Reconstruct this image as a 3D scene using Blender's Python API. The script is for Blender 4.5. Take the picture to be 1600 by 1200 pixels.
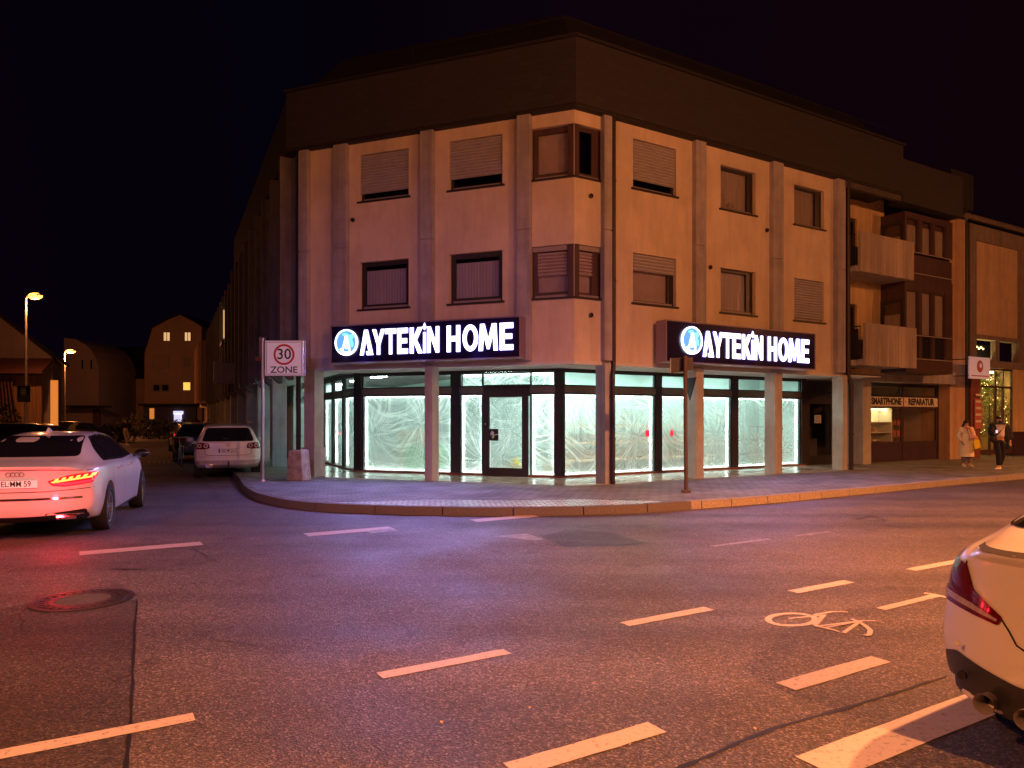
import bpy, bmesh, math, random
from mathutils import Vector, Matrix, noise, geometry
from mathutils.bvhtree import BVHTree
R=math.radians; V=Vector; PI=math.pi
random.seed(7)
for o in list(bpy.data.objects): bpy.data.objects.remove(o)
scene=bpy.context.scene; COL=scene.collection
# ---------------- camera ----------------
FPX=1130.0; HC=1.70; HY=654.0
cam=bpy.data.cameras.new('camera'); co=bpy.data.objects.new('camera',cam); COL.objects.link(co); scene.camera=co
co.location=(0,0,HC); co.rotation_euler=(R(90),0,0)
cam.sensor_fit='HORIZONTAL'; cam.sensor_width=36; cam.lens=36*FPX/1600; cam.shift_y=(HY-600)/1600
cam.clip_start=0.05; cam.clip_end=2000
# ---------------- night sky ----------------
world=bpy.data.worlds.new('World'); scene.world=world; world.use_nodes=True
wn=world.node_tree.nodes; wl=world.node_tree.links
bg=wn['Background']; tc=wn.new('ShaderNodeTexCoord'); sp=wn.new('ShaderNodeSeparateXYZ'); rm=wn.new('ShaderNodeMapRange')
cr=wn.new('ShaderNodeValToRGB')
wl.new(tc.outputs['Generated'],sp.inputs[0]); wl.new(sp.outputs['X'],rm.inputs[0])
rm.inputs[1].default_value=-.6; rm.inputs[2].default_value=.5
wl.new(rm.outputs[0],cr.inputs[0]); wl.new(cr.outputs[0],bg.inputs[0])
e=cr.color_ramp.elements; e[0].position=0; e[0].color=(.0026,.0008,.0040,1); e[1].position=1; e[1].color=(.0050,.0012,.0028,1)
k=e.new(.30); k.color=(.0014,.0007,.0036,1)
k=e.new(.6); k.color=(.0045,.0012,.0044,1)
bg.inputs[1].default_value=.8
# ---------------- exposure ----------------
vs=scene.view_settings; vs.view_transform='Standard'; vs.look='None'; vs.exposure=0; vs.gamma=1; vs.use_curve_mapping=False
scene.render.engine='CYCLES'
# street light and added violet fill colours / strengths (the lamps themselves are built further down)
SODIUM=(1.0,.30,.085); VIOLET_FILL=(.25,.20,1.0)
PW_RIGHT=12500; PW_LEFT=12000; PW_BACK=28000; PW_VIOLET_FILL=3000; PW_FAR=10000
# ---------------- materials ----------------
MAT={}
def mat(name,col=(.5,.5,.5),rough=.6,metal=0,emit=None,es=0,spec=.5,var=0,vscale=3,bump=0,bscale=60,coat=0,alpha=1,stretch=None,col2=None):
    m=bpy.data.materials.new(name); m.use_nodes=True; n=m.node_tree.nodes; l=m.node_tree.links; b=n['Principled BSDF']
    b.inputs['Base Color'].default_value=(*col,1); b.inputs['Roughness'].default_value=rough; b.inputs['Metallic'].default_value=metal
    b.inputs['Specular IOR Level'].default_value=spec; b.inputs['Coat Weight'].default_value=coat; b.inputs['Coat Roughness'].default_value=.04
    b.inputs['Alpha'].default_value=alpha
    if emit: b.inputs['Emission Color'].default_value=(*emit,1); b.inputs['Emission Strength'].default_value=es
    co_=n.new('ShaderNodeTexCoord'); vec=co_.outputs['Object']
    if stretch:
        mp=n.new('ShaderNodeMapping'); mp.inputs['Scale'].default_value=stretch; l.new(vec,mp.inputs[0]); vec=mp.outputs[0]
    if var or col2:
        t=n.new('ShaderNodeTexNoise'); t.inputs['Scale'].default_value=vscale; t.inputs['Detail'].default_value=7; t.inputs['Roughness'].default_value=.62
        l.new(vec,t.inputs['Vector']); r=n.new('ShaderNodeValToRGB'); r.color_ramp.elements[0].position=.32; r.color_ramp.elements[1].position=.68
        c2=col2 if col2 else tuple(min(1,c*(1+var)) for c in col); c1=tuple(c*(1-var) for c in col) if not col2 else col
        r.color_ramp.elements[0].color=(*c1,1); r.color_ramp.elements[1].color=(*c2,1)
        l.new(t.outputs['Fac'],r.inputs[0]); l.new(r.outputs[0],b.inputs['Base Color'])
    if bump:
        t=n.new('ShaderNodeTexNoise'); t.inputs['Scale'].default_value=bscale; t.inputs['Detail'].default_value=4
        l.new(vec,t.inputs['Vector']); bp=n.new('ShaderNodeBump'); bp.inputs['Strength'].default_value=bump; bp.inputs['Distance'].default_value=.02
        l.new(t.outputs['Fac'],bp.inputs['Height']); l.new(bp.outputs[0],b.inputs['Normal'])
    MAT[name]=m; return m
mat('plaster',(.63,.55,.44),.85,var=.10,vscale=1.1,bump=.35,bscale=90,col2=None)
mat('plaster_side',(.50,.42,.36),.85,var=.15,vscale=.8,bump=.3,bscale=90)
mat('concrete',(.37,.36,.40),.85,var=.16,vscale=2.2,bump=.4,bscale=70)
mat('pillar_concrete',(.40,.41,.40),.8,var=.12,vscale=3,bump=.3,bscale=80)
mat('rib_concrete',(.42,.37,.34),.9,var=.25,vscale=2,bump=.6,bscale=40,stretch=(1,1,.15))
mat('slate',(.075,.065,.07),.75,var=.3,vscale=5,bump=.4,bscale=30)
mat('roof_dark',(.014,.012,.016),.7,var=.2)
mat('metal_dark',(.035,.03,.04),.45,metal=.3,var=.1)
mat('metal_strip',(.55,.55,.55),.4,metal=.6)
mat('frame_dark',(.028,.024,.03),.4,var=.15,vscale=9)
mat('frame_wood',(.065,.034,.04),.5,var=.25,vscale=6,stretch=(1,1,.2))
mat('frame_grey',(.30,.27,.27),.5)
mat('shutter_box',(.16,.13,.11),.6)
mat('shutter',(.38,.37,.42),.6,var=.08)
mat('blind',(.34,.28,.30),.8,var=.1,vscale=4)
mat('curtain',(.30,.26,.26),.9,var=.2,vscale=3,stretch=(6,6,.4))
mat('curtain_blue',(.36,.34,.40),.9,var=.25,vscale=4,stretch=(9,9,.2))
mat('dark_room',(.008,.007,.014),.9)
mat('soffit',(.62,.62,.58),.6,var=.06)
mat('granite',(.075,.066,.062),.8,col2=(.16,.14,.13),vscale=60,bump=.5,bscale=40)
mat('disc_concrete',(.07,.066,.06),.8,var=.35,vscale=20,bump=.6)
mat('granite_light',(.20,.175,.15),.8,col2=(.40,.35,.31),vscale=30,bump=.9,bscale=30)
mat('strip_soft',(.9,.7,.3),.6,emit=(1,.74,.30),es=14)
mat('granite_rough',(.20,.18,.15),.9,col2=(.46,.42,.34),vscale=6,bump=1,bscale=14)
mat('steel',(.45,.45,.46),.42,metal=.7,var=.1)
mat('zinc',(.30,.28,.28),.5,metal=.4,var=.15)
mat('rubber',(.012,.012,.012),.85)
mat('tyre',(.02,.02,.021),.8,bump=.3)
mat('chrome',(.75,.75,.76),.14,metal=1)
mat('rim_alloy',(.42,.42,.44),.28,metal=.9)
mat('black_plastic',(.018,.018,.02),.45)
mat('black_gloss',(.01,.01,.012),.12,coat=.6)
mat('tinted',(.010,.010,.014),.06,spec=.7,coat=.3)
mat('white_paint_car',(.62,.62,.63),.28,coat=.8)
mat('silver_paint',(.62,.63,.63),.32,metal=.15,coat=.7)
mat('dark_paint',(.02,.02,.026),.25,coat=.8)
mat('red_lens',(.10,.003,.008),.12,coat=.7,var=.3,vscale=25,stretch=(1,1,3))
mat('clear_lens',(.36,.30,.32),.15,coat=.7,var=.25,vscale=30)
mat('red_glow',(.8,.02,.03),.3,emit=(1,.02,.04),es=2.2)
mat('amber_glow',(1,.3,.05),.3,emit=(1,.17,.03),es=5)
mat('red_lit_lens',(.5,.01,.02),.15,emit=(1,.01,.03),es=.75,coat=.6)
mat('red_dim',(.6,.02,.03),.3,emit=(1,.03,.03),es=1.4)
mat('plate_white',(.70,.70,.68),.4,emit=(1,.9,.8),es=.25)
mat('plate_plain',(.70,.70,.68),.4)
mat('plate_blue',(.03,.08,.45),.4)
mat('ink',(.015,.015,.018),.6)
mat('sign_face',(.80,.80,.84),.35,emit=(.8,.75,1),es=.10)
mat('sign_red',(.55,.02,.03),.4)
mat('panel_navy',(.012,.008,.045),.22,coat=.4)
mat('panel_edge',(.30,.24,.34),.4,metal=.4)
mat('letter_white',(.9,.9,.95),.4,emit=(.86,.88,1),es=3.0)
mat('letter_side',(.8,.8,.9),.4,emit=(.34,.34,1),es=6)
mat('logo_blue',(.05,.15,.7),.4,emit=(.07,.20,1),es=2.2)
mat('logo_teal',(.1,.5,.6),.4,emit=(.15,.65,.95),es=2.2)
mat('logo_white',(.9,.9,.95),.4,emit=(.85,.95,1),es=3.0)
mat('led_strip',(1,1,1),.4,emit=(.78,1,.93),es=16)
mat('led_panel',(1,1,1),.4,emit=(.74,1,.92),es=42)
mat('shop_wall',(.50,.63,.60),.8,var=.05)
mat('shop_floor',(.45,.44,.40),.4)
mat('shelf',(.60,.50,.36),.6)
mat('shelf_metal',(.30,.31,.31),.5)
mat('cardboard',(.40,.30,.18),.8,var=.15)
mat('boxwhite',(.65,.70,.68),.7)
mat('yellow',(.75,.62,.02),.6)
mat('red_item',(.75,.03,.08),.5,emit=(1,.02,.05),es=.8)
mat('lamp_sodium',(1,.6,.2),.4,emit=(1,.34,.04),es=7)
mat('lamp_sodium_weak',(1,.6,.2),.4,emit=(1,.46,.10),es=6)
mat('lamp_sodium_dim',(1,.6,.2),.4,emit=(1,.50,.16),es=14)
mat('lamp_violet_fill',(1,1,1),.4,emit=(.6,.6,1),es=20)  # lens of the added violet fill lamp
mat('lit_window',(.9,.6,.3),.6,emit=(1,.60,.26),es=.75,var=.2,vscale=3)
mat('lit_window_yellow',(.9,.6,.2),.6,emit=(1,.55,.10),es=1.15)
mat('lit_strip',(.9,.7,.3),.6,emit=(1,.74,.24),es=45)
mat('lit_orange',(.9,.4,.1),.6,emit=(1,.34,.06),es=.55)
mat('bulb',(1,.8,.4),.4,emit=(1,.66,.25),es=7)
mat('paper',(.68,.66,.60),.8)
mat('paper_red',(.45,.14,.12),.8,var=.2,vscale=12)
mat('poster',(.12,.16,.04),.7,col2=(.03,.03,.05),vscale=5)
mat('lit_notice',(.8,.8,1),.5,emit=(.75,.75,1),es=.9)
mat('house_wall',(.46,.32,.25),.9,var=.1,vscale=.5)
mat('house_wall_grey',(.34,.27,.26),.9,var=.1,vscale=.5)
mat('house_dark',(.10,.09,.13),.9,var=.1)
mat('wood',(.30,.17,.09),.8,var=.35,vscale=5,stretch=(4,4,.15))
mat('timber_dark',(.10,.045,.025),.8,var=.3,vscale=5)
mat('roof_tile',(.13,.05,.04),.8,var=.3,vscale=8)
mat('leaf',(.16,.22,.05),.7,var=.4,vscale=3)
mat('leaf_dark',(.028,.035,.014),.8,var=.4,vscale=3)
mat('bark',(.07,.05,.035),.9,var=.3)
mat('skin',(.48,.28,.20),.55)
mat('hair_black',(.010,.008,.008),.55)
mat('coat_cream',(.80,.72,.54),.85,var=.08,vscale=9)
mat('scarf_pink',(.60,.32,.28),.9,var=.2,vscale=14)
mat('trousers_grey',(.16,.14,.17),.9)
mat('shoe_white',(.70,.66,.60),.6)
mat('jacket_black',(.010,.010,.022),.7,var=.3,vscale=12)
mat('shirt_white',(.68,.64,.62),.85,var=.06,vscale=9)
mat('trousers_black',(.010,.009,.018),.85)
mat('smart_dark',(.05,.028,.05),.5,var=.2)
mat('neigh_frame',(.24,.20,.19),.85,var=.15,vscale=3,bump=.3)
mat('neigh_panel',(.56,.42,.30),.85,var=.10,vscale=2,bump=.3)
mat('orange_wall',(.50,.34,.22),.85,var=.12,vscale=1.5,bump=.3)
mat('yellow_wall',(.60,.46,.26),.85,var=.12,vscale=1.5,bump=.3)
mat('brown_red',(.20,.07,.05),.7,var=.2)
def glassmat(name,tint=(1,1,1),gl=.12,rough=.03):
    m=bpy.data.materials.new(name); m.use_nodes=True; n=m.node_tree.nodes; l=m.node_tree.links; n.remove(n['Principled BSDF'])
    o=n['Material Output']; t=n.new('ShaderNodeBsdfTransparent'); t.inputs[0].default_value=(*tint,1)
    g=n.new('ShaderNodeBsdfGlossy'); g.inputs['Roughness'].default_value=rough
    lw=n.new('ShaderNodeLayerWeight'); lw.inputs['Blend'].default_value=.5; pw=n.new('ShaderNodeMath'); pw.operation='POWER'; pw.inputs[1].default_value=5; l.new(lw.outputs['Facing'],pw.inputs[0])
    fr=n.new('ShaderNodeMath'); fr.operation='MULTIPLY_ADD'; fr.inputs[1].default_value=.85; fr.inputs[2].default_value=.06; l.new(pw.outputs[0],fr.inputs[0]); mx=n.new('ShaderNodeMixShader')
    l.new(fr.outputs[0],mx.inputs[0]); l.new(t.outputs[0],mx.inputs[1]); l.new(g.outputs[0],mx.inputs[2]); l.new(mx.outputs[0],o.inputs[0]); MAT[name]=m
glassmat('glass'); glassmat('glass_grey',(.55,.55,.62))
# thin plastic dust sheet: creases ('fold' attribute, where the film is doubled) scatter more light
def sheetmat():
    m=bpy.data.materials.new('plastic_film'); m.use_nodes=True; n=m.node_tree.nodes; l=m.node_tree.links; n.remove(n['Principled BSDF']); o=n['Material Output']
    t=n.new('ShaderNodeBsdfTransparent'); tl=n.new('ShaderNodeBsdfTranslucent'); tl.inputs[0].default_value=(.90,.97,.94,1)
    df=n.new('ShaderNodeBsdfDiffuse'); df.inputs[0].default_value=(.85,.92,.9,1)
    gs=n.new('ShaderNodeBsdfGlossy'); gs.inputs['Roughness'].default_value=.25
    a=n.new('ShaderNodeAttribute'); a.attribute_name='fold'
    m1=n.new('ShaderNodeMixShader'); m1.inputs[0].default_value=.35; l.new(tl.outputs[0],m1.inputs[1]); l.new(df.outputs[0],m1.inputs[2])
    m3=n.new('ShaderNodeMixShader'); m3.inputs[0].default_value=.12; l.new(m1.outputs[0],m3.inputs[1]); l.new(gs.outputs[0],m3.inputs[2])
    mr=n.new('ShaderNodeMapRange'); mr.inputs[3].default_value=.10; mr.inputs[4].default_value=.95; l.new(a.outputs['Fac'],mr.inputs[0])
    m2=n.new('ShaderNodeMixShader'); l.new(mr.outputs[0],m2.inputs[0]); l.new(t.outputs[0],m2.inputs[1]); l.new(m3.outputs[0],m2.inputs[2]); l.new(m2.outputs[0],o.inputs[0]); MAT['plastic_film']=m
sheetmat()
def asphalt(name,base,tint=1,patch=None):
    m=bpy.data.materials.new(name); m.use_nodes=True; n=m.node_tree.nodes; l=m.node_tree.links; b=n['Principled BSDF']
    tc=n.new('ShaderNodeTexCoord')
    def ns(sc,det=3,ro=.6):
        t=n.new('ShaderNodeTexNoise'); t.inputs['Scale'].default_value=sc; t.inputs['Detail'].default_value=det; t.inputs['Roughness'].default_value=ro; l.new(tc.outputs['Object'],t.inputs['Vector']); return t
    def ramp(t,a,b_,ca,cb,out='Fac'):
        r=n.new('ShaderNodeValToRGB'); r.color_ramp.elements[0].position=a; r.color_ramp.elements[1].position=b_
        r.color_ramp.elements[0].color=(*ca,1); r.color_ramp.elements[1].color=(*cb,1); l.new(t.outputs[out],r.inputs[0]); return r
    big=ramp(ns(.35,6),.3,.7,tuple(c*.72 for c in base),tuple(c*1.25 for c in base))
    v=n.new('ShaderNodeTexVoronoi'); v.inputs['Scale'].default_value=88; l.new(tc.outputs['Object'],v.inputs['Vector'])
    sep=n.new('ShaderNodeSeparateColor'); l.new(v.outputs['Color'],sep.inputs[0])
    grain=n.new('ShaderNodeValToRGB'); ge=grain.color_ramp.elements; ge[0].position=0; ge[0].color=(.45,.45,.45,1); ge[1].position=1; ge[1].color=(3.0,2.9,2.85,1)
    k=ge.new(.60); k.color=(.95,.95,.95,1); k=ge.new(.86); k.color=(1.6,1.55,1.5,1); l.new(sep.outputs[0],grain.inputs[0])
    mid=ramp(ns(26,4,.7),.3,.75,(.6,.6,.6),(1.5,1.45,1.4))
    m1=n.new('ShaderNodeMix'); m1.data_type='RGBA'; m1.blend_type='MULTIPLY'; m1.inputs[0].default_value=1; l.new(big.outputs[0],m1.inputs[6]); l.new(grain.outputs[0],m1.inputs[7])
    m2=n.new('ShaderNodeMix'); m2.data_type='RGBA'; m2.blend_type='MULTIPLY'; m2.inputs[0].default_value=1; l.new(m1.outputs[2],m2.inputs[6]); l.new(mid.outputs[0],m2.inputs[7])
    mpR=n.new('ShaderNodeMapping'); mpR.inputs['Rotation'].default_value=(0,0,-R(31)); mpR.inputs['Scale'].default_value=(.06,1.1,1); l.new(tc.outputs['Object'],mpR.inputs[0])
    lt=n.new('ShaderNodeTexNoise'); lt.inputs['Scale'].default_value=1.0; lt.inputs['Detail'].default_value=3; l.new(mpR.outputs[0],lt.inputs['Vector']); lane=ramp(lt,.35,.65,(.74,.74,.76),(1.22,1.2,1.2))
    st=ramp(ns(1.7,2,.5),.66,.74,(1,1,1),(.62,.60,.62))
    m3=n.new('ShaderNodeMix'); m3.data_type='RGBA'; m3.blend_type='MULTIPLY'; m3.inputs[0].default_value=1; l.new(m2.outputs[2],m3.inputs[6]); l.new(lane.outputs[0],m3.inputs[7])
    m4=n.new('ShaderNodeMix'); m4.data_type='RGBA'; m4.blend_type='MULTIPLY'; m4.inputs[0].default_value=1; l.new(m3.outputs[2],m4.inputs[6]); l.new(st.outputs[0],m4.inputs[7])
    l.new(m4.outputs[2],b.inputs['Base Color'])
    rr=ramp(ns(.8,5),.3,.7,(.50,.50,.50),(.72,.72,.72)); l.new(rr.outputs[0],b.inputs['Roughness'])
    b.inputs['Specular IOR Level'].default_value=.4
    bp=n.new('ShaderNodeBump'); bp.inputs['Strength'].default_value=.6; bp.inputs['Distance'].default_value=.006; l.new(v.outputs['Distance'],bp.inputs['Height']); l.new(bp.outputs[0],b.inputs['Normal'])
    MAT[name]=m
asphalt('asphalt',(.084,.078,.087)); asphalt('asphalt_dark',(.045,.043,.048)); asphalt('asphalt_old',(.095,.090,.094))
def brickmat(name,c1,c2,mortar,sc,bw,bh,rot=0,ms=.02,rough=.75,off=.5):
    m=bpy.data.materials.new(name); m.use_nodes=True; n=m.node_tree.nodes; l=m.node_tree.links; b=n['Principled BSDF']
    tc=n.new('ShaderNodeTexCoord'); mp=n.new('ShaderNodeMapping'); mp.inputs['Rotation'].default_value=(0,0,rot); l.new(tc.outputs['Object'],mp.inputs[0])
    nz=n.new('ShaderNodeTexNoise'); nz.inputs['Scale'].default_value=7; l.new(mp.outputs[0],nz.inputs['Vector'])
    ad=n.new('ShaderNodeVectorMath'); ad.operation='MULTIPLY_ADD'; ad.inputs[1].default_value=(.03,.03,0) if off else (0,0,0); l.new(nz.outputs['Color'],ad.inputs[0]); l.new(mp.outputs[0],ad.inputs[2])
    t=n.new('ShaderNodeTexBrick'); t.inputs['Color1'].default_value=(*c1,1); t.inputs['Color2'].default_value=(*c2,1); t.inputs['Mortar'].default_value=(*mortar,1)
    t.inputs['Scale'].default_value=sc; t.inputs['Brick Width'].default_value=bw; t.inputs['Row Height'].default_value=bh; t.inputs['Mortar Size'].default_value=ms; t.offset=off
    l.new(ad.outputs[0],t.inputs['Vector'])
    g=n.new('ShaderNodeTexNoise'); g.inputs['Scale'].default_value=1.2; g.inputs['Detail'].default_value=8; l.new(tc.outputs['Object'],g.inputs['Vector'])
    r=n.new('ShaderNodeValToRGB'); r.color_ramp.elements[0].position=.3; r.color_ramp.elements[1].position=.7; r.color_ramp.elements[0].color=(.55,.55,.55,1); r.color_ramp.elements[1].color=(1.25,1.25,1.25,1); l.new(g.outputs['Fac'],r.inputs[0])
    mx=n.new('ShaderNodeMix'); mx.data_type='RGBA'; mx.blend_type='MULTIPLY'; mx.inputs[0].default_value=1; l.new(t.outputs[0],mx.inputs[6]); l.new(r.outputs[0],mx.inputs[7]); l.new(mx.outputs[2],b.inputs['Base Color'])
    b.inputs['Roughness'].default_value=rough
    bp=n.new('ShaderNodeBump'); bp.inputs['Strength'].default_value=.8; bp.inputs['Distance'].default_value=.02; bp.invert=True; l.new(t.outputs['Fac'],bp.inputs['Height']); l.new(bp.outputs[0],b.inputs['Normal']); MAT[name]=m
brickmat('paving',(.17,.17,.165),(.23,.225,.215),(.06,.06,.065),1,.3,.16,R(-31),.012)
brickmat('cobble',(.42,.41,.43),(.70,.68,.70),(.02,.02,.025),1,.20,.12,R(-6),.022,.35)
brickmat('arcade_tile',(.36,.35,.29),(.42,.40,.33),(.16,.15,.13),1,.4,.4,R(-31),.006,.22,0)
brickmat('side_paving',(.20,.20,.18),(.27,.26,.23),(.06,.06,.06),1,.22,.11,R(-26),.012)
def slatmat():
    m=bpy.data.materials.new('slate_tiles'); m.use_nodes=True; n=m.node_tree.nodes; l=m.node_tree.links; b=n['Principled BSDF']
    tc=n.new('ShaderNodeTexCoord'); mp=n.new('ShaderNodeMapping'); mp.inputs['Rotation'].default_value=(R(90),0,0); l.new(tc.outputs['Object'],mp.inputs[0])
    t=n.new('ShaderNodeTexBrick'); t.inputs['Color1'].default_value=(.026,.023,.031,1); t.inputs['Color2'].default_value=(.032,.028,.036,1); t.inputs['Mortar'].default_value=(.017,.015,.02,1)
    t.inputs['Scale'].default_value=1; t.inputs['Brick Width'].default_value=.3; t.inputs['Row Height'].default_value=.15; t.inputs['Mortar Size'].default_value=.006; l.new(mp.outputs[0],t.inputs['Vector']); l.new(t.outputs[0],b.inputs['Base Color']); b.inputs['Roughness'].default_value=.8
    MAT['slate_tiles']=m
slatmat()
# rain streaks and grime, multiplied over a wall colour
def streaks(name,lo=.66,sc=(2.6,2.6,.16)):
    m=MAT[name]; n=m.node_tree.nodes; l=m.node_tree.links; b=n['Principled BSDF']; src=b.inputs['Base Color'].links[0].from_socket
    tc=n.new('ShaderNodeTexCoord'); mp=n.new('ShaderNodeMapping'); mp.inputs['Scale'].default_value=sc; l.new(tc.outputs['Object'],mp.inputs[0]); t=n.new('ShaderNodeTexNoise'); t.inputs['Scale'].default_value=1.5; t.inputs['Detail'].default_value=9; t.inputs['Roughness'].default_value=.7; l.new(mp.outputs[0],t.inputs['Vector'])
    r=n.new('ShaderNodeValToRGB'); r.color_ramp.elements[0].position=.34; r.color_ramp.elements[1].position=.56; r.color_ramp.elements[0].color=(lo,lo*.98,lo*.96,1); r.color_ramp.elements[1].color=(1.04,1.04,1.04,1); l.new(t.outputs['Fac'],r.inputs[0])
    mx=n.new('ShaderNodeMix'); mx.data_type='RGBA'; mx.blend_type='MULTIPLY'; mx.inputs[0].default_value=1; l.new(src,mx.inputs[6]); l.new(r.outputs[0],mx.inputs[7]); l.new(mx.outputs[2],b.inputs['Base Color'])
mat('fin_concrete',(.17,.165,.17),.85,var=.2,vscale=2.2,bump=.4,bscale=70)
mat('pole_brown',(.09,.055,.045),.6,var=.2)
mat('counter_green',(.16,.42,.22),.7)
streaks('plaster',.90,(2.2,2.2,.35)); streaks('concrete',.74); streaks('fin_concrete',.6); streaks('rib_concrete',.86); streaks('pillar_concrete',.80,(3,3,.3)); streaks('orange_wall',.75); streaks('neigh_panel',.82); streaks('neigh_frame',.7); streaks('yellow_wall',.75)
# worn white road paint
def paintmat():
    m=mat('road_paint',(.62,.60,.58),.6); n=m.node_tree.nodes; l=m.node_tree.links; b=n['Principled BSDF']
    tc=n.new('ShaderNodeTexCoord'); t=n.new('ShaderNodeTexNoise'); t.inputs['Scale'].default_value=24; t.inputs['Detail'].default_value=8; t.inputs['Roughness'].default_value=.75; l.new(tc.outputs['Object'],t.inputs['Vector'])
    r=n.new('ShaderNodeValToRGB'); r.color_ramp.elements[0].position=.34; r.color_ramp.elements[1].position=.46; r.color_ramp.elements[0].color=(.16,.15,.15,1); r.color_ramp.elements[1].color=(.44,.40,.41,1)
    l.new(t.outputs['Fac'],r.inputs[0]); l.new(r.outputs[0],b.inputs['Base Color'])
paintmat(); mat('road_paint_worn',(.10,.10,.11),.6,col2=(.30,.29,.32),vscale=9)
mat('tar',(.006,.006,.007),.55)
# ---------------- mesh helpers ----------------
ORG={}
def link(o,parent=None):
    COL.objects.link(o)
    if parent: o.parent=parent
    return o
def thing(name,label,cat,loc=(0,0,0),rz=0,group=None,local=False):
    o=bpy.data.objects.new(name,None); link(o); o.location=loc; o.rotation_euler=(0,0,rz); o.empty_display_size=.2
    o['label']=label; o['category']=cat
    if group: o['group']=group
    ORG[o.name]=V((0,0,0)) if local else V(loc); return o
def tag(o,label=None,cat=None,group=None,kind=None):
    if label: o['label']=label
    if cat: o['category']=cat
    if group: o['group']=group
    if kind: o['kind']=kind
    return o
class MB:
    def __init__(s): s.v=[]; s.f=[]; s.m=[]; s.cm=0
    def poly(s,pts):
        i=len(s.v); s.v+= [V(p) for p in pts]; s.f.append(tuple(range(i,i+len(pts)))); s.m.append(s.cm)
    def hexa(s,c):
        i=len(s.v); s.v+=[V(p) for p in c]
        for q in ((3,2,1,0),(4,5,6,7),(0,1,5,4),(1,2,6,5),(2,3,7,6),(3,0,4,7)): s.f.append(tuple(i+k for k in q)); s.m.append(s.cm)
    def box(s,x0,x1,y0,y1,z0,z1): s.hexa([(x0,y0,z0),(x1,y0,z0),(x1,y1,z0),(x0,y1,z0),(x0,y0,z1),(x1,y0,z1),(x1,y1,z1),(x0,y1,z1)])
    def fbox(s,F,s0,s1,d0,d1,z0,z1): s.hexa([F.P(s0,d0,z0),F.P(s1,d0,z0),F.P(s1,d1,z0),F.P(s0,d1,z0),F.P(s0,d0,z1),F.P(s1,d0,z1),F.P(s1,d1,z1),F.P(s0,d1,z1)])
    def fquad(s,F,s0,s1,d,z0,z1): s.poly([F.P(s0,d,z0),F.P(s1,d,z0),F.P(s1,d,z1),F.P(s0,d,z1)])
    def prism(s,pts,z0,z1):
        n=len(pts); i=len(s.v); s.v+=[V((p[0],p[1],z0)) for p in pts]+[V((p[0],p[1],z1)) for p in pts]
        s.f.append(tuple(range(i+n-1,i-1,-1))); s.m.append(s.cm); s.f.append(tuple(range(i+n,i+2*n))); s.m.append(s.cm)
        for k in range(n): j=(k+1)%n; s.f.append((i+k,i+j,i+n+j,i+n+k)); s.m.append(s.cm)
    def tube(s,pts,r,n=8,cap=True):
        pts=[V(p) for p in pts]; rs=r if isinstance(r,(list,tuple)) else [r]*len(pts); i=len(s.v)
        up=V((0,0,1))
        for k,p in enumerate(pts):
            d=(pts[min(k+1,len(pts)-1)]-pts[max(k-1,0)])
            d=d.normalized() if d.length>1e-9 else V((0,0,1))
            if k==0: a=d.cross(up if abs(d.z)<.9 else V((1,0,0))).normalized()
            else: a=(a-d*a.dot(d)).normalized()
            b=d.cross(a)
            for q in range(n): t=2*PI*q/n; s.v.append(p+(a*math.cos(t)+b*math.sin(t))*rs[k])
        for k in range(len(pts)-1):
            for q in range(n): w=(q+1)%n; s.f.append((i+k*n+q,i+k*n+w,i+(k+1)*n+w,i+(k+1)*n+q)); s.m.append(s.cm)
        if cap:
            s.f.append(tuple(i+n-1-q for q in range(n))); s.m.append(s.cm); e=i+(len(pts)-1)*n; s.f.append(tuple(e+q for q in range(n))); s.m.append(s.cm)
    def lathe(s,prof,M=None,n=24):
        M=M or Matrix(); i=len(s.v)
        for (r,z) in prof:
            for q in range(n): t=2*PI*q/n; s.v.append(M@V((r*math.cos(t),r*math.sin(t),z)))
        for k in range(len(prof)-1):
            for q in range(n): w=(q+1)%n; s.f.append((i+k*n+q,i+k*n+w,i+(k+1)*n+w,i+(k+1)*n+q)); s.m.append(s.cm)
    def ball(s,c,r,n=10,m=7,M=None):
        r=r if isinstance(r,(list,tuple)) else (r,r,r); i=len(s.v); c=V(c)
        for a in range(m+1):
            ph=PI*a/m
            for q in range(n):
                t=2*PI*q/n; p=V((r[0]*math.sin(ph)*math.cos(t),r[1]*math.sin(ph)*math.sin(t),r[2]*math.cos(ph)))
                s.v.append(c+(M@p if M else p))
        for a in range(m):
            for q in range(n): w=(q+1)%n; s.f.append((i+a*n+q,i+(a+1)*n+q,i+(a+1)*n+w,i+a*n+w)); s.m.append(s.cm)
    def build(s,name,mats,parent=None,smooth=False,bevel=0,org=None):
        me=bpy.data.meshes.new(name); O=org if org is not None else (ORG.get(parent.name,V((0,0,0))) if parent else V((0,0,0)))
        me.from_pydata([tuple(v-O) for v in s.v],[],s.f)
        mats=mats if isinstance(mats,(list,tuple)) else [mats]
        for q in mats: me.materials.append(MAT[q])
        for p,mi in zip(me.polygons,s.m): p.material_index=mi
        b=bmesh.new(); b.from_mesh(me); bmesh.ops.remove_doubles(b,verts=b.verts,dist=1e-5); bmesh.ops.recalc_face_normals(b,faces=b.faces); b.to_mesh(me); b.free()
        if smooth:
            for p in me.polygons: p.use_smooth=True
            try: me.set_sharp_from_angle(angle=R(38))
            except Exception: pass
        o=bpy.data.objects.new(name,me); link(o,parent); ORG[o.name]=O
        if bevel:
            bv=o.modifiers.new('bevel','BEVEL'); bv.width=bevel; bv.segments=2; bv.limit_method='ANGLE'; bv.angle_limit=R(40)
        return o
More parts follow.
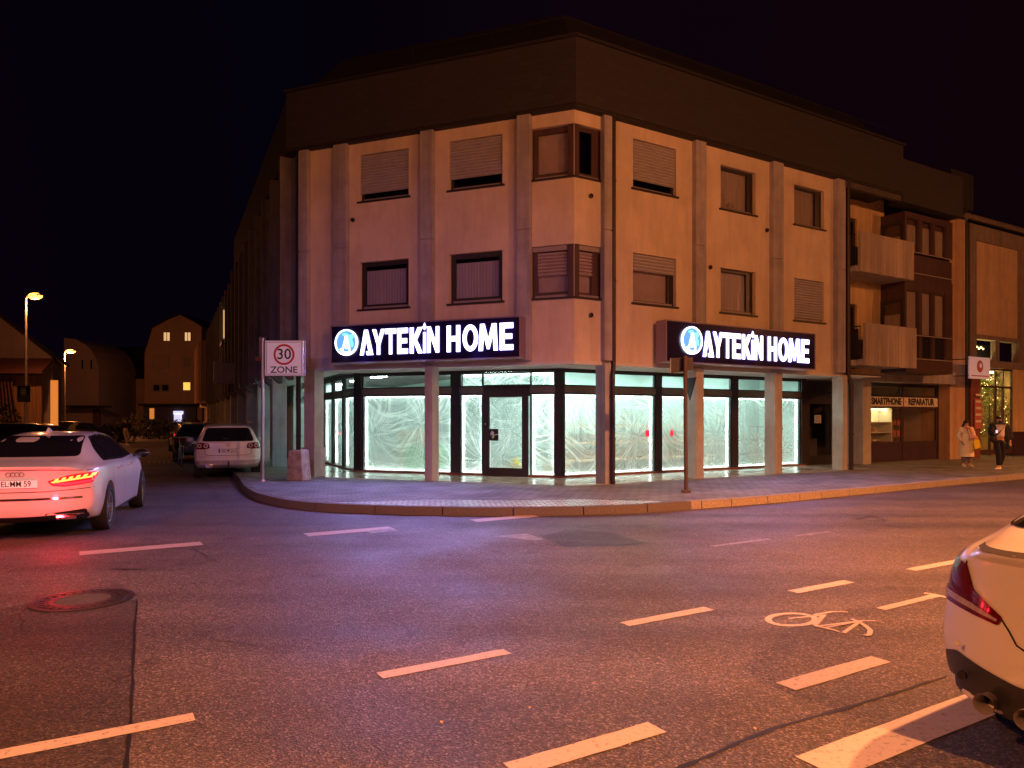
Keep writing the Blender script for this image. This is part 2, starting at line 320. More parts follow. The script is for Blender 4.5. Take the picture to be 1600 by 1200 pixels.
class Frame:
    def __init__(s,K,u,n): s.K=V((K[0],K[1],0)); s.u=V((u[0],u[1],0)); s.n=V((n[0],n[1],0))
    def P(s,a,d,z): q=s.K+s.u*a+s.n*d; return V((q.x,q.y,z))
    def S(s,px,d=0):
        k=(px-800)/FPX; B=s.K+s.n*d; return (k*B.y-B.x)/(s.u.x-k*s.u.y)
    def Z(s,a,d,py): return HC+(HY-py)/FPX*s.P(a,d,0).y
def G(px,py,z=0.0):
    Y=FPX*(HC-z)/(py-HY); return ((px-800)/FPX*Y,Y)
def textmesh(txt,size,name='lettering',ext=.002,offset=0):
    c=bpy.data.curves.new('t','FONT'); c.body=txt; c.size=size; c.extrude=ext; c.align_x='CENTER'; c.align_y='CENTER'; c.offset=offset; c.resolution_u=3
    o=bpy.data.objects.new('t',c); COL.objects.link(o); dg=bpy.context.evaluated_depsgraph_get(); me=bpy.data.meshes.new_from_object(o.evaluated_get(dg)); bpy.data.objects.remove(o); me.name=name; return me
def place_text(txt,size,M,matn,parent,name='lettering',ext=.002,offset=0,sx=1.0):
    me=textmesh(txt,size,name,ext,offset); O=ORG.get(parent.name,V((0,0,0)))
    me.transform(Matrix.Translation(-O)@M@Matrix.Diagonal((sx,1,1,1))); me.materials.clear(); me.materials.append(MAT[matn]); o=bpy.data.objects.new(name,me); link(o,parent); ORG[o.name]=O; return o
def basis(o,x,y,z):
    x,y,z=V(x),V(y),V(z); return Matrix(((x.x,y.x,z.x,o[0]),(x.y,y.y,z.y,o[1]),(x.z,y.z,z.z,o[2]),(0,0,0,1)))
AR=R(31); AL=R(21)
K=(1.469,16.75)
FR=Frame(K,(math.cos(AR),math.sin(AR)),(math.sin(AR),-math.cos(AR)))
FL=Frame(K,(-math.cos(AL),math.sin(AL)),(-math.sin(AL),-math.cos(AL)))
SD=V((-.430,.903)).normalized()
KS=FL.P(8.05,0,0)
FS=Frame((KS.x,KS.y),(SD.x,SD.y),(-SD.y,SD.x))     # side street facade, s runs away from the camera
PV=.14   # pavement height
# ================= GROUND, ROAD, PAVEMENT =================
ug=V((math.cos(AR),math.sin(AR),0)); ng=V((-math.sin(AR),math.cos(AR),0))     # along / across the main road
def RD(a,b,z=0.0): q=ug*a+ng*b; return (q.x,q.y,z)                             # road coordinates
def rdc(px,py,z=0.0):
    x,y=G(px,py,z); return (x*ug.x+y*ug.y, x*ng.x+y*ng.y)
m=MB(); m.poly([(-500,-60,0),(500,-60,0),(500,600,0),(-500,600,0)])
tag(m.build('road','asphalt'),kind='structure')
kp=[(375,747),(378,757),(388,765),(400,771),(440,781),(500,787),(560,789.5),(620,791.5),(740,793.5),(860,793.5),(980,790.5),(1100,783),(1200,776),(1300,767),(1400,758),(1500,748.5),(1599,741)]
kb=[V((*G(x,y,PV),0)) for x,y in kp]
kb[0]=V((-7.25,19.2,0))
d0=SD.to_3d() if hasattr(SD,'to_3d') else V((SD.x,SD.y,0)); d0=V((SD.x,SD.y,0))
kb=[kb[0]+d0*48,kb[0]+d0*20,kb[0]+d0*6,kb[0]+d0*1.2]+kb
dr=(kb[-1]-kb[-5]).normalized(); kb+= [kb[-1]+dr*10,kb[-1]+dr*60]
def resample(pts,st):
    out=[pts[0]]; acc=0
    dense=[]
    for i in range(len(pts)-1):
        n=max(2,int((pts[i+1]-pts[i]).length/.05))
        for k in range(n): dense.append(pts[i].lerp(pts[i+1],k/n))
    dense.append(pts[-1]); L=[0]
    for i in range(1,len(dense)): L.append(L[-1]+(dense[i]-dense[i-1]).length)
    N=int(L[-1]/st); j=0; res=[]
    for k in range(N+1):
        t=k*st
        while j<len(L)-2 and L[j+1]<t: j+=1
        res.append(dense[j].lerp(dense[j+1],(t-L[j])/max(1e-6,L[j+1]-L[j])))
    return res
def smooth(pts,it=2):
    for _ in range(it):
        q=[pts[0]]
        for i in range(len(pts)-1): q+= [pts[i].lerp(pts[i+1],.25),pts[i].lerp(pts[i+1],.75)]
        q.append(pts[-1]); pts=q
    return pts
ks=resample(smooth(kb),.25)
def off2(pts,d):
    out=[]
    for i,p in enumerate(pts):
        t=(pts[min(i+1,len(pts)-1)]-pts[max(i-1,0)]).normalized(); out.append(p+V((-t.y,t.x,0))*d)
    return out
inner=off2(ks,.16)       # building side of the kerb
m=MB(); i=0; rnd=random.Random(3)
while i<len(ks)-2:
    n=rnd.choice([3,4,4,5]) if ks[i].x>2.5 else 5
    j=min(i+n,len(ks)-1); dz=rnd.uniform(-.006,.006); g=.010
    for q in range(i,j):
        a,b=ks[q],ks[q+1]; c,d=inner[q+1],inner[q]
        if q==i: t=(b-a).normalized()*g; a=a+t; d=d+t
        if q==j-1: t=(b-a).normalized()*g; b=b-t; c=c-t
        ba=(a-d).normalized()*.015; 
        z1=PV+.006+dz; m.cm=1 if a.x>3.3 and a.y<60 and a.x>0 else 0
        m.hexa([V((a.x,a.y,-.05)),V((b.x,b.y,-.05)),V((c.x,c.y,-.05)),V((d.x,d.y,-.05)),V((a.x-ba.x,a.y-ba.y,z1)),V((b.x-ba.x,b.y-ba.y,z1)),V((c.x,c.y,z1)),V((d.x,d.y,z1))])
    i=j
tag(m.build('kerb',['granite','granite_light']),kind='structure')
# pavement slab behind the kerb
pv=[p for p in inner]
far=[FR.P(60,-12,0),FS.P(45,-6,0)]
m=MB(); m.prism([(p.x,p.y) for p in pv]+[(far[0].x,far[0].y+20),(0,60),(far[1].x,far[1].y)],-.03,PV-.004)
tag(m.build('pavement','paving'),kind='structure')
# the lighter cobble strip along the rounded corner of the kerb
a0=[k for k,p in enumerate(ks) if p.x>-3.6 and p.y<20][0]; a1=[k for k,p in enumerate(ks) if p.x>3.1 and p.y<20][0]
i1=off2(ks,.17); outer=[]
for k in range(a0,a1):
    t=(k-a0)/(a1-a0); w=.95*min(1,t/.25,1)*min(1,(1-t)/.22)+.05; tt=(ks[k+1]-ks[k-1]).normalized(); outer.append(i1[k]+V((-tt.y,tt.x,0))*w)
m=MB()
for k in range(len(outer)-1): p,q=i1[a0+k],i1[a0+k+1]; m.poly([(p.x,p.y,PV+.002),(q.x,q.y,PV+.002),(outer[k+1].x,outer[k+1].y,PV+.002),(outer[k].x,outer[k].y,PV+.002)])
tag(m.build('cobble_strip','cobble'),kind='structure')
# tiled arcade floor under the building, one low step of smoother tiles
m=MB(); a=FL.P(7.2,.02,0); b=FL.P(0,.02,0); c=FR.P(11.2,.02,0); d=FR.P(11.2,-2.0,0); e_=FR.P(1,-2.0,0); f=FL.P(7.1,-2.0,0)
corner=V((K[0],K[1],0))+(FL.n+FR.n).normalized()*.02
cin=V((K[0],K[1],0))-(FL.n+FR.n).normalized()*2.0/math.cos(R(26))
m.prism([(p.x,p.y) for p in (a,corner,c,FR.P(11.2,-2.4,0),cin-(FL.n+FR.n)*.2,FL.P(7.0,-2.4,0),FS.P(5,-1.5,0))],PV-.01,PV+.004)
tag(m.build('arcade_floor','arcade_tile'),kind='structure')
m=MB(); P0=[FS.P(-.2,.1,0),FS.P(40,.1,0),FS.P(40,1.5,0),FS.P(3.5,1.45,0),FS.P(0,1.0,0),FS.P(-1.2,.6,0)]
m.prism([(p.x,p.y) for p in P0],PV-.01,PV+.003)
tag(m.build('side_pavement','side_paving'),kind='structure')
# ---- painted markings (thin sheets) and tar seams ----
def strip(pts,z=.004,name='road_marking',mt='road_paint'):
    m=MB(); m.poly([(*G(x,y,0),z) if len((x,y))==2 else None for x,y in pts]); return tag(m.build(name,mt),kind='structure')
def dash(a,b,L,w,name='road_marking',mt='road_paint',z=.004,sk=0):
    rr=random.Random(int(a*100)); m=MB(); n=8
    top=[RD(a+L*i/n+sk,b+w/2+rr.uniform(-.004,.004),z) for i in range(n+1)]; bot=[RD(a+L*i/n,b-w/2+rr.uniform(-.004,.004),z) for i in range(n+1)]
    for i in range(n): m.poly([bot[i],bot[i+1],top[i+1],top[i]])
    return tag(m.build(name,mt),kind='structure')
def dash_px(p0,p1,w,**k):
    a0,b0=rdc(*p0); a1,b1=rdc(*p1); return dash(a0,(b0+b1)/2,a1-a0,w,**k)
for q in [((595,1058),(790,1017)),((976,976),(1108,951)),((1238,925),(1328,909)),((1424,891),(1500,876)),((1560,868),(1640,852))]: dash_px(*q,.125)
dash_px((-260,1235),(302,1117),.125)
for q in [((800,1205),(1025,1136)),((1232,1075),(1372,1029)),((1500,1000),(1600,960))]: dash_px(*q,.15)
dash_px((1278,1200),(1720,1026),.25)
dash_px((1110,853),(1205,843),.09,mt='road_paint_worn'); dash_px((1240,838),(1298,831),.07,mt='road_paint_worn')
for q in [((124,862),(318,852)),((478,836),(612,825)),((738,813.5),(838,806.5))]: dash_px(*q,.30)
strip([(770,838),(825,834),(850,843),(838,845)],mt='road_paint_worn'); 
strip([(568,831),(612,826),(622,830),(580,834)],z=.008,mt='road_paint_worn')
# bicycle symbol and arrow in the cycle lane
def rstroke(m,pts,w,z=.004):
    P=[V((*G(x,y,0),z)) for x,y in pts]; n=len(P); l=[];r=[]
    for i,p in enumerate(P):
        t=(P[min(i+1,n-1)]-P[max(i-1,0)]).normalized(); s=V((-t.y,t.x,0))*w/2; l.append(p+s); r.append(p-s)
    for i in range(n-1): m.poly([r[i],r[i+1],l[i+1],l[i]])
zs=[.004,.0046,.0052,.0058,.0064,.007,.0076]
m=MB(); cx,cy=1237,968.5; rstroke(m,[(cx+37*math.cos(t*PI/16),cy+9.5*math.sin(t*PI/16)) for t in range(33)],.055,zs[0])
rstroke(m,[(1232,967),(1275,963),(1290,961.5)],.03,zs[1]); rstroke(m,[(1272,961.5),(1300,956.5),(1318,956.5),(1325,957.5)],.035,zs[2])
rstroke(m,[(1287,962),(1273,978)],.04,zs[3]); rstroke(m,[(1272,978),(1305,986),(1318,990),(1345,971)],.035,zs[4]); rstroke(m,[(1274,980),(1347,971),(1369,971)],.03,zs[5])
rstroke(m,[(1330,968),(1340,972),(1352,979),(1360,986),(1358,993),(1351,994)],.04,zs[6]); rstroke(m,[(1290,982),(1343,972)],.025,.0082)
tag(m.build('bicycle_marking','road_paint'),kind='structure')
m=MB(); rstroke(m,[(1376,952),(1462,931)],.09,.004); rstroke(m,[(1444,927),(1462,930),(1487,936)],.06,.0046)
tag(m.build('arrow_marking','road_paint'),kind='structure')
# speed-table blocks far down the side street
for k in range(6):
    x=231+k*7.6; strip([(x,724),(x+4.6,724),(x+4.8,719.5),(x+.6,719.5)],mt='road_paint_worn')
strip([(560+0,0+0+712),(561,712),(561,711),(560,711)],mt='road_paint_worn')
def seam(pts,w,name='tar_seam',z=.0035,jit=.02,seed=1,mt='tar'):
    rr=random.Random(seed); P=[V((*G(x,y,0),z)) for x,y in pts]; P=resample(P,.07) if len(P)>1 else P; m=MB(); n=len(P); l=[];r=[]; o=0
    for i,p in enumerate(P):
        t=(P[min(i+1,n-1)]-P[max(i-1,0)]).normalized(); s=V((-t.y,t.x,0)); o=o*.8+rr.uniform(-jit,jit); ww=w*rr.uniform(.35,1.25)*min(1,(i+1)/4,(n-i)/4); l.append(p+s*(ww/2+o)); r.append(p+s*(o-ww/2))
    for i in range(n-1): m.poly([r[i],r[i+1],l[i+1],l[i]])
    return tag(m.build(name,mt),kind='structure')
seam([(214,935),(209,1000),(206,1060),(203,1120),(199,1200),(190,1300)],.020,jit=.003,seed=2)
seam([(1480,1058),(1400,1082),(1300,1112),(1220,1134),(1150,1160),(1060,1200),(960,1245)],.030,jit=.006,seed=3)
seam([(290,985),(340,1000),(395,1008),(450,1028)],.012,seed=4); seam([(590,965),(625,980),(650,996),(665,1000)],.010,seed=5)
seam([(0,893),(100,884),(230,878),(330,870),(460,855),(600,848),(760,842)],.012,jit=.004,seed=6)
seam([(160,890),(235,888)],.06,seed=7); seam([(880,854),(920,852),(975,850),(1020,848)],.08,seed=8,jit=.03)
seam([(1330,813),(1362,806),(1388,814),(1340,815)],.05,seed=9,jit=.03); seam([(1185,828),(1215,829)],.05,seed=10)
seam([(135,1048),(168,1044)],.03,seed=11); seam([(0,1078),(32,1073)],.03,seed=12); seam([(440,1052),(470,1048)],.02,seed=13)
seam([(300,855),(322,868),(340,880)],.025,seed=14); seam([(820,838),(870,852),(885,856)],.02,seed=15); seam([(890,826),(960,838),(1010,850)],.02,seed=16)
seam([(40,1000),(35,960),(60,925)],.01,seed=17); seam([(210,792),(300,800),(420,812),(520,815)],.015,seed=18); seam([(290,735),(330,760),(345,785)],.03,seed=19,jit=.03)
seam([(690,812),(720,822),(760,832)],.015,seed=20)
rr=random.Random(44); m=MB()
for px,py in [(828,1107),(457,927),(484,1059),(708,1060),(1105,905),(620,905),(940,905),(735,960),(1003,870),(1290,760),(150,1012),(860,985),(690,1130),(560,1010),(1180,1140),(400,1110),(985,1165),(1340,985)]:
    x,y=G(px,py,0); a=rr.uniform(0,3); s=.018*rr.uniform(.6,1.3); c_,s_2=math.cos(a)*s,math.sin(a)*s; m.poly([(x-c_,y-s_2,.006),(x+s_2*.5,y-c_*.5,.012),(x+c_,y+s_2,.007),(x-s_2*.5,y+c_*.5,.010)])
tag(m.build('fallen_leaves','cardboard'),'small dry leaves and scraps scattered over the road','leaf litter',kind='stuff')
# patched areas of asphalt
def patch(pts,mt,z=.0018):
    m=MB(); m.poly([(*G(x,y,0),z) for x,y in pts]); return tag(m.build('asphalt_patch',mt),kind='structure')
patch([(885,828),(955,832),(1012,849),(880,854),(845,838)],'asphalt_dark'); patch([(-250,1400),(-260,1010),(30,945),(214,937),(199,1260)],'asphalt_dark',.0014)
patch([(1075,830),(1320,800),(1640,778),(1640,768),(1310,790),(1080,812)],'asphalt_old',.0012)
# manhole cover lit by the tail lights
mx,my=G(130,938,0); t=thing('manhole_cover','round iron and concrete manhole cover in the asphalt behind the white saloon','manhole cover',(mx,my,0))
M=Matrix.Translation((mx,my,0)); m=MB(); m.lathe([(.43,.001),(.43,.012),(.385,.014),(.383,.006),(.365,.006),(.363,.014),(.30,.015),(.298,.006),(.285,.006),(.283,.014),(.235,.014),(.235,.002)],M,40)
for k in range(24):
    a=k*PI/12; c,s=math.cos(a),math.sin(a); m.hexa([(mx+c*.31-s*.012,my+s*.31+c*.012,.013),(mx+c*.355-s*.012,my+s*.355+c*.012,.013),(mx+c*.355+s*.012,my+s*.355-c*.012,.013),(mx+c*.31+s*.012,my+s*.31-c*.012,.013),(mx+c*.31-s*.012,my+s*.31+c*.012,.020),(mx+c*.355-s*.012,my+s*.355+c*.012,.020),(mx+c*.355+s*.012,my+s*.355-c*.012,.020),(mx+c*.31+s*.012,my+s*.31-c*.012,.020)])
m.build('iron_ring','metal_dark',t,True); m=MB(); m.lathe([(0,.012),(.232,.012),(.232,.002)],M,32); m.build('concrete_disc','disc_concrete',t,True)
# ================= CORNER BUILDING =================
ZS=3.08; ZT=9.0; ZP=10.52
B=thing('corner_building','three storey corner building with peach plaster walls above an arcade of lit shop windows','building',(K[0],K[1],0))
def wall_mesh(m,F,s0,s1,z0,z1,d,holes,depth=.16):
    ss=sorted({s0,s1}|{h[0] for h in holes}|{h[1] for h in holes}); zz=sorted({z0,z1}|{h[2] for h in holes}|{h[3] for h in holes})
    for i in range(len(ss)-1):
        for j in range(len(zz)-1):
            cs,cz=(ss[i]+ss[i+1])/2,(zz[j]+zz[j+1])/2
            if any(h[0]<cs<h[1] and h[2]<cz<h[3] for h in holes): continue
            m.fquad(F,ss[i],ss[i+1],d,zz[j],zz[j+1])
    for h in holes:
        a,b,c,e=h
        m.poly([F.P(a,d,c),F.P(b,d,c),F.P(b,d-depth,c),F.P(a,d-depth,c)]); m.poly([F.P(a,d,e),F.P(b,d,e),F.P(b,d-depth,e),F.P(a,d-depth,e)])
        m.poly([F.P(a,d,c),F.P(a,d,e),F.P(a,d-depth,e),F.P(a,d-depth,c)]); m.poly([F.P(b,d,c),F.P(b,d,e),F.P(b,d-depth,e),F.P(b,d-depth,c)])
def frame_ring(m,F,a,b,c,e,d0,d1,w,wb=None):
    wb=wb or w
    m.fbox(F,a,a+w,d0,d1,c,e); m.fbox(F,b-w,b,d0,d1,c,e); m.fbox(F,a+w,b-w,d0,d1,c,c+wb); m.fbox(F,a+w,b-w,d0,d1,e-w,e)
def slats(m,F,a,b,c,e,d):
    n=max(3,int(round((e-c)/.078))); h=(e-c)/n
    for i in range(n):
        z=c+i*h; m.poly([F.P(a,d-.022,z),F.P(b,d-.022,z),F.P(b,d+.012,z+h*.3),F.P(a,d+.012,z+h*.3)]); m.poly([F.P(a,d+.012,z+h*.35),F.P(b,d+.012,z+h*.35),F.P(b,d+.008,z+h*.8),F.P(a,d+.008,z+h*.8)]); m.poly([F.P(a,d+.008,z+h*.8),F.P(b,d+.008,z+h*.8),F.P(b,d-.022,z+h),F.P(a,d-.022,z+h)])
def window(par,F,a,b,c,e,d=-.15,style='blind',shut=0,fm='frame_dark',label=None,off=0,fw=.07,sill=True,mull=0,curt='blind'):
    m=MB(); D=d-.10; m.cm=0; frame_ring(m,F,a+.01,b-.01,c+.03,e-.005,D-.05,D,fw)
    if mull: m.fbox(F,mull-.04,mull+.04,D-.05,D+.003,c+.03+fw,e-.005-fw)
    if off: m.fbox(F,*( (b-.01-fw-off,b-.01-fw) if off>0 else (a+.01+fw,a+.01+fw-off)),D-.05,D-.004,c+.03+fw,e-.005-fw)
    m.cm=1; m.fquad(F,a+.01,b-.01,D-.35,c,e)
    o=m.build('window',[fm,'dark_room'],par)
    if label: o['label']=label
    m=MB(); m.fquad(F,a+.01+fw,b-.01-fw,D-.03,c+.03+fw,e-.005-fw); m.build('pane','glass_grey' if style=='dark' else 'glass',o)
    if style=='blind': m=MB(); m.fquad(F,a+.05,b-.05,D-.10,c+.05,e-.02); m.build('blind',curt,o)
    elif style=='vertical':
        m=MB(); n=int((b-a)/.095); w=(b-a-.2)/n
        for i in range(n): s=a+.1+i*w; m.poly([F.P(s,D-.10,c+.13),F.P(s+w*.99,D-.108,c+.13),F.P(s+w*.99,D-.108,e-.20),F.P(s,D-.10,e-.20)])
        m.build('vertical_blind','curtain_blue',o)
    if shut>0:
        m=MB(); slats(m,F,a+.015,b-.015,e-(e-c)*shut,e-.01,d-.05); m.build('shutter','shutter',o)
    if sill: m=MB(); m.fbox(F,a-.06,b+.06,d-.14,d+.05,c-.03,c+.012); m.build('sill','metal_dark',o)
    m=MB(); m.fbox(F,a+.08,b-.08,D-.002,D+.02,c+.035,c+.085); m.build('bottom_rail','frame_grey',o)
    return o
t26=math.tan(R(26)); cs=.15*t26
# window rectangles, s measured from the corner
def Sf(F,p,d=-.15): return F.S(p,d)
rows={'U':(7.38,8.62),'L':(4.55,5.80)}
LW=[(Sf(FL,638.5),Sf(FL,562)),(Sf(FL,785),Sf(FL,702))]
RW=[(Sf(FR,989),Sf(FR,1056.5)),(Sf(FR,1126),Sf(FR,1180.5)),(Sf(FR,1241),Sf(FR,1287.5))]
holesL=[(a,b,*rows[r]) for a,b in LW for r in 'UL']; bl=Sf(FL,829.5); holesL+=[(cs,bl,*rows[r]) for r in 'UL']
RZ={0:rows,1:{'U':(7.33,8.52),'L':(4.55,5.76)},2:{'U':(7.33,8.50),'L':(4.55,5.78)}}
holesR=[(a,b,*RZ[i][r]) for i,(a,b) in enumerate(RW) for r in 'UL']; br=Sf(FR,943); holesR+=[(cs,br,*rows[r]) for r in 'UL']
sR=Sf(FR,1321,0)
m=MB(); wall_mesh(m,FL,cs,7.72,ZS-.02,ZT,-.15,holesL); m.build('front_wall','plaster',B)
m=MB(); wall_mesh(m,FR,cs,sR,ZS-.02,ZT,-.15,holesR); m.build('street_wall','plaster',B)
# windows
window(B,FL,*LW[0],*rows['U'],style='dark',shut=.82,off=.0,label='window with its roller shutter most of the way down'); window(B,FL,*LW[1],*rows['U'],style='dark',shut=.76,label='window with its roller shutter three quarters down')
window(B,FL,*LW[0],*rows['L'],style='vertical',fw=.11,label='window with vertical blinds'); window(B,FL,*LW[1],*rows['L'],style='vertical',fw=.12,label='window with vertical blinds')
window(B,FR,*RW[0],*rows['U'],style='dark',shut=.80,label='window with its roller shutter most of the way down'); window(B,FR,*RW[0],*rows['L'],style='blind',shut=.34,off=.12,label='window with its roller shutter a third of the way down')
w=window(B,FR,*RW[1],*RZ[1]['U'],style='blind',off=.14,curt='curtain',label='window with a small plant on the sill')
# little plant inside that window
m=MB(); a=RW[1][0]+.45
for k in range(26):
    q=FR.P(a+random.gauss(0,.13),-.27,RZ[1]['U'][0]+.13+abs(random.gauss(0,.12))); r=.03
    m.poly([q+V((random.uniform(-r,r),0,random.uniform(-r,r))) for _ in range(3)])
m.build('window_plant','leaf_dark',w)
window(B,FR,*RW[1],*RZ[1]['L'],style='blind',off=.18,curt='curtain_blue',label='window with a drawn dark curtain'); window(B,FR,*RW[2],*RZ[2]['U'],style='blind',off=.2,curt='curtain',label='window without shutter nearest the balconies'); window(B,FR,*RW[2],*RZ[2]['L'],style='dark',shut=.93,label='window with its roller shutter fully down')
# corner bay windows (two lights meeting at the corner post)
for r in 'UL':
    c,e=rows[r]; fm='frame_wood'
    o=window(B,FL,cs+.05,bl,c,e,style='blind',fm=fm,fw=.13,label='left light of the corner window',curt='blind'); o2=window(B,FR,cs+.05,br,c,e,style='dark' if r=='U' else 'blind',fm=fm,fw=.11,off=.16,label='right light of the corner window')
    m=MB(); pA=[FL.P(cs+.16,-.17,0),V((K[0],K[1],0))-(FL.n+FR.n).normalized()*(.17/math.cos(R(26))),FR.P(cs+.16,-.17,0),V((K[0],K[1],0))-(FL.n+FR.n).normalized()*(.36/math.cos(R(26)))]
    m.prism([(p.x,p.y) for p in pA],c+.013,e-.003); m.build('corner_post',fm,B)
    if r=='L':
        for F_,x0,x1 in ((FL,cs+.18,bl-.02),(FR,cs+.18,br-.02)): m=MB(); m.fbox(F_,x0,x1,-.235,-.2,e-.12,e-.01); m.build('shutter_box','frame_grey',B)
        for F_,x0,x1 in ((FL,cs+.2,bl-.12),(FR,cs+.2,br-.26)):
            m=MB(); slats(m,F_,x0,x1,c+.55,e-.14,-.262); m.build('inner_blind','blind',B)
# pilasters on the upper floors (each in two lengths with an open joint)
def pilaster(F,a,b,z0=ZS,z1=ZT+.06,d0=-.15,d1=0,par=B,mt='concrete'):
    m=MB(); j=6.2; m.fbox(F,a,b,d0-.02,d1,z0,j-.012); m.fbox(F,a+.012,b-.012,d0-.02,d1-.02,j-.012,j+.012); m.fbox(F,a,b,d0-.02,d1,j+.012,z1); return m.build('pilaster',mt,par,bevel=.012)
for p0,p1 in ((480,466),(541,520),(676,656),(828,807)): pilaster(FL,Sf(FL,p0,0),Sf(FL,p1,0))
for p0,p1 in ((944.5,957),(1088,1104),(1209,1225),(1309,1321.5)): pilaster(FR,Sf(FR,p0,0),Sf(FR,p1,0))
# concrete edge beam at the foot of the walls and the arcade soffit
m=MB(); e0=FL.P(8.0,-.01,0)
def ringpoly(d0,d1,sl,sr):
    nn=(FL.n+FR.n).normalized(); c0=V((K[0],K[1],0))+nn*(d0/math.cos(R(26))); c1=V((K[0],K[1],0))+nn*(d1/math.cos(R(26)))
    return [FL.P(sl,d0,0),c0,FR.P(sr,d0,0),FR.P(sr,d1,0),c1,FL.P(sl,d1,0)]
m.prism([(p.x,p.y) for p in ringpoly(-.135,-.35,7.7,sR)],ZS-.10,ZS-.021); m.build('edge_beam','soffit',B)
m=MB(); m.prism([(p.x,p.y) for p in ringpoly(-.2,-2.3,7.7,12.2)],ZS-.055,ZS-.03)
for k in range(8): 
    d=-.45-.2*k; m.prism([(p.x,p.y) for p in ringpoly(d,d-.012,7.6,12.1)],ZS-.062,ZS-.056)
m.build('arcade_ceiling','soffit',B)
# slate clad parapet with a dark drip edge, roof and metal rail
nn=(FL.n+FR.n).normalized(); sPR=FR.S(1411,.05)
def prz(pp,z0,z1,name,mt):
    m=MB(); m.prism([(p.x,p.y) for p in pp],z0,z1); return m.build(name,mt,B)
prz(ringpoly(.06,-.6,8.1,sPR),ZT,ZP,'parapet','slate_tiles')
prz(ringpoly(.04,-.2,8.08,sPR),ZT-.07,ZT-.002,'drip_edge','roof_dark')
prz(ringpoly(.12,-.7,8.16,sPR+.06),ZP+.002,ZP+.07,'coping','roof_dark')
# mansard roof set back above
m=MB(); A=[ringpoly(-.4,-3,8.0,sPR),ringpoly(-1.7,-3.5,7.5,sPR)]; lo=A[0][:3]; hi=A[1][:3]
for i in range(2): m.poly([(lo[i].x,lo[i].y,ZP+.05),(lo[i+1].x,lo[i+1].y,ZP+.05),(hi[i+1].x,hi[i+1].y,ZP+1.6),(hi[i].x,hi[i].y,ZP+1.6)])
h2=FS.P(18,-1.5,0); l2=FS.P(18,-.3,0); m.poly([(lo[0].x,lo[0].y,ZP+.05),(hi[0].x,hi[0].y,ZP+1.6),(h2.x,h2.y,ZP+1.6),(l2.x,l2.y,ZP+.05)])
bk=[FR.P(30,-9,0),FS.P(18,-8,0)]; m.poly([(hi[0].x,hi[0].y,ZP+1.6),(hi[1].x,hi[1].y,ZP+1.6),(hi[2].x,hi[2].y,ZP+1.6),(bk[0].x,bk[0].y,ZP+2.2),(bk[1].x,bk[1].y,ZP+2.2),(h2.x,h2.y,ZP+1.6)])
m.build('roof','roof_dark',B)
m=MB(); zz_=ZP+1.1; m.tube([(p.x,p.y,zz_) for p in [FL.P(5.4,-1.0,0),V((K[0],K[1],0))-nn*1.1,FR.P(14,-1.0,0)]],.008,4)
for s in (0.2,2.5,4.8): p=FL.P(s,-1.0,0); m.tube([(p.x,p.y,ZP),(p.x,p.y,zz_)],.010,4)
for s in (2.5,5,7.5,10,12.5): p=FR.P(s,-1.0,0); m.tube([(p.x,p.y,ZP),(p.x,p.y,zz_)],.010,4)
m.build('roof_rail','metal_dark',B)
# ground floor columns of the arcade
def column(F,a,b,dep=.38,z1=ZS-.06,par=B,mt='pillar_concrete',z0=PV-.02,d0=-.01):
    m=MB(); m.fbox(F,a,b,d0-dep,d0,z0,z1); return m.build('column',mt,par,bevel=.015)
column(FL,Sf(FL,494.5,-.1),Sf(FL,478,-.1),dep=.42); column(FL,Sf(FL,675,0),Sf(FL,663,0))
m=MB(); m.fbox(FL,Sf(FL,495.5,-.1),Sf(FL,476,-.1),-.46,.03,PV-.02,.92); m.build('column_plinth','concrete',B,bevel=.01)
for p0,p1 in ((946,955.5),(1089,1100.5),(1212,1223),(1318,1325)): column(FR,Sf(FR,p0,0),Sf(FR,p1,0))
column(FR,Sf(FR,1340,-1.55),Sf(FR,1353,-1.55),dep=.9,d0=-1.35)
# downpipes
def pipe(pts,r=.052,name='downpipe',par=B,mt='metal_dark'):
    m=MB(); m.tube(pts,r,10); 
    for z in (1.2,2.2,5.0,7.4):
        p=pts[-1] if z<2.9 else pts[0]; m.lathe([(r+.012,z),(r+.012,z+.04)],Matrix.Translation((p[0],p[1],0)),10)
    return m.build(name,mt,par,True)
a=Sf(FR,961.5,.0); p=FR.P(a,-.07,0); q=FR.P(Sf(FR,957.5,.06),.06,0)
pipe([(p.x,p.y,ZT+.1),(p.x,p.y,3.1),(p.x,p.y,2.98),(q.x,q.y,2.75),(q.x,q.y,2.6),(q.x,q.y,PV)],.058)
m=MB(); m.fbox(FR,a-.1,a+.1,-.152,-.148,ZS,ZT); m.build('pipe_recess','metal_dark',B)
a=Sf(FR,1326,0); p=FR.P(a,-.02,0); q=FR.P(Sf(FR,1329,.0),.02,0)
pipe([(p.x,p.y,ZT+.1),(p.x,p.y,3.0),(q.x,q.y,2.7),(q.x,q.y,PV)],.065)
p=FL.P(7.87,-.16,0); pipe([(p.x,p.y,ZT+.1),(p.x,p.y,PV)],.065)
m=MB(); m.fbox(FL,7.72,8.0,-.6,-.3,ZS,ZT); m.build('corner_recess','frame_dark',B)
# small vents on the plaster
for F,px,py in ((FL,552,344),(FR,922.5,306.5),(FR,922.5,492.5),(FR,1197.5,360),(FR,1109,418)):
    s=F.S(px,-.15); z=F.Z(s,-.15,py); M=basis(F.P(s,-.15,z),F.u,V((0,0,1)),F.n); m=MB(); m.lathe([(.055,.0),(.055,.05),(.04,.055),(.03,.02),(0,.02)],M,12); m.build('wall_vent','metal_dark',B,True)
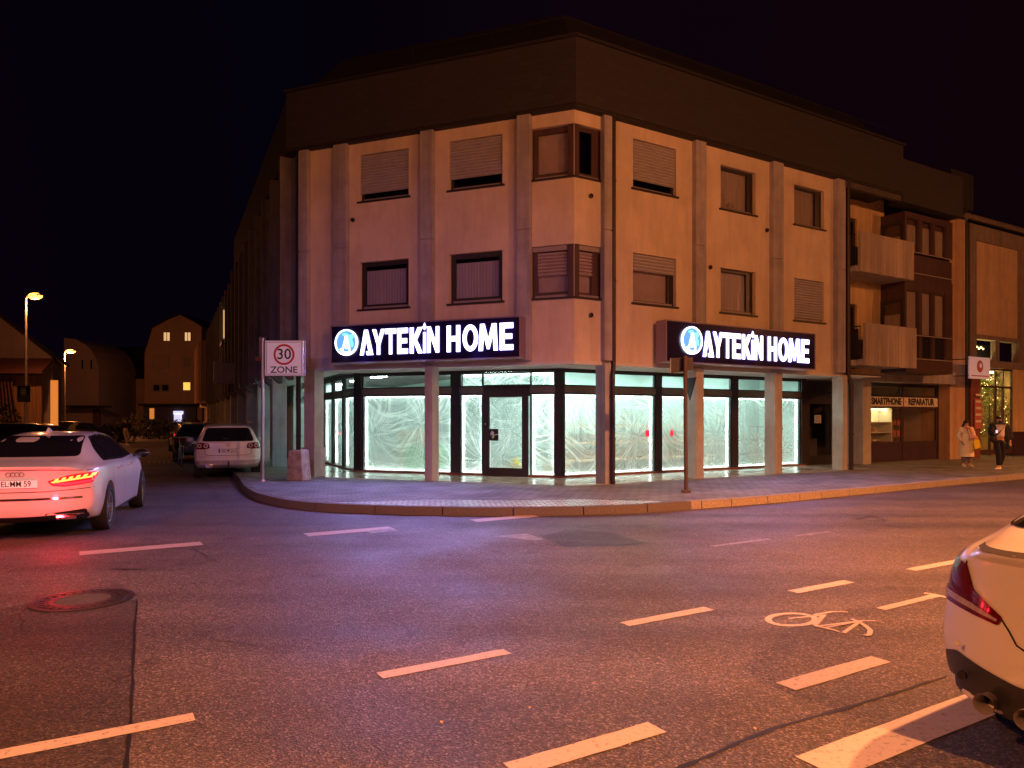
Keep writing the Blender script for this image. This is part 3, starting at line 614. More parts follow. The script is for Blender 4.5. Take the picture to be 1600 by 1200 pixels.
# granite corner block guarding the arcade
c=V((*G(460,751,PV),0)); m=MB(); u=V((.95,-.30,0)).normalized(); v=V((.30,.95,0)).normalized()
def bk8(w0,w1,dp): return [(c+u*sx*w0+v*sy*dp).to_tuple()[:2]+(PV-.02,) for sx,sy in ((-1,0),(1,0),(1,1),(-1,1))]+[(c+u*(sx*w1)+v*(sy*dp*.9)).to_tuple()[:2]+(z,) for (sx,sy),z in zip(((-1,0),(1,0),(1,1),(-1,1)),(.90,.92,.92,.88))]
m.hexa(bk8(.25,.19,.4)); o=m.build('guard_stone','granite_rough',None,bevel=.04); tag(o,'waist high rough granite block standing at the arcade corner behind the zone sign','guard stone')
# ================= SHOP FRONTS AND INTERIOR =================
DSH=-2.05; ZB=.20; ZM=2.37; ZTR0=2.60; ZTR1=2.93
csh=2.05*t26
def film(par,F,a,b,z0,z1,d,seed,anch=None,dens=.5,base=None):
    base={3:.22,5:.16,8:.20,11:.12,15:.16,19:.06,21:.1,31:.10}.get(seed,.2) if base is None else base
    rr=random.Random(seed); nx=max(16,int((b-a)/.016)); nz=max(16,int((z1-z0)/.016)); W=b-a; H=z1-z0
    if anch is None:
        anch=[(rr.uniform(-.02,.3)*W,H*rr.uniform(.9,1.02)),(rr.uniform(.7,1.02)*W,H*rr.uniform(.9,1.02)),(rr.choice([0,1])*W,H*rr.uniform(.35,.7)),(rr.uniform(.2,.8)*W,H*-.03)]
    ph=[rr.uniform(0,50) for _ in anch]; sw=[rr.uniform(.75,1.2) for _ in anch]
    vs_=[];fo=[]
    sag=rr.uniform(.3,.7)*W; 
    for j in range(nz+1):
        for i in range(nx+1):
            x=W*i/nx; z=H*j/nz; f=0
            for (ax,az),p,s in zip(anch,ph,sw):
                dx,dz=x-ax,z-az; r=math.hypot(dx,dz)+1e-4; th=math.atan2(dz,dx)+noise.noise(V((x*.7,z*.7,p)))*.7
                g=noise.noise(V((th*6*s,p,r*.35))); g2=noise.noise(V((th*13*s,p+7,r*.5)))
                k1=max(0,1-abs(g)*5)**1.3*.8; k2=max(0,1-abs(g2)*5)**1.6*.6
                m_=max(0,min(1,.5+1.8*noise.noise(V((th*1.7,p+3,r*.8))))); f+=max(k1,k2)*m_*math.exp(-r/.85)*1.5
            # curved sagging creases
            c2=math.hypot((x-sag)*.9,z-H*1.2)+noise.noise(V((x*.9,z*.9,seed)))*.22
            g=noise.noise(V((c2*6,seed*1.3,x*.25))); f+=max(0,1-abs(g)*7)**1.6*.75*max(0,min(1,.25+1.6*noise.noise(V((x*.9,z*.9,seed+9)))))
            edge=min(x,W-x,z,H-z); f+=.30*math.exp(-edge/.06)
            f=min(1.0,max(0,f)+.03*noise.noise(V((x*1.5,z*1.5,seed+4)))+.05)
            q=F.P(a+x,d+.035*f+.02*noise.noise(V((x*2.5,z*2.5,seed))),z0+z); vs_.append(q); fo.append(f*dens*1.6+base*(1+.8*noise.noise(V((x*.8,z*.8,seed+2)))))
    fs=[]
    for j in range(nz):
        for i in range(nx):
            k=j*(nx+1)+i; fs.append((k,k+1,k+nx+2,k+nx+1))
    me=bpy.data.meshes.new('plastic_sheet'); O=ORG[par.name]; me.from_pydata([tuple(v-O) for v in vs_],[],fs); me.materials.append(MAT['plastic_film'])
    at=me.attributes.new('fold','FLOAT','POINT'); at.data.foreach_set('value',[max(0,min(1,x)) for x in fo])
    for p in me.polygons: p.use_smooth=True
    o=bpy.data.objects.new('plastic_sheet',me); link(o,par); ORG[o.name]=O; return o
def shopwin(F,a,b,z0=ZB,z1=ZM,d=DSH,seed=1,sheet=True,led='tlrb',anch=None,par=B,transom=True,fw=.045,dens=.5,name='shop_window'):
    m=MB(); frame_ring(m,F,a,b,z0-.06,z1+.02,d-.07,d,fw,.06); 
    if transom: frame_ring(m,F,a,b,ZTR0-.03,ZTR1+.04,d-.07,d,fw,.03); m.cm=1; m.fbox(F,a,b,d-.10,d+.02,z1+.021,ZTR0-.031)
    o=m.build(name,['frame_dark','shutter_box'],par)
    m=MB(); m.fquad(F,a+fw,b-fw,d-.035,z0,z1-.025)
    if transom: m.fquad(F,a+fw,b-fw,d-.035,ZTR0,ZTR1)
    m.build('pane','glass',o)
    if led:
        m=MB(); w=.016; x0,x1=a+fw+.012,b-fw-.012; y0,y1=z0+.015,z1-.04; D=d-.14
        if 't' in led: m.fbox(F,x0,x1,D-w,D,y1-w,y1)
        if 'b' in led: m.fbox(F,x0,x1,D-w,D,y0,y0+w)
        if 'l' in led: m.fbox(F,x0,x0+w,D-w,D,y0+w,y1-w)
        if 'r' in led: m.fbox(F,x1-w,x1,D-w,D,y0+w,y1-w)
        m.build('led_strip','led_strip',o)
    if sheet: film(o,F,a+fw-.02,b-fw+.02,z0,z1,d-.10,seed,anch,dens)
    return o
def S2(F,p): return F.S(p,DSH)
def post(F,a,b,d0=DSH-.1,d1=DSH+.02,z0=PV,z1=ZTR1+.1,name='frame_post',mt='frame_dark'):
    m=MB(); m.fbox(F,a,b,d0,d1,z0,z1); return m.build(name,mt,B)
# left front
xa=S2(FL,566)
sA=[S2(FL,x) for x in (566,706)]
shopwin(FL,sA[1],sA[0],seed=3,led='trlb',dens=.62,anch=[(1.0,1.35),(2.62,1.0),(2.7,2.2),(.0,-.05),(2.5,.1)])
post(FL,S2(FL,718),S2(FL,706)); post(FL,xa,S2(FL,554),d1=DSH+.05)
shopwin(FL,S2(FL,755),S2(FL,718),seed=5,led='lrtb',dens=.8,anch=[(1.0,2.2),(.1,2.2),(.0,.4)])
shopwin(FL,S2(FL,868),S2(FL,828),seed=8,led='lrtb',dens=.9,anch=[(.55,2.2),(.9,1.6),(1.05,.9)])
# door between them, standing a little proud
a,b=S2(FL,826.5),S2(FL,757); dd=DSH+.09
m=MB(); frame_ring(m,FL,a,b,PV+.01,2.60,dd-.06,dd,.17,.22); m.fbox(FL,a+.17,b-.17,dd-.06,dd,2.28,2.43); m.fbox(FL,a-.02,b+.02,dd-.14,dd-.061,2.30,2.62)
do=m.build('shop_door','frame_dark',B); 
m=MB(); m.fquad(FL,a+.17,b-.17,dd-.03,.36,2.28); m.build('pane','glass',do); film(do,FL,a+.18,b-.18,.36,2.27,dd-.10,31,dens=.38,anch=[(.3,1.0),(.55,.3),(.05,1.9)])
m=MB(); hb=b-.17; m.fbox(FL,hb-.28,hb-.0,dd+.001,dd+.012,1.10,1.42); m.build('handle_plate','black_plastic',do)
M=basis(FL.P(hb-.12,dd+.03,1.26),FL.u,V((0,0,1)),FL.n); m=MB(); m.lathe([(.0,.0),(.075,.0),(.09,.02),(.075,.035),(0,.03)],M@Matrix.Diagonal((.75,1.1,1,1)),20); m.tube([FL.P(hb-.16,dd+.035,1.26),FL.P(hb-.28,dd+.035,1.27)],.016,6); m.build('handle','chrome',do,True)
m=MB(); M=basis(FL.P(b-.07,dd+.004,1.55),FL.u,V((0,0,1)),FL.n); m.lathe([(0,0),(.02,0),(.02,.012),(0,.012)],M,10); m.build('lock','chrome',do)
# transom film over the door, half fallen
m=MB(); 
for (p,q) in ((755,826),):
    pass
frame_ring(m,FL,S2(FL,868),S2(FL,718),ZTR0-.028,ZTR1+.039,DSH-.16,DSH-.101,.04,.03)
tw=m.build('transom_frame','frame_dark',B); film(tw,FL,S2(FL,866),S2(FL,720),ZTR0-.02,ZTR1+.03,DSH-.19,21,dens=.9,anch=[(.1,.35),(1.3,.4),(2.4,.38),(1.9,-.05)])
m=MB(); m.fbox(FL,S2(FL,866),S2(FL,720),DSH-.24,DSH-.225,ZTR1+.0,ZTR1+.016); m.build('led_strip','led_strip',tw)
# corner post
nnn=nn; pc=V((K[0],K[1],0))-nnn*(2.03/math.cos(R(26))); pd=V((K[0],K[1],0))-nnn*(2.22/math.cos(R(26)))
m=MB(); p=[FL.P(S2(FL,868),DSH+.03,0),pc+nnn*.02,FR.P(S2(FR,881),DSH+.03,0),FR.P(S2(FR,881),DSH-.12,0),pd,FL.P(S2(FL,868),DSH-.12,0)]
m.prism([(q.x,q.y) for q in p],PV,ZS-.063); m.build('corner_frame_post','frame_dark',B)
# right front
edges=[881,1024,1033,1143,1152.5,1251]
for k in range(3):
    a,b=S2(FR,edges[2*k]),S2(FR,edges[2*k+1]); shopwin(FR,a,b,seed=11+k*4,led=['tb' 'r','tblr','trlb'][k],dens=[.55,.5,.6][k],anch=[[(.9,2.3),(2.6,1.0),(.5,-.05),(3.0,1.9)],[(.7,-.05),(2.4,.9),(1.6,2.25)],[(.4,2.2),(2.0,2.3),(1.3,-.1),(2.6,2.3)]][k])
    if k<2: post(FR,b,S2(FR,edges[2*k+2]))
post(FR,S2(FR,1251),S2(FR,1258),d1=DSH+.05,z0=PV)
# header beam above the glazing
prz(ringpoly(DSH+.03,DSH-.14,S2(FL,554),S2(FR,1258)),ZTR1+.042,ZS-.056,'shopfront_header','frame_dark')
prz(ringpoly(DSH+.06,DSH-.05,S2(FL,554),S2(FR,1258)),PV,PV+.055,'shopfront_base','brown_red')
# angled side glazing going back along the side street
F3=Frame((FL.P(S2(FL,555),DSH,0).x,FL.P(S2(FL,555),DSH,0).y),(SD.x,SD.y),(SD.y*-1,SD.x))
F3.n=V((-SD.y,SD.x,0))
for k in range(6):
    a=.06+k*1.62; o=shopwin(F3,a,a+1.55,d=0,seed=40+k,led='lrt',dens=.7); m=MB(); m.fbox(F3,a+1.55,a+1.62,-.1,.03,PV,ZTR1+.1); m.build('frame_post','frame_dark',B)
m=MB(); m.fbox(F3,0,10,-.1,.03,ZTR1+.042,ZS-.03); m.build('shopfront_header','frame_dark',B)
m=MB(); m.fbox(F3,0,10,-.05,.05,PV,PV+.05); m.build('shopfront_base','brown_red',B)
# interior shell
m=MB(); pts=[FL.P(S2(FL,556),DSH-.16,0),V((K[0],K[1],0))-nn*(2.25/math.cos(R(26))),FR.P(S2(FR,1256),DSH-.16,0),FR.P(S2(FR,1256),-6.5,0),V((K[0],K[1],0))-nn*7.6,F3.P(9.9,-6,0),F3.P(9.9,-.16,0)]
m.cm=0; m.poly([(q.x,q.y,PV+.012) for q in pts]); m.cm=1; m.poly([(q.x,q.y,ZS+.02) for q in pts])
m.cm=2
for i in (2,3,4,5): q,w=pts[i],pts[i+1]; m.poly([(q.x,q.y,PV),(w.x,w.y,PV),(w.x,w.y,ZS+.02),(q.x,q.y,ZS+.02)])
m.build('shop_interior',['shop_floor','shop_wall','shop_wall'],B)
# partition a metre and a half behind the display windows keeps the view shallow
for F,s0,s1,dd_ in ((FR,1.9,11.0,-3.9),):
    m=MB(); m.fbox(F,s0,s1,dd_-.06,dd_,PV+.013,ZS+.01); m.build('interior_partition','shop_wall',B)
# ceiling light panels
for F,lst in ((FL,((1.4,-3.2),(3.4,-3.2),(5.5,-3.2),(2.4,-5),(5,-5))),(FR,((2.0,-2.9),(4.2,-2.9),(6.4,-2.9),(8.6,-2.9)))):
    for s,d in lst: m=MB(); m.fbox(F,s-.55,s+.55,d-.12,d+.12,ZS-.03,ZS+.0); m.build('ceiling_panel_light','led_panel',B)
m=MB()
for s in (2,5,8): m.fbox(F3,s-.5,s+.5,-1.4,-1.1,ZS-.03,ZS)
m.build('ceiling_panel_light','led_panel',B)
# shelving and goods inside
SH='shelves inside the shop'
def shelf_unit(F,a,b,d,label):
    t=thing('shelf_unit',label,'shelf',tuple(F.P((a+b)/2,d,PV)),group=SH); 
    m=MB()
    for z in (.45,.95,1.45): m.fbox(F,a,b,d-.4,d,z,z+.07)
    m.build('shelf_board','shelf',t); m=MB()
    for s in [a+(b-a)*k/3 for k in range(4)]: m.fbox(F,s-.02,s+.02,d-.43,d-.41,PV+.015,2.0)
    m.build('upright','shelf_metal',t); return t
shelf_unit(FR,2.1,4.6,-3.35,'wooden shelves seen through the film left of the second street column'); shelf_unit(FR,4.9,7.6,-3.35,'wooden shelves seen through the film behind the street sign pole'); 
t=thing('clothes_rack','bare metal rack with three rails behind the last plastic covered window','rack',tuple(FR.P(9,-2.6,PV)))
m=MB()
for s in (8.2,9.6): 
    for d in (-2.5,-2.9): m.tube([FR.P(s,d,PV+.013),FR.P(s,d,1.45)],.016,6)
m.build('rack_post','shelf_metal',t); m=MB()
for z in (.55,1.0,1.43): m.tube([FR.P(8.2,-2.5,z),FR.P(9.6,-2.5,z)],.013,6); m.tube([FR.P(8.2,-2.9,z),FR.P(9.6,-2.9,z)],.013,6)
m.build('rail','shelf_metal',t)
def cbox(F,s,d,z,w,h,dp,mt,name,label,cat):
    m=MB(); m.fbox(F,s-w/2,s+w/2,d-dp,d,z,z+h); m.fbox(F,s-w/2-.01,s+w/2+.01,d-dp-.01,d+.01,z+h*.82,z+h*.9); return tag(m.build(name,mt,None,bevel=.01),label,cat)
cbox(FL,S2(FL,727),-2.9,PV+.013,.35,.30,.3,'boxwhite','storage_box','pale green storage box on the shop floor left of the door','box')
cbox(FL,S2(FL,850),-3.0,PV+.013,.7,.32,.4,'cardboard','cardboard_box','flat cardboard box on the shop floor right of the door','box')
p=FL.P(S2(FL,801),-2.3,.4); m=MB(); m.lathe([(.10,PV+.013),(.11,.34),(.16,.40),(.15,.46),(.07,.60),(.05,.66)],Matrix.Translation((p.x,p.y,0)),14); o=m.build('yellow_bucket','yellow',None,True); tag(o,'yellow bucket standing just inside the shop door','bucket')
m=MB(); q=FL.P(S2(FL,745),-3.0,0); m.tube([(q.x,q.y,PV+.013),(q.x,q.y,1.3)],.02,6); m.box(q.x-.15,q.x+.15,q.y-.03,q.y+.03,PV+.013,PV+.06); tag(m.build('broom','boxwhite'),'broom with an upright pale handle leaning place left of the shop door','broom')
for px,py,w,h,lab in ((1052,677,.12,.19,'round red tag hanging behind the film left of the street sign pole'),(1014,677,.17,.2,'pale red tag hanging beside the led edged frame')):
    s=S2(FR,px); z=FR.Z(s,DSH,py); M=basis(FR.P(s,DSH-.06,z),FR.u,V((0,0,1)),FR.n); m=MB(); m.lathe([(0,-.006),(w/2,-.006),(w/2,.006),(0,.006)],M@Matrix.Diagonal((1,h/w,1,1)),20); m.tube([FR.P(s,DSH-.06,z+h/2),FR.P(s,DSH-.06,z+h/2+.12)],.004,4); tag(m.build('red_tag','red_item'),lab,'tag')
cbox(FL,S2(FL,640),-2.75,PV+.013,1.1,.75,.5,'counter_green','counter','low green counter behind the large left shop window','counter')
cbox(FL,S2(FL,600),-3.6,PV+.013,.9,1.2,.5,'cardboard','carton_stack','tall brown carton behind the large left shop window','carton')
t=thing('step_ladder','aluminium step ladder standing behind the large left shop window','ladder',tuple(FL.P(S2(FL,690),-3.2,PV)))
for sg in (-1,1):
    m=MB(); m.tube([FL.P(S2(FL,690)+.25*sg,-3.0,PV+.013),FL.P(S2(FL,690)+.15*sg,-3.3,1.9)],.02,6); m.build('rail','steel',t); m=MB(); m.tube([FL.P(S2(FL,690)+.25*sg,-3.7,PV+.013),FL.P(S2(FL,690)+.15*sg,-3.33,1.88)],.015,6); m.build('rear_leg','steel',t)
for k in range(5): z=.4+.33*k; m=MB(); m.fbox(FL,S2(FL,690)-.24+.015*k,S2(FL,690)+.24-.015*k,-3.12-.05*k,-3.02-.05*k,z,z+.025); m.build('step','steel',t)
# ================= ILLUMINATED SHOP SIGNS =================
PW_SIGN=(520,240)
GL={'A':([(0,0),(.33,1),(.58,1),(1,0),(.52,0),(.47,.15),(.66,.15),(.47,.62),(.25,0)],),
'Y':([(0,1),(.28,1),(.5,.60),(.72,1),(1,1),(.62,.38),(.62,0),(.38,0),(.38,.38)],),
'T':([(0,1),(1,1),(1,.80),(.63,.80),(.63,0),(.37,0),(.37,.80),(0,.80)],),
'E':([(0,0),(0,1),(1,1),(1,.80),(.34,.80),(.34,.60),(.92,.60),(.92,.41),(.34,.41),(.34,.20),(1,.20),(1,0)],),
'K':([(0,0),(0,1),(.28,1),(.28,.60),(.64,1),(1,1),(.54,.52),(1,0),(.66,0),(.36,.37),(.28,.29),(.28,0)],),
'I':([(0,0),(0,.80),(1,.80),(1,0)],[(.5,.88),(1.25,.98),(.5,1.16),(-.25,.98)]),
'N':([(0,0),(0,1),(.28,1),(.74,.38),(.74,1),(1,1),(1,0),(.74,0),(.26,.63),(.26,0)],),
'H':([(0,0),(0,1),(.28,1),(.28,.60),(.72,.60),(.72,1),(1,1),(1,0),(.72,0),(.72,.40),(.28,.40),(.28,0)],),
'M':([(0,0),(.08,1),(.30,1),(.5,.42),(.70,1),(.92,1),(1,0),(.79,0),(.745,.60),(.56,.06),(.44,.06),(.255,.60),(.21,0)],),
'O':'ring'}
SEQ='AYTEKIN HOME'; fr=[(0,.092),(.087,.172),(.176,.25),(.26,.33),(.345,.428),(.434,.450),(.460,.537),None,(.588,.672),(.689,.785),(.79,.907),(.92,1)]
def shop_sign(F,s0,s1,z0,z1,ts0,ts1,tz0,tz1,lc,lz,lr,label,rev):
    t=thing('shop_sign',label,'shop sign',tuple(F.P((s0+s1)/2,.2,z0)),group='illuminated shop signs')
    m=MB(); m.fbox(F,s0,s1,.0,.33,z0,z1); m.build('sign_box','panel_edge',t)
    m=MB(); m.fbox(F,s0+.03,s1-.03,.331,.345,z0+.03,z1-.03); m.build('sign_panel','panel_navy',t)
    m=MB(); frame_ring(m,F,s0,s1,z0,z1,.331,.36,.026); m.build('sign_trim','panel_edge',t)
    H=tz1-tz0; D=.350; T=.022
    for ch,f in zip(SEQ,fr):
        if ch==' ': continue
        a=ts0+(ts1-ts0)*f[0]; b=ts0+(ts1-ts0)*f[1]; m=MB()
        loops=GL[ch]
        if loops=='ring':
            n=28; o_=[(.5+.5*math.cos(2*PI*k/n),.5+.5*math.sin(2*PI*k/n)) for k in range(n)]; i_=[(.5+.5*.52*math.cos(2*PI*k/n),.5+.5*.64*math.sin(2*PI*k/n)) for k in range(n)]
            P=lambda q,d:F.P(a+(b-a)*q[0],d,tz0+H*q[1])
            for k in range(n):
                j=(k+1)%n; m.cm=0; m.poly([P(o_[k],D+T),P(o_[j],D+T),P(i_[j],D+T),P(i_[k],D+T)]); m.cm=1; m.poly([P(o_[k],D),P(o_[j],D),P(o_[j],D+T),P(o_[k],D+T)]); m.poly([P(i_[k],D),P(i_[j],D),P(i_[j],D+T),P(i_[k],D+T)])
        else:
            for lp in loops:
                P=[F.P(a+(b-a)*q[0],D+T,tz0+H*q[1]) for q in lp]; tri=geometry.tessellate_polygon([[V((q[0],q[1],0)) for q in lp]]); m.cm=0
                for tr in tri: m.poly([P[k] for k in tr])
                m.cm=1
                Q=[F.P(a+(b-a)*q[0],D,tz0+H*q[1]) for q in lp]
                for k in range(len(P)): j=(k+1)%len(P); m.poly([Q[k],Q[j],P[j],P[k]])
        o=m.build('letter',['letter_white','letter_side'],t)
    M=basis(F.P(lc,D,lz),F.u*(1 if not rev else -1),V((0,0,1)),F.n)
    m=MB(); m.lathe([(lr,0),(lr,.05),(lr*.90,.05),(lr*.90,.03)],M,40); lo=m.build('logo_ring','logo_white',t,False)
    m=MB(); m.lathe([(lr*.9,.031),(0,.031)],M,40); m.build('logo_disc','logo_blue',t)
    # the lettering's own light thrown on the pavement and road
    for q in (.2,.5,.8):
        l=bpy.data.lights.new('sign_light','SPOT'); l.energy=PW_SIGN[0 if rev else 1]; l.color=(.34,.30,1.0); l.shadow_soft_size=.12; l.spot_size=R(150); l.spot_blend=.9
        p_=F.P(s0+(s1-s0)*q,.42,(z0+z1)/2); lo_=bpy.data.objects.new('sign_light',l); link(lo_,t); lo_.location=p_-ORG[t.name]; lo_.rotation_euler=(F.n*1.0+V((0,0,-.75))).to_track_quat('-Z','Y').to_euler()
    m=MB()   # continents-like teal patches and a white curled mark
    for (cx,cy,rx,ry,ro) in ((.35,.35,.34,.2,.6),(.48,-.05,.16,.3,.2),(-.1,.62,.26,.1,.1),(.15,.5,.2,.12,-.4)):
        m.poly([M@V((lr*(cx+rx*math.cos(k*PI/8)*math.cos(ro)-ry*math.sin(k*PI/8)*math.sin(ro)+.03*math.sin(k*5)),lr*(cy+rx*math.cos(k*PI/8)*math.sin(ro)+ry*math.sin(k*PI/8)*math.cos(ro)),.033+cx*.0006+cy*.0004)) for k in range(16)])
    m.build('logo_patch','logo_teal',t)
    m=MB()
    def stroke(pts,w,zz):
        for k in range(len(pts)-1):
            p,q=V(pts[k]),V(pts[k+1]); tt=(q-p).normalized(); nrm=V((-tt.y,tt.x))*w; m.poly([M@V((lr*(p+nrm).x,lr*(p+nrm).y,zz)),M@V((lr*(q+nrm).x,lr*(q+nrm).y,zz)),M@V((lr*(q-nrm).x,lr*(q-nrm).y,zz)),M@V((lr*(p-nrm).x,lr*(p-nrm).y,zz))])
    stroke([(-.34,-.62),(-.05,.30)],.085,.037); stroke([(.05,.30),(.30,-.55)],.10,.0385); stroke([(-.02,-.50),(.02,-.2),(.10,-.02)],.06,.040)
    stroke([(-.52,-.45),(-.30,-.72),(.05,-.80),(.40,-.66)],.06,.0415); stroke([(-.12,.36),(.0,.52),(.14,.36)],.06,.043)
    m.build('logo_mark','logo_white',t)
    return t
# on the left face s grows to the left, so text runs from high s to low s
dS=.35; s_=lambda F,p:F.S(p,dS)
shop_sign(FL,s_(FL,813),s_(FL,516.5),3.12,4.10,s_(FL,563),s_(FL,802),3.31,3.95,s_(FL,542),3.65,.335,'navy illuminated shop sign with white letters on the corner front above the shop door',True)
zr=lambda p,y:FR.Z(s_(FR,p),dS,y)
shop_sign(FR,s_(FR,1040.5),s_(FR,1274),3.09,4.13,s_(FR,1098),s_(FR,1263.5),3.27,3.93,s_(FR,1080),3.66,.35,'navy illuminated shop sign with white letters on the street side behind the sign pole',False)
# ================= RIGHT PART: SIDE DOOR, BALCONIES, BAY, PHONE SHOP =================
sx=lambda p,d=0:FR.S(p,d); zy=lambda s,d,y:FR.Z(s,d,y)
dR=-1.15
# side door in the arcade
a,b=sx(1260,DSH),sx(1303,DSH); m=MB(); frame_ring(m,FR,a,b,PV+.01,2.36,DSH-.06,DSH,.16,.30); m.fbox(FR,a-.04,b+.2,DSH-.06,DSH+.02,2.36,2.52)
do=m.build('side_door','frame_dark',B); m=MB(); m.fquad(FR,a+.16,b-.16,DSH-.03,.45,2.22); m.build('pane','glass_grey',do)
m=MB(); m.fbox(FR,a+.45,a+.80,DSH-.028,DSH-.02,1.55,1.82); p=m.build('door_notice','paper',do)
m=MB()
for k in range(5): m.fbox(FR,a+.50,a+.75-.05*(k%2),DSH-.019,DSH-.0175,1.60+.04*k,1.614+.04*k)
m.build('notice_lines','ink',do)
m=MB(); m.fbox(FR,a+.16,b-.16,-2.9,-2.87,PV,2.3); m.build('hall_wall','concrete',B)
m=MB(); m.fbox(FR,a-.02,a+.42,DSH-.2,DSH-.1,1.0,1.42); m.build('door_poster','poster',do)
m=MB(); m.fbox(FR,a+.2,b-.5,-2.5,-2.35,.3,1.0); tag(m.build('wall_cabinet','zinc'),'grey metal cabinet behind the glass of the dark side door','cabinet')
m=MB(); frame_ring(m,FR,a,b+1.3,2.55,ZTR1+.02,DSH-.07,DSH,.05); fo=m.build('fanlight','frame_dark',B); m=MB(); m.fquad(FR,a+.05,b+1.25,DSH-.04,2.6,ZTR1); m.build('pane','glass_grey',fo)
m=MB(); m.fbox(FR,a,b+1.3,DSH-.6,DSH-.55,2.4,ZS); m.build('fanlight_backing','concrete',B)
# narrow window right of the downpipe
a2,b2=sx(1327,DSH),sx(1339.5,DSH); shopwin(FR,a2-.1,b2+.1,z0=.85,z1=2.33,seed=77,led='',dens=.5,transom=False); m=MB(); m.fbox(FR,b+.02,b2+.12,DSH-.08,DSH-.0,PV,.79); m.build('base_panel','frame_dark',B)
m=MB(); m.fbox(FR,b+.02,a2-.105,DSH-.08,DSH-.01,.79,2.36); m.build('frame_post','frame_dark',B)
# phone shop front
a3,b3=sx(1357,-1.95),sx(1464,-1.95); mid=sx(1410.5,-1.95); d3=-1.95
Z3=lambda y:zy((a3+b3)/2,d3,y)
for (p,q,nm) in ((a3,mid-.03,1),(mid+.03,b3,2)):
    m=MB(); frame_ring(m,FR,p,q,.80,2.13,d3-.06,d3,.05); o=m.build('shop_window','frame_wood',B); m=MB(); m.fquad(FR,p+.05,q-.05,d3-.03,.85,2.08); m.build('pane','glass',o)
    m=MB(); m.fbox(FR,p,q,d3-.07,d3-.01,PV,.80); m.build('base_panel','smart_dark',B)
    m=MB(); frame_ring(m,FR,p,q,2.50,2.92,d3-.06,d3,.045); o=m.build('fanlight','frame_dark',B); m=MB(); m.fquad(FR,p+.04,q-.04,d3-.03,2.54,2.88); m.build('pane','glass',o)
m=MB(); m.fbox(FR,mid-.03,mid+.03,d3-.07,d3+.01,PV,2.95); m.fbox(FR,b3,b3+.16,d3-.07,d3+.03,PV,3.0); m.fbox(FR,a3-.05,b3+.1,d3-.07,d3+.03,2.92,3.0); m.build('frame_post','smart_dark',B)
m=MB(); m.fbox(FR,a3-.24,a3-.0,d3-.2,d3+.05,PV,3.0); m.build('brick_pier','brown_red',B)
t=thing('phone_shop_sign','white two panel fascia sign with dark serif lettering above the phone repair window','shop sign',tuple(FR.P((a3+b3)/2,d3,2.13)))
for p,q,txt,sz in ((a3,mid-.03,'SMARTPHONE',.33),(mid+.03,b3,'REPARATUR',.33)):
    m=MB(); m.fbox(FR,p+.01,q-.01,d3-.03,d3+.03,2.15,2.48); m.build('sign_panel','paper',t)
    place_text(txt,sz,basis(FR.P((p+q)/2,d3+.032,2.315),FR.u,V((0,0,1)),FR.n),'ink',t,'lettering',.003,.016,sx=.86 if len(txt)>9 else .95)
    for e_ in (p+.09,q-.09): m=MB(); M=basis(FR.P(e_,d3+.031,2.315),FR.u,V((0,0,1)),FR.n); m.lathe([(0,.002),(.03,.002)],M,8); m.build('ornament','paper_red',t)
m=MB(); pp=[FR.P(a3-.2,d3-.08,0),FR.P(b3+.1,d3-.08,0),FR.P(b3+.1,-5,0),FR.P(a3-.2,-5,0)]
m.cm=0; m.poly([(q.x,q.y,.5) for q in pp]); m.poly([(q.x,q.y,2.98) for q in pp]); 
for i in (1,2,3): q,w=pp[i],pp[(i+1)%4]; m.poly([(q.x,q.y,PV),(w.x,w.y,PV),(w.x,w.y,3),(q.x,q.y,3)])
m.build('phone_shop_interior','plaster_side',B)
# lit display cabinet
cbx=thing('display_cabinet','lit display cabinet with glass shelves in the phone repair window','display cabinet',tuple(FR.P(a3+.7,-2.4,.85)))
x0,x1=a3+.10,sx(1385,-2.3); m=MB(); m.fbox(FR,x0,x1,-2.62,-2.6,.85,2.12); m.fbox(FR,x1,x1+.03,-2.62,-2.1,.85,2.12); m.build('cabinet_back','boxwhite',cbx)
m=MB()
for z in (1.18,1.55): m.fbox(FR,x0,x1,-2.59,-2.12,z,z+.03)
m.build('cabinet_shelf','paper',cbx); m=MB(); m.fbox(FR,x0,x1,-2.4,-2.3,2.02,2.05); m.build('strip_light','strip_soft',cbx)
m=MB()
for k in range(7): s=x0+.1+(x1-x0-.2)*random.random(); z=random.choice([.86,1.215,1.585]); m.fbox(FR,s-.05,s+.05,-2.45,-2.4,z,z+random.uniform(.1,.2))
m.build('boxed_goods','cardboard',cbx)
m=MB(); m.fbox(FR,mid+.1,mid+.9,-2.9,-2.85,.6,2.0); m.cm=1
for k in range(6): m.fbox(FR,mid+.9+.3*(k%3),mid+1.1+.3*(k%3),-2.9,-2.88,1.0+.45*(k//3),1.25+.45*(k//3))
o=m.build('shop_display_board',['neigh_frame','paper_red']); tag(o,'brown display board behind the right phone repair window','display board')
for s in (a3+.45,mid+.35):
    t=thing('spotlight','small black spotlight behind the fanlight '+('above SMARTPHONE' if s<mid else 'above REPARATUR'),'spotlight',tuple(FR.P(s,-2.3,2.85))); m=MB(); m.tube([FR.P(s,-2.3,2.97),FR.P(s,-2.3,2.78)],.02,6); m.build('arm','black_plastic',t); m=MB(); m.tube([FR.P(s-.12,-2.25,2.66),FR.P(s+.06,-2.3,2.80)],[.07,.05],8); m.build('lamp_head','black_plastic',t)
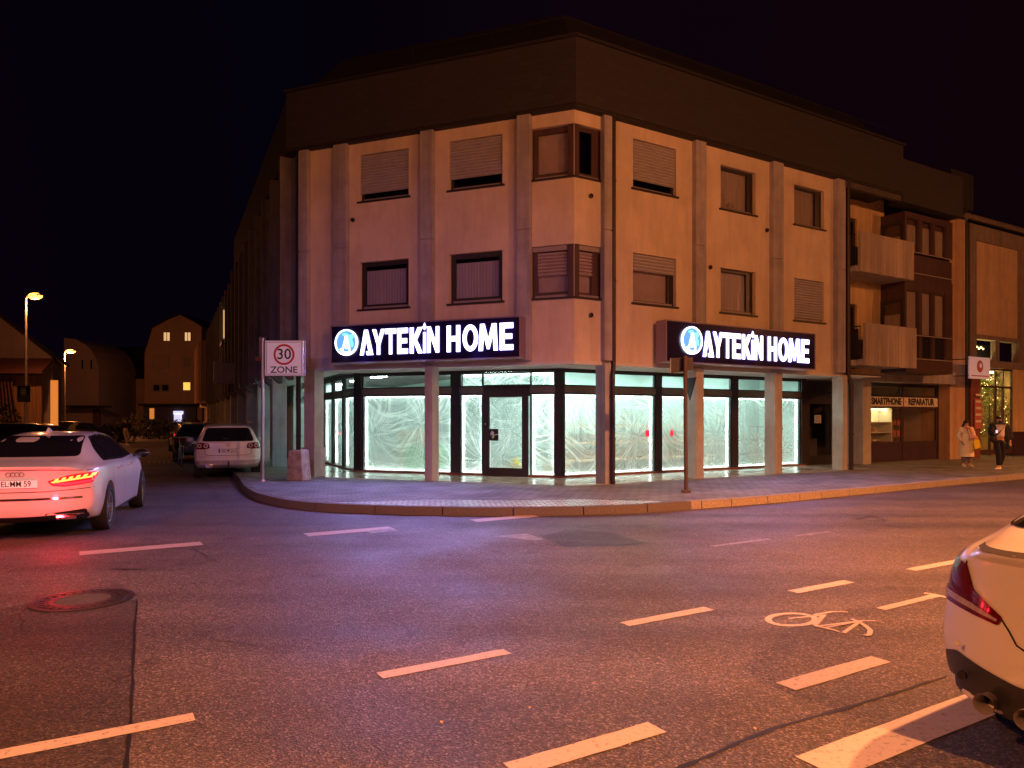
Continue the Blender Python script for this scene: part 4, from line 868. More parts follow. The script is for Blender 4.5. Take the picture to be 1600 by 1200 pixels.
t=thing('alarm_box','small white alarm box on the pier left of the phone repair sign','alarm box',tuple(FR.P(a3-.13,d3+.05,2.62))); m=MB(); m.fbox(FR,a3-.22,a3-.04,d3+.051,d3+.14,2.62,2.86); m.build('box_body','paper',t,bevel=.01); m=MB(); m.fbox(FR,a3-.18,a3-.08,d3+.05,d3+.13,2.55,2.615); m.build('lens','black_plastic',t)
# fascia above phone shop (curved concrete soffit piece)
m=MB(); m.fbox(FR,sx(1331,-1.2),b3+.1,-2.1,-1.3,3.0,3.45); m.build('concrete_fascia','concrete',B)
# recessed upper wall with balcony doors
s0=sx(1322,-.2); sB=sx(1414,-.3)
doors=[]
m=MB(); L0=sx(1326,dR); L1=sx(1339,dR)
wall_mesh(m,FR,s0-.3,sB+.2,3.2,ZT+.2,dR,[(L0-.25,L1,3.35,5.5),(L0-.25,L1,6.35,8.35)],.2); m.build('balcony_wall','yellow_wall',B)
for z0,z1 in ((3.35,5.5),(6.35,8.35)):
    m=MB(); frame_ring(m,FR,L0-.25,L1,z0,z1,dR-.15,dR-.08,.08); m.cm=1; m.fquad(FR,L0-.25,L1,dR-.3,z0,z1); o=m.build('balcony_door',['frame_dark','dark_room'],B); m=MB(); m.fquad(FR,L0-.2,L1-.05,dR-.12,z0+.05,z1-.05); m.build('pane','glass_grey',o)
m=MB(); m.fbox(FR,sR-.02,sR+.1,-1.4,-.16,ZS,ZT); m.build('return_wall','plaster',B)
m=MB(); m.fbox(FR,s0-.4,sPR,-1.3,-.02,ZT-.02,ZT+.02); m.build('loggia_ceiling','roof_dark',B)
m=MB(); m.fbox(FR,sR-.02,sPR,-.15,.0,8.75,ZT+.01); m.build('loggia_lintel','slate',B)
for lab,(zb,zt) in {'lower':(3.36,4.68),'upper':(6.26,7.5)}.items():
    x0=sx(1345 if lab=='upper' else 1353,0); x1=sx(1429 if lab=='upper' else 1432.5,0)
    t=thing('balcony',f'{lab} of the two balconies with a ribbed concrete front',('balcony'),tuple(FR.P((x0+x1)/2,-.5,zb)),group='ribbed concrete balconies')
    m=MB(); n=46
    for k in range(n):
        p=x0+(x1-x0)*k/n; q=x0+(x1-x0)*(k+1)/n; e=.012*random.random(); m.fbox(FR,p,q-.009,-.07,-.012+e,zb,zt)
    m.fbox(FR,x0,x1,-.10,-.071,zb-.001,zt+.002); m.build('ribbed_front','rib_concrete',t)
    m=MB(); m.fbox(FR,x0-.1,x1,dR,-.101,zb+.02,zb+.19); m.fbox(FR,x0-.35,x0-.101,dR,-.25,zb+.0,zb+.17); m.build('balcony_slab','concrete',t)
    m=MB()
    for k in range(9): d=-.12-.11*k; m.tube([FR.P(x0-.12,d,zb+.19),FR.P(x0-.12,d,zt-.1)],.012,5)
    m.tube([FR.P(x0-.12,-.1,zt-.1),FR.P(x0-.12,dR,zt-.1)],.02,6); m.fbox(FR,x0-.14,x0-.10,-.98,-.18,zb+.2,zt-.18); m.build('side_railing','metal_dark',t)
# brown timber bay
s1b=sx(1488.5,-.3); db=-.3; Zb=lambda y:zy((sB+s1b)/2,db,y)
bt=B
z_=[Zb(y) for y in (583,562,531,526,457,437,431,403,399,346)]
m=MB(); m.fbox(FR,sB,s1b,db-1.2,db-.12,z_[0],8.62); m.build('bay_body','frame_wood',bt)
 
for q in ((db-.119,db,z_[0],z_[1]),(db-.119,db,z_[4],z_[5]),(db-.119,db-.03,z_[5]+.001,z_[7]),(db-.119,db,8.45,8.62)): m=MB(); m.fbox(FR,sB,s1b,*q); m.build('bay_panel','frame_wood',bt)
cols=[sB+.0,sx(1417,db),sx(1436,db),sx(1441,db),sx(1457,db),sx(1461,db),sx(1478,db),s1b]
for (za,zb_,nm) in ((z_[8],8.45,'U'),(z_[3],z_[4],'M'),(z_[1],z_[3]-.0,'L')):
    for k in (0,2,4,6): m=MB(); m.fbox(FR,cols[k],cols[k+1],db-.119,db-.002,za+.001,zb_-.001); m.build('bay_mullion','frame_wood',bt)
    for k in (1,3,5):
        m=MB(); frame_ring(m,FR,cols[k],cols[k+1],za+.002,zb_-.002,db-.1,db-.02,.035); o=m.build('bay_window','frame_wood',bt); m=MB(); m.fquad(FR,cols[k]+.03,cols[k+1]-.03,db-.05,za+.03,zb_-.03); m.build('pane','glass',o)
        m=MB(); m.fquad(FR,cols[k]+.03,cols[k+1]-.03,db-.10,za+.03,zb_-(.03 if nm!='U' else .22)); m.build('curtain','curtain' if nm!='L' else 'dark_room',o)
for z in (z_[1],z_[3],z_[6],z_[8]): m=MB(); m.fbox(FR,cols[1],s1b-.05,db-.01,db+.03,z-.02,z+.012); m.build('drip_rail','frame_grey',bt)
# window on the left cheek of the bay
FB=Frame((FR.P(sB,0,0).x,FR.P(sB,0,0).y),(FR.n.x,FR.n.y),(-FR.u.x,-FR.u.y))
for z0,z1 in ((6.4,8.3),(3.9,5.7)):
    m=MB(); frame_ring(m,FB,-1.12,-.32,z0,z1,.005,.05,.11,.09); o=m.build('cheek_window','frame_dark',bt); m=MB(); m.fquad(FB,-1.02,-.42,.02,z0+.05,z1-.05); m.build('pane','glass',o); m=MB(); m.fquad(FB,-1.02,-.42,.008,z0+.05,z1-.5); m.build('curtain','curtain',o)
# parapet over the bay, tall dark slot, roof continuing right
m=MB(); m.fbox(FR,sPR+.05,s1b+.1,-.5,.0,8.75,10.15); m.build('bay_parapet','slate_tiles',bt)
m=MB(); m.fbox(FR,s1b+.1,s1b+1.6,-1.6,-.4,9.3,10.6); m.build('dark_slot','roof_dark',bt)
# ================= NEIGHBOURING BUILDING =================
dN=-1.5; sn=lambda p:FR.S(p,dN); zn=lambda p,y:FR.Z(FR.S(p,dN),dN,y)
N=thing('neighbour_building','building at the right edge with an orange wall and a framed plaster panel','building',tuple(FR.P(20,dN,0)))
w0=FR.S(1464,-1.9); w1=sn(1508)
m=MB(); m.fbox(FR,w0+.16,w1,-2.6,dN,PV-.01,9.45); m.build('orange_wall','orange_wall',N)
m=MB(); m.fbox(FR,w1,sn(1516),-2.6,dN-.2,PV-.01,9.4); m.build('dark_joint','frame_dark',N)
q=FR.P(sn(1512),dN-.05,0); m=MB(); m.tube([(q.x,q.y,9.4),(q.x,q.y,PV)],.09,10); m.build('downpipe','metal_dark',N,True)
x0,x1=sn(1516),sn(1640)
zt=9.4; m=MB(); zp1=8.78; zp0=5.05; ix0,ix1=sn(1526),sn(1593)
m.fbox(FR,x0,ix0,dN-.3,dN,3.75,zt); m.fbox(FR,ix1,x1,dN-.3,dN,3.75,zt); m.fbox(FR,ix0,ix1,dN-.3,dN,zp1,zt); m.fbox(FR,ix0,ix1,dN-.3,dN,4.88,zp0); m.fbox(FR,ix0,ix1,dN-.3,dN-.001,3.75,4.05)
m.build('concrete_frame','neigh_frame',N)
m=MB(); m.fbox(FR,ix0,ix1,dN-.25,dN-.08,zp0,zp1); m.build('plaster_panel','neigh_panel',N)
m=MB(); m.fbox(FR,ix0,ix1,dN-1.2,dN-1.15,4.05,4.88); m.cm=1; m.fbox(FR,sn(1560),sn(1566),dN-.3,dN-.1,4.05,4.88); m.build('strip_opening',['dark_room','neigh_frame'],N)
m=MB(); m.poly([FR.P(x0-1.5,dN-.2,zt),FR.P(x1,dN-.2,zt),FR.P(x1,dN-2.6,zt+1.6),FR.P(x0-1.5,dN-2.6,zt+1.6)]); m.build('roof','roof_dark',N)
m=MB(); m.tube([FR.P(sn(1528),dN-.6,zt+.55),FR.P(x1,dN-.6,zt+.55)],.12,6); m.tube([FR.P(sn(1530),dN-.55,zt+.3),FR.P(sn(1536),dN-.6,zt+.55)],.1,6); m.build('roof_beam','neigh_frame',N)
# string of bulbs in the opening
t=thing('light_string','string of small warm bulbs hanging in the opening below the plaster panel','string lights',tuple(FR.P(sn(1540),dN-.4,4.8)))
m=MB(); ps=[FR.P(sn(1530)+.16*k,dN-.4,4.68-.06*(k%2)) for k in range(8)]; m.tube(ps,.01,4); m.build('cable','black_plastic',t)
for p_ in ps: m=MB(); m.ball(p_-V((0,0,.06)),.035,6,5); m.build('bulb','bulb',t,True)
# ground floor
m=MB(); m.fbox(FR,x0,sn(1531),dN-.3,dN+.02,PV,3.749); m.build('window_pier','brown_red',N)
m=MB(); m.fbox(FR,sn(1584),x1,dN-.3,dN-.02,1.15,3.749); m.cm=1; m.fbox(FR,sn(1584),x1,dN-.32,dN,PV,1.149); m.build('ground_wall',['yellow_wall','smart_dark'],N)
a,b=sn(1531),sn(1584)
m=MB(); frame_ring(m,FR,a,b,PV+.1,3.74,dN-.12,dN-.05,.07,.2); m.fbox(FR,sn(1558)-.05,sn(1558)+.05,dN-.12,dN-.051,.345,3.66); m.fbox(FR,sn(1570)-.04,sn(1570)+.04,dN-.12,dN-.051,.345,3.66); m.fbox(FR,a+.07,b-.07,dN-.12,dN-.045,2.95,3.03)
o=m.build('display_window','frame_wood',N); m=MB(); m.fquad(FR,a+.07,b-.07,dN-.08,.34,3.66); m.build('pane','glass',o)
m=MB(); m.fbox(FR,a,b,dN-1.5,dN-1.45,PV,3.74); m.fbox(FR,b-.01,b+.05,dN-1.5,dN-.3,PV,3.74);m.fbox(FR,a-.05,a,dN-1.5,dN-.3,PV,3.74); m.build('display_back','yellow_wall',N)
m=MB(); m.fbox(FR,a+.2,a+2.0,dN-.5,dN-.35,3.60,3.64); m.build('display_light','lit_strip',N)
t=thing('decorated_tree','indoor tree with warm fairy lights in the display window behind the couple','tree',tuple(FR.P(sn(1542),dN-.8,PV)))
m=MB(); c=FR.P(FR.S(1546,dN-.8),dN-.8,0); m.tube([(c.x,c.y,PV),(c.x,c.y,2.6)],[.06,.02],7); m.build('trunk','bark',t,True)
m=MB(); rr=random.Random(9)
for k in range(2600):
    z=rr.uniform(.9,3.6); r=(.85*(1-abs(z-1.9)/2.6))*math.sqrt(rr.random()); th=rr.uniform(0,2*PI); q=V((c.x+r*math.cos(th),c.y+r*math.sin(th),z)); s=.06
    m.poly([q+V((rr.uniform(-s,s),rr.uniform(-s,s),rr.uniform(-s,s))) for _ in range(3)])
m.build('crown','leaf',t)
m=MB()
for k in range(130):
    z=rr.uniform(1.1,3.5); r=(.78*(1-abs(z-1.9)/2.0)); th=rr.uniform(0,2*PI); m.ball((c.x+r*math.cos(th),c.y+r*math.sin(th),z),.014,5,4)
o=m.build('fairy_lights','bulb',t); o['kind']='stuff'
# hanging square sign and banner
t=thing('hanging_sign','square white hanging sign with a round red emblem beside the orange wall','hanging sign',tuple(FR.P(sn(1508),dN,3.6)))
dQ=-.8; a,b=FR.S(1515,dQ),FR.S(1547,dQ); z0,z1=FR.Z((a+b)/2,dQ,592),FR.Z((a+b)/2,dQ,558); m=MB(); m.fbox(FR,a,b,dQ-.06,dQ,z0,z1); m.build('sign_panel','sign_face',t,bevel=.01)
M=basis(FR.P((a+b)/2,dQ+.002,(z0+z1)/2+.06),FR.u,V((0,0,1)),FR.n); m=MB(); m.lathe([(0,.0),(.23,.0)],M,24); m.build('emblem','paper_red',t); m=MB(); m.lathe([(0,.003),(.09,.003)],M@Matrix.Translation((.04,.03,0)),12); m.build('emblem_mark','sign_face',t)
m=MB(); m.fbox(FR,a+.12,b-.12,dQ+.002,dQ+.004,z0+.09,z0+.13); m.build('text_line','paper_red',t)
for zz0 in (z0+.1,z1-.1): m=MB(); m.tube([FR.P(a,dQ-.03,zz0),FR.P(a-.25,dN,zz0)],.02,6); m.build('bracket','metal_dark',t)
t=thing('banner','narrow faded red vertical banner on the pier behind the woman in the cream coat','banner',tuple(FR.P(sn(1524),dN+.05,1.4)))
a,b=sn(1519.5),sn(1530.5); m=MB(); m.fbox(FR,a,b,dN+.05,dN+.09,FR.Z(a,dN,670),FR.Z(a,dN,623)); m.build('cloth_panel','paper_red',t); m=MB()
for k in range(5): z=1.55+.26*k; m.fbox(FR,a+.06,b-.06,dN+.091,dN+.094,z,z+.09)
m.build('faded_print','paper',t)
# ================= SIDE STREET FACADE =================
SB=thing('side_wing','side wing with concrete fins and an arcade running back along the narrow street','building',tuple(FS.P(0,0,0)))
hs=[]; 
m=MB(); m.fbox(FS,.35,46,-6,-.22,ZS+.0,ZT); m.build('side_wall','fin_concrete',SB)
m=MB(); m.fbox(FS,.05,18,-.55,.02,ZT+.003,ZP); m.build('side_parapet','slate_tiles',SB)
m=MB(); m.fbox(FS,0,46,-1.6,-.0,ZS-.05,ZS-.001); m.build('side_soffit','soffit',SB)
k=0; s=.55
while s<45:
    m=MB(); top=ZT-.02 if s<18 else ZT-.3
    m.fbox(FS,s,s+.32,-.25,.16,ZS-.04,top); 
    # flared foot of the fin
    m.hexa([FS.P(s,-.2,ZS-.3),FS.P(s+.32,-.2,ZS-.3),FS.P(s+.32,-.1,ZS-.3),FS.P(s,-.1,ZS-.3),FS.P(s,-.2,ZS-.05),FS.P(s+.32,-.2,ZS-.05),FS.P(s+.32,.16,ZS-.05),FS.P(s,.16,ZS-.05)])
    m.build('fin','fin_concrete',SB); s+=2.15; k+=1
for k in range(11):
    s=.55+4.3*(k+1)-.55; m=MB(); m.fbox(FS,s,s+.3,-.55,-.1,PV-.02,ZS-.051); m.build('column','pillar_concrete',SB,bevel=.015)
for k in range(4):
    m=MB(); m.fbox(FS,1.5+k*2.15,2.2+k*2.15,-.21,-.12,4.6,5.8); m.fbox(FS,1.5+k*2.15,2.2+k*2.15,-.21,-.12,7.4,8.6); m.build('side_window','frame_dark',SB)
s=24.0; m=MB(); m.fbox(FS,s,s+1.3,-.21,.10,6.3,7.9); m.build('lit_window','lit_window',SB)
m=MB(); m.fbox(FS,s-.1,s+1.4,.10,.22,5.9,6.15); m.build('window_ledge','metal_dark',SB)
m=MB(); m.fbox(FS,17.5,18.3,-.1,.9,3.4,4.4); m.fbox(FS,17.6,18.2,.9,.95,3.5,4.5); m.build('side_balcony','concrete',SB)
m=MB(); m.fbox(FS,9.5,46,-3.5,-1.55,PV,ZS); m.build('arcade_back_wall','shop_wall',SB)
# reddish far end of the wing
m=MB(); m.fbox(FS,46.02,60,-6,.5,3.2,8.3); m.fbox(FS,46.02,60,-6,-.4,PV,3.19); m.build('end_wall','house_wall',SB)
for k in range(6): m=MB(); m.fbox(FS,46.6+k*2,46.9+k*2,.501,.62,3.2,8.3); m.build('fin','house_wall',SB)
# small lantern above the zone sign
p=FS.P(2.6,.35,4.1); t=thing('wall_lantern','small box lantern on the side street wall just above the zone sign','lantern',tuple(p)); 
m=MB(); m.box(p.x-.12,p.x+.12,p.y-.12,p.y+.12,3.55,4.15); m.build('lantern_body','neigh_frame',t,bevel=.015); m=MB(); m.box(p.x-.2,p.x+.2,p.y-.2,p.y+.2,3.42,3.549); m.build('bracket','brown_red',t)
# ================= STREET SIGNS =================
def zone_sign():
    z0=PV; X,Y=G(410.5,752,PV); t=thing('zone_sign','square white 30 ZONE sign with a red ring on a thin grey post','traffic sign',(X,Y,PV))
    ph=HC+(HY-529)/FPX*Y; m=MB(); m.tube([(X,Y,PV),(X,Y,ph)],.038,10); m.build('post','steel',t,True); m=MB(); m.lathe([(.07,PV),(.06,PV+.05)],Matrix.Translation((X,Y,0)),10); m.build('base_collar','steel',t,True)
    x0=(415-800)/FPX*Y; x1=(475.5-800)/FPX*Y; z0=HC+(HY-588)/FPX*Y; z1=HC+(HY-532)/FPX*Y; m=MB(); y=Y-.05
    m.box(x0,x1,y-.02,y,z0,z1); o=m.build('sign_back','steel',t,bevel=.012); m=MB(); m.box(x0+.02,x1-.02,y-.026,y-.021,z0+.02,z1-.02); m.build('sign_panel','sign_face',t)
    F=Frame((x0,y-.03),(1,0),(0,-1)); W=x1-x0; m=MB(); frame_ring(m,F,.045,W-.045,z0+.045,z1-.045,-.005,.0,.010); m.build('border_line','ink',t)
    cx=(x0+x1)/2; zc=z0+(z1-z0)*.60; M=basis((cx,y-.0275,zc),(1,0,0),(0,0,1),(0,-1,0)); r=.27*W; m=MB(); m.lathe([(r,0),(r*.80,0)],M,40); m.build('red_ring','sign_red',t)
    place_text('30',.36*W/.9*.95,basis((cx,y-.029,zc-.0),(1,0,0),(0,0,1),(0,-1,0)),'ink',t,'lettering',.001,.004); place_text('ZONE',.22*W/.9*.95,basis((cx,y-.029,z0+.17*(z1-z0)),(1,0,0),(0,0,1),(0,-1,0)),'ink',t,'lettering',.001,.003,sx=1.1)
    m=MB(); m.box(x0-.03,x1+.01,y+.001,y+.03,z1-.16,z1-.12); m.box(x0-.03,x1+.01,y+.001,y+.03,z0+.12,z0+.16); m.build('clamp_rail','steel',t)
    m=MB(); m.box(x0+.02,x1+.03,y+.04,y+.06,z0+.01,z1+.0); m.build('second_panel','steel',t)
zone_sign()
X,Y=G(1072,769,PV); t=thing('sign_pole','brown kerbside pole carrying two signs seen from behind, before the right shop sign','sign post',(X,Y,PV))
zt_=HC+(HY-556)/FPX*Y; m=MB(); m.tube([(X,Y,PV),(X-.02,Y,zt_)],.042,10); m.build('pole','pole_brown',t,True); m=MB(); m.box(X-.09,X+.09,Y-.07,Y+.07,PV,PV+.05); m.build('foot','pole_brown',t,bevel=.01)
def atY(px,py,Y): return ((px-800)/FPX*Y,HC+(HY-py)/FPX*Y)
(x0,z0),(x1,z1)=atY(1048,583,Y),atY(1085,557,Y); m=MB(); m.hexa([(x0,Y+.07,z0),(x1,Y+.12,z0+.08),(x1,Y+.14,z0+.08),(x0,Y+.09,z0),(x0,Y+.07,z1-.03),(x1,Y+.12,z1+.0),(x1,Y+.14,z1+.0),(x0,Y+.09,z1-.03)]); m.build('name_plate','metal_dark',t); 
m=MB(); m.hexa([(x0-.0,Y+.055,z0),(x0+.02,Y+.055,z0),(x0+.02,Y+.069,z0),(x0,Y+.069,z0),(x0,Y+.055,z1-.03),(x0+.02,Y+.055,z1-.03),(x0+.02,Y+.069,z1-.03),(x0,Y+.069,z1-.03)]); m.build('plate_edge','zinc',t)
# sign seen edge on behind the pole
m=MB(); pts=[]; 
for k in range(3): a=PI/2+k*2*PI/3; pts.append((math.cos(a),math.sin(a)))
cz=HC+(HY-602)/FPX*Y; M=basis((X+.09,Y+.06,cz),V((.25,-.97,0)),V((0,0,1)),V((.97,.25,0))); P=[M@V((.32*a,-.32*b,.0)) for a,b in pts]; Q=[M@V((.32*a,-.32*b,.015)) for a,b in pts]
m.poly(P); m.poly(Q[::-1]); 
for k in range(3): j=(k+1)%3; m.poly([P[k],P[j],Q[j],Q[k]])
m.build('triangular_sign','metal_dark',t)
# ================= STREET LAMPS =================
def street_lamp(X,Y,z0,h,reach,dirv,label,mt,power,col,r=.06,head=.55,soft=.12,group=None,aim=None,cone=165,spill=.12):
    t=thing('street_lamp',label,'street lamp',(X,Y,z0),group=group); d=V((dirv[0],dirv[1],0)).normalized()
    m=MB(); m.tube([(X,Y,z0),(X,Y,z0+1.2),(X,Y,z0+1.25),(X,Y,z0+h)],[r*1.5,r*1.5,r,r*.7],10); m.build('pole','zinc',t,True)
    a=V((X,Y,z0+h)); b=a+d*reach+V((0,0,.12)); m=MB(); m.tube([a-V((0,0,.1)),a,b],[r*.7,r*.6,r*.55],8); m.build('arm','zinc',t,True)
    c=b+d*head/2; n=V((-d.y,d.x,0)); m=MB(); w=.14
    def ring(k,z,s): return [(b+d*(head*(0.0 if sx_<0 else 1.0)*1)+n*w*sy*s+V((0,0,z))) for sx_,sy in ((-1,-1),(1,-1),(1,1),(-1,1))]
    m.hexa(ring(0,.0,1)+ring(0,.10,.6)); m.build('lamp_head','zinc',t,bevel=.02)
    m=MB(); M=Matrix.Translation(c-V((0,0,.01))); m.ball(c-V((0,0,.02)),(head*.50,w*1.2,.17) if abs(d.x)>.7 else (w*.8,head*.40,.09),12,8); lens=m.build('lens',mt,t,True)
    if power:
        if not aim:   # diffuse spill of the lens beside the main downward cone
            sp_=bpy.data.lights.new('lamp_spill','POINT'); sp_.energy=power*spill; sp_.color=col; sp_.shadow_soft_size=soft; so_=bpy.data.objects.new('lamp_spill',sp_); link(so_,t); so_.location=(c-V((0,0,.24)))-V((X,Y,z0))
        l=bpy.data.lights.new('lamp_light','SPOT'); l.energy=power; l.color=col; l.spot_size=R(150); l.spot_blend=.7; l.shadow_soft_size=soft; 
        if aim: l.spot_size=R(cone); l.spot_blend=.8
        lo=bpy.data.objects.new('lamp_light',l); link(lo,t); lo.location=(c-V((0,0,.14)))-V((X,Y,z0)); lo.rotation_euler=(0,0,0) if aim is None else (V(aim)-c).to_track_quat('-Z','Y').to_euler()
    return t
GL_='orange street lamps'
Yn=37.0; X1=(40.5-800)/FPX*Yn; street_lamp(X1,Yn,0,HC+(HY-466)/FPX*Yn,.15,(1,-.12),'nearer orange street lamp with a poster on its pole at the left edge','lamp_sodium',3400,SODIUM,.075,.75,group=GL_)
Yf=62.0; X2=(101-800)/FPX*Yf; street_lamp(X2,Yf,0,HC+(HY-551)/FPX*Yf,.1,(1,-.12),'farther orange street lamp beside the low house','lamp_sodium_weak',14000,SODIUM,.09,.9,group=GL_)
xa_,za_=atY(27,628,Yn-.12); xb_,zb2=atY(47,603,Yn-.12); t=thing('poster','dark poster with a green stripe tied to the near lamp pole','poster',((xa_+xb_)/2,Yn-.12,za_)); m=MB(); m.box(xa_,xb_,Yn-.13,Yn-.10,za_,zb2); m.build('board','ink',t); m=MB(); m.box(xa_+.05,xb_-.05,Yn-.14,Yn-.131,za_+.05,za_+.38); m.build('green_field','poster',t)
m=MB()
for k in range(4): m.box(xa_+.18,xb_-.2+.02*(k%2),Yn-.14,Yn-.131,zb2-.16-.09*k,zb2-.12-.09*k)
m.build('print_lines','paper',t)
# orange lamps of the same road outside the picture, which light the crossing and the front
street_lamp(24.5,16.5,0,8.4,1.0,(-.4,.9),'tall orange street lamp on the near kerb beyond the right edge','lamp_sodium_dim',PW_FAR,SODIUM,group=GL_)
street_lamp(9.2,6.2,PV,8.2,1.0,(-.5,.86),'tall orange street lamp on the near kerb past the white coupe','lamp_sodium_dim',PW_RIGHT,SODIUM,group=GL_)
street_lamp(-9,-3.5,PV,8.2,1.0,(.3,.9),'tall orange street lamp behind the viewer on the left','lamp_sodium_dim',PW_LEFT,SODIUM,group=GL_)
street_lamp(8.5,-6.5,PV,8.5,1.2,(.2,.98),'tall orange street lamp behind the viewer on the right','lamp_sodium_dim',PW_BACK,SODIUM,group=GL_)
street_lamp(-3.0,-7.5,PV,8.5,1.2,(.1,.99),'added violet fill lamp on a tall pole behind the viewer','lamp_violet_fill',PW_VIOLET_FILL,VIOLET_FILL,aim=(-3.0,16,.5),cone=44)  # unseen lamp added to tint the front and the zone sign mauve
# ================= BACKGROUND LEFT =================
def ax(px,Y): return (px-800)/FPX*Y
def az(py,Y): return HC+(HY-py)/FPX*Y
# gabled shed-like house at left
Y=42.0; H=thing('porch_house','low gabled house with a tiled porch and wooden boarding at the left edge','house',(ax(30,Y),Y,0))
m=MB(); xr=ax(82,Y+1.6); xq=ax(97,Y+9); xl=ax(-220,Y); ridge=ax(-75,Y)
prof=[(xl,0),(xr,0),(xr,az(552,Y)),(ridge,az(448,Y)),(xl,az(552,Y))]
i0=[(p[0],Y+1.6,p[1]) for p in prof]; m.poly(i0); m.poly([(xr,Y+1.6,0),(xq,Y+9,0),(xq,Y+9,prof[2][1]),(xr,Y+1.6,prof[2][1])]); m.build('wall','house_wall_grey',H)
m=MB(); dq=xq-xr
for (pa,pb) in ((prof[2],prof[3]),(prof[3],prof[4])):
    e_=.5 if pa is prof[2] else 0
    q0=(pa[0]+e_,pa[1]-e_*.45); m.hexa([(q0[0],Y+1.2,q0[1]),(pb[0],Y+1.2,pb[1]),(pb[0]+dq,Y+9,pb[1]),(q0[0]+dq,Y+9,q0[1]),(q0[0],Y+1.2,q0[1]+.22),(pb[0],Y+1.2,pb[1]+.22),(pb[0]+dq,Y+9,pb[1]+.22),(q0[0]+dq,Y+9,q0[1]+.22)])
m.build('roof','roof_dark',H)
m=MB(); zp=az(580,Y-1); m.poly([(xl,Y-1.0,zp),(ax(66,Y-1),Y-1.0,zp),(ax(84,Y+1.5),Y+1.55,zp+.95),(xl,Y+1.55,zp+.95)]); m.poly([(xl,Y-1.0,zp-.12),(ax(66,Y-1),Y-1.0,zp-.12),(ax(84,Y+1.5),Y+1.55,zp+.8),(xl,Y+1.55,zp+.8)]); m.poly([(xl,Y-1.0,zp-.12),(ax(66,Y-1),Y-1.0,zp-.12),(ax(66,Y-1),Y-1,zp),(xl,Y-1,zp)]); m.build('porch_roof','roof_tile',H)
rr=random.Random(4); n=26; xs=[ax(-60+ (124)*k/n,Y-.2) for k in range(n+1)]
m=MB()
for k in range(n): m.box(xs[k]+.01,xs[k+1]-.006,Y-.2+rr.uniform(0,.04),Y-.1,.25,zp-.15)
m.build('boarding','wood',H)
m=MB(); 
for k in range(4): m.tube([(ax(2+k*5,Y-.4),Y-.45,zp-.2),(ax(8+k*6,Y-.4),Y-.45,1.9),(ax(18+k*5,Y-.4),Y-.45,.3)],.05,5)
m.build('curtain_fold','timber_dark',H)
m=MB(); m.box(ax(67,Y+.8),ax(78,Y+.8),Y+1.50,Y+1.58,.45,az(592,Y)); m.build('lit_doorway','lit_orange',H)
m=MB(); m.box(xl,ax(84,Y),Y-1,Y+1.5,0,.28); m.build('plinth','concrete',H)
# house with gambrel gable and lit windows
Y=84.0; H=thing('gabled_house','tall gabled house with three lit windows above a dark shop in the distance','house',(ax(270,Y),Y,0))
pf=[(225,690),(315,690),(315,510),(303,503),(282,492),(262,500),(238,513),(233,530),(226,552)]; pf=[(ax(a,Y),max(0,az(b,Y))) for a,b in pf]
m=MB(); m.poly([(a,Y,b) for a,b in pf]); m.poly([(pf[1][0],Y,0),(pf[1][0],Y+9,0),(pf[2][0],Y+9,pf[2][1]),(pf[2][0],Y,pf[2][1])]); m.build('wall','house_wall',H)
m=MB()
for k in range(2,len(pf)): a=pf[k]; b=pf[(k+1)%len(pf)] if k<len(pf)-1 else (pf[-1][0],0); 
for k in range(2,len(pf)-1):
    a,b=pf[k],pf[k+1]; m.poly([(a[0],Y-.25,a[1]),(b[0],Y-.25,b[1]),(b[0],Y+9,b[1]),(a[0],Y+9,a[1])]); m.poly([(a[0],Y-.25,a[1]),(b[0],Y-.25,b[1]),(b[0],Y-.25,b[1]+.18),(a[0],Y-.25,a[1]+.18)]); m.poly([(a[0],Y-.25,a[1]+.18),(b[0],Y-.25,b[1]+.18),(b[0],Y+9,b[1]+.18),(a[0],Y+9,a[1]+.18)])
m.build('roof','roof_dark',H)
def bgwin(par,px0,px1,py0,py1,Y,mt,label=None,bars=0):
    m=MB(); F=Frame((0,Y),(1,0),(0,-1)); a,b,c,e=ax(px0,Y),ax(px1,Y),az(py1,Y),az(py0,Y); frame_ring(m,F,a-.06,b+.06,c-.06,e+.06,-.02,.06,.1)
    if bars: m.fbox(F,(a+b)/2-.03,(a+b)/2+.03,-.02,.07,c,e)
    o=m.build('window','frame_grey',par); m=MB(); m.fquad(F,a,b,.01,c,e); m.build('pane',mt,o)
    if label: o['label']=label
bgwin(H,255.5,266,519,533,Y,'lit_window','lit upper window',1); bgwin(H,288.5,298.5,519,533,Y,'lit_window','lit upper window with a plant',1); bgwin(H,286,298,597,610,Y,'lit_window_yellow','bright yellow lit window'); bgwin(H,239.5,250,601,611,Y,'dark_room'); bgwin(H,253,264,601,611,Y,'dark_room'); bgwin(H,287,297,558,573,Y,'curtain'); bgwin(H,240,264,557,575,Y,'house_wall')
m=MB(); m.box(ax(226,Y),ax(308,Y),Y-.3,Y-.02,.1,az(633,Y)); m.build('shopfront','house_dark',H); m=MB(); m.box(ax(224,Y),ax(316,Y),Y-1.2,Y-.01,az(634,Y),az(631,Y)); m.build('canopy','roof_dark',H)
m=MB(); m.box(ax(286,Y),ax(297,Y),Y-.30,Y-.03,az(612.5,Y),az(611.4,Y)); m.build('sill','paper',H)
m=MB(); m.box(ax(236,Y),ax(243,Y),Y-.35,Y-.31,az(655,Y),az(638,Y)); m.build('lit_doorway','lit_orange',H)
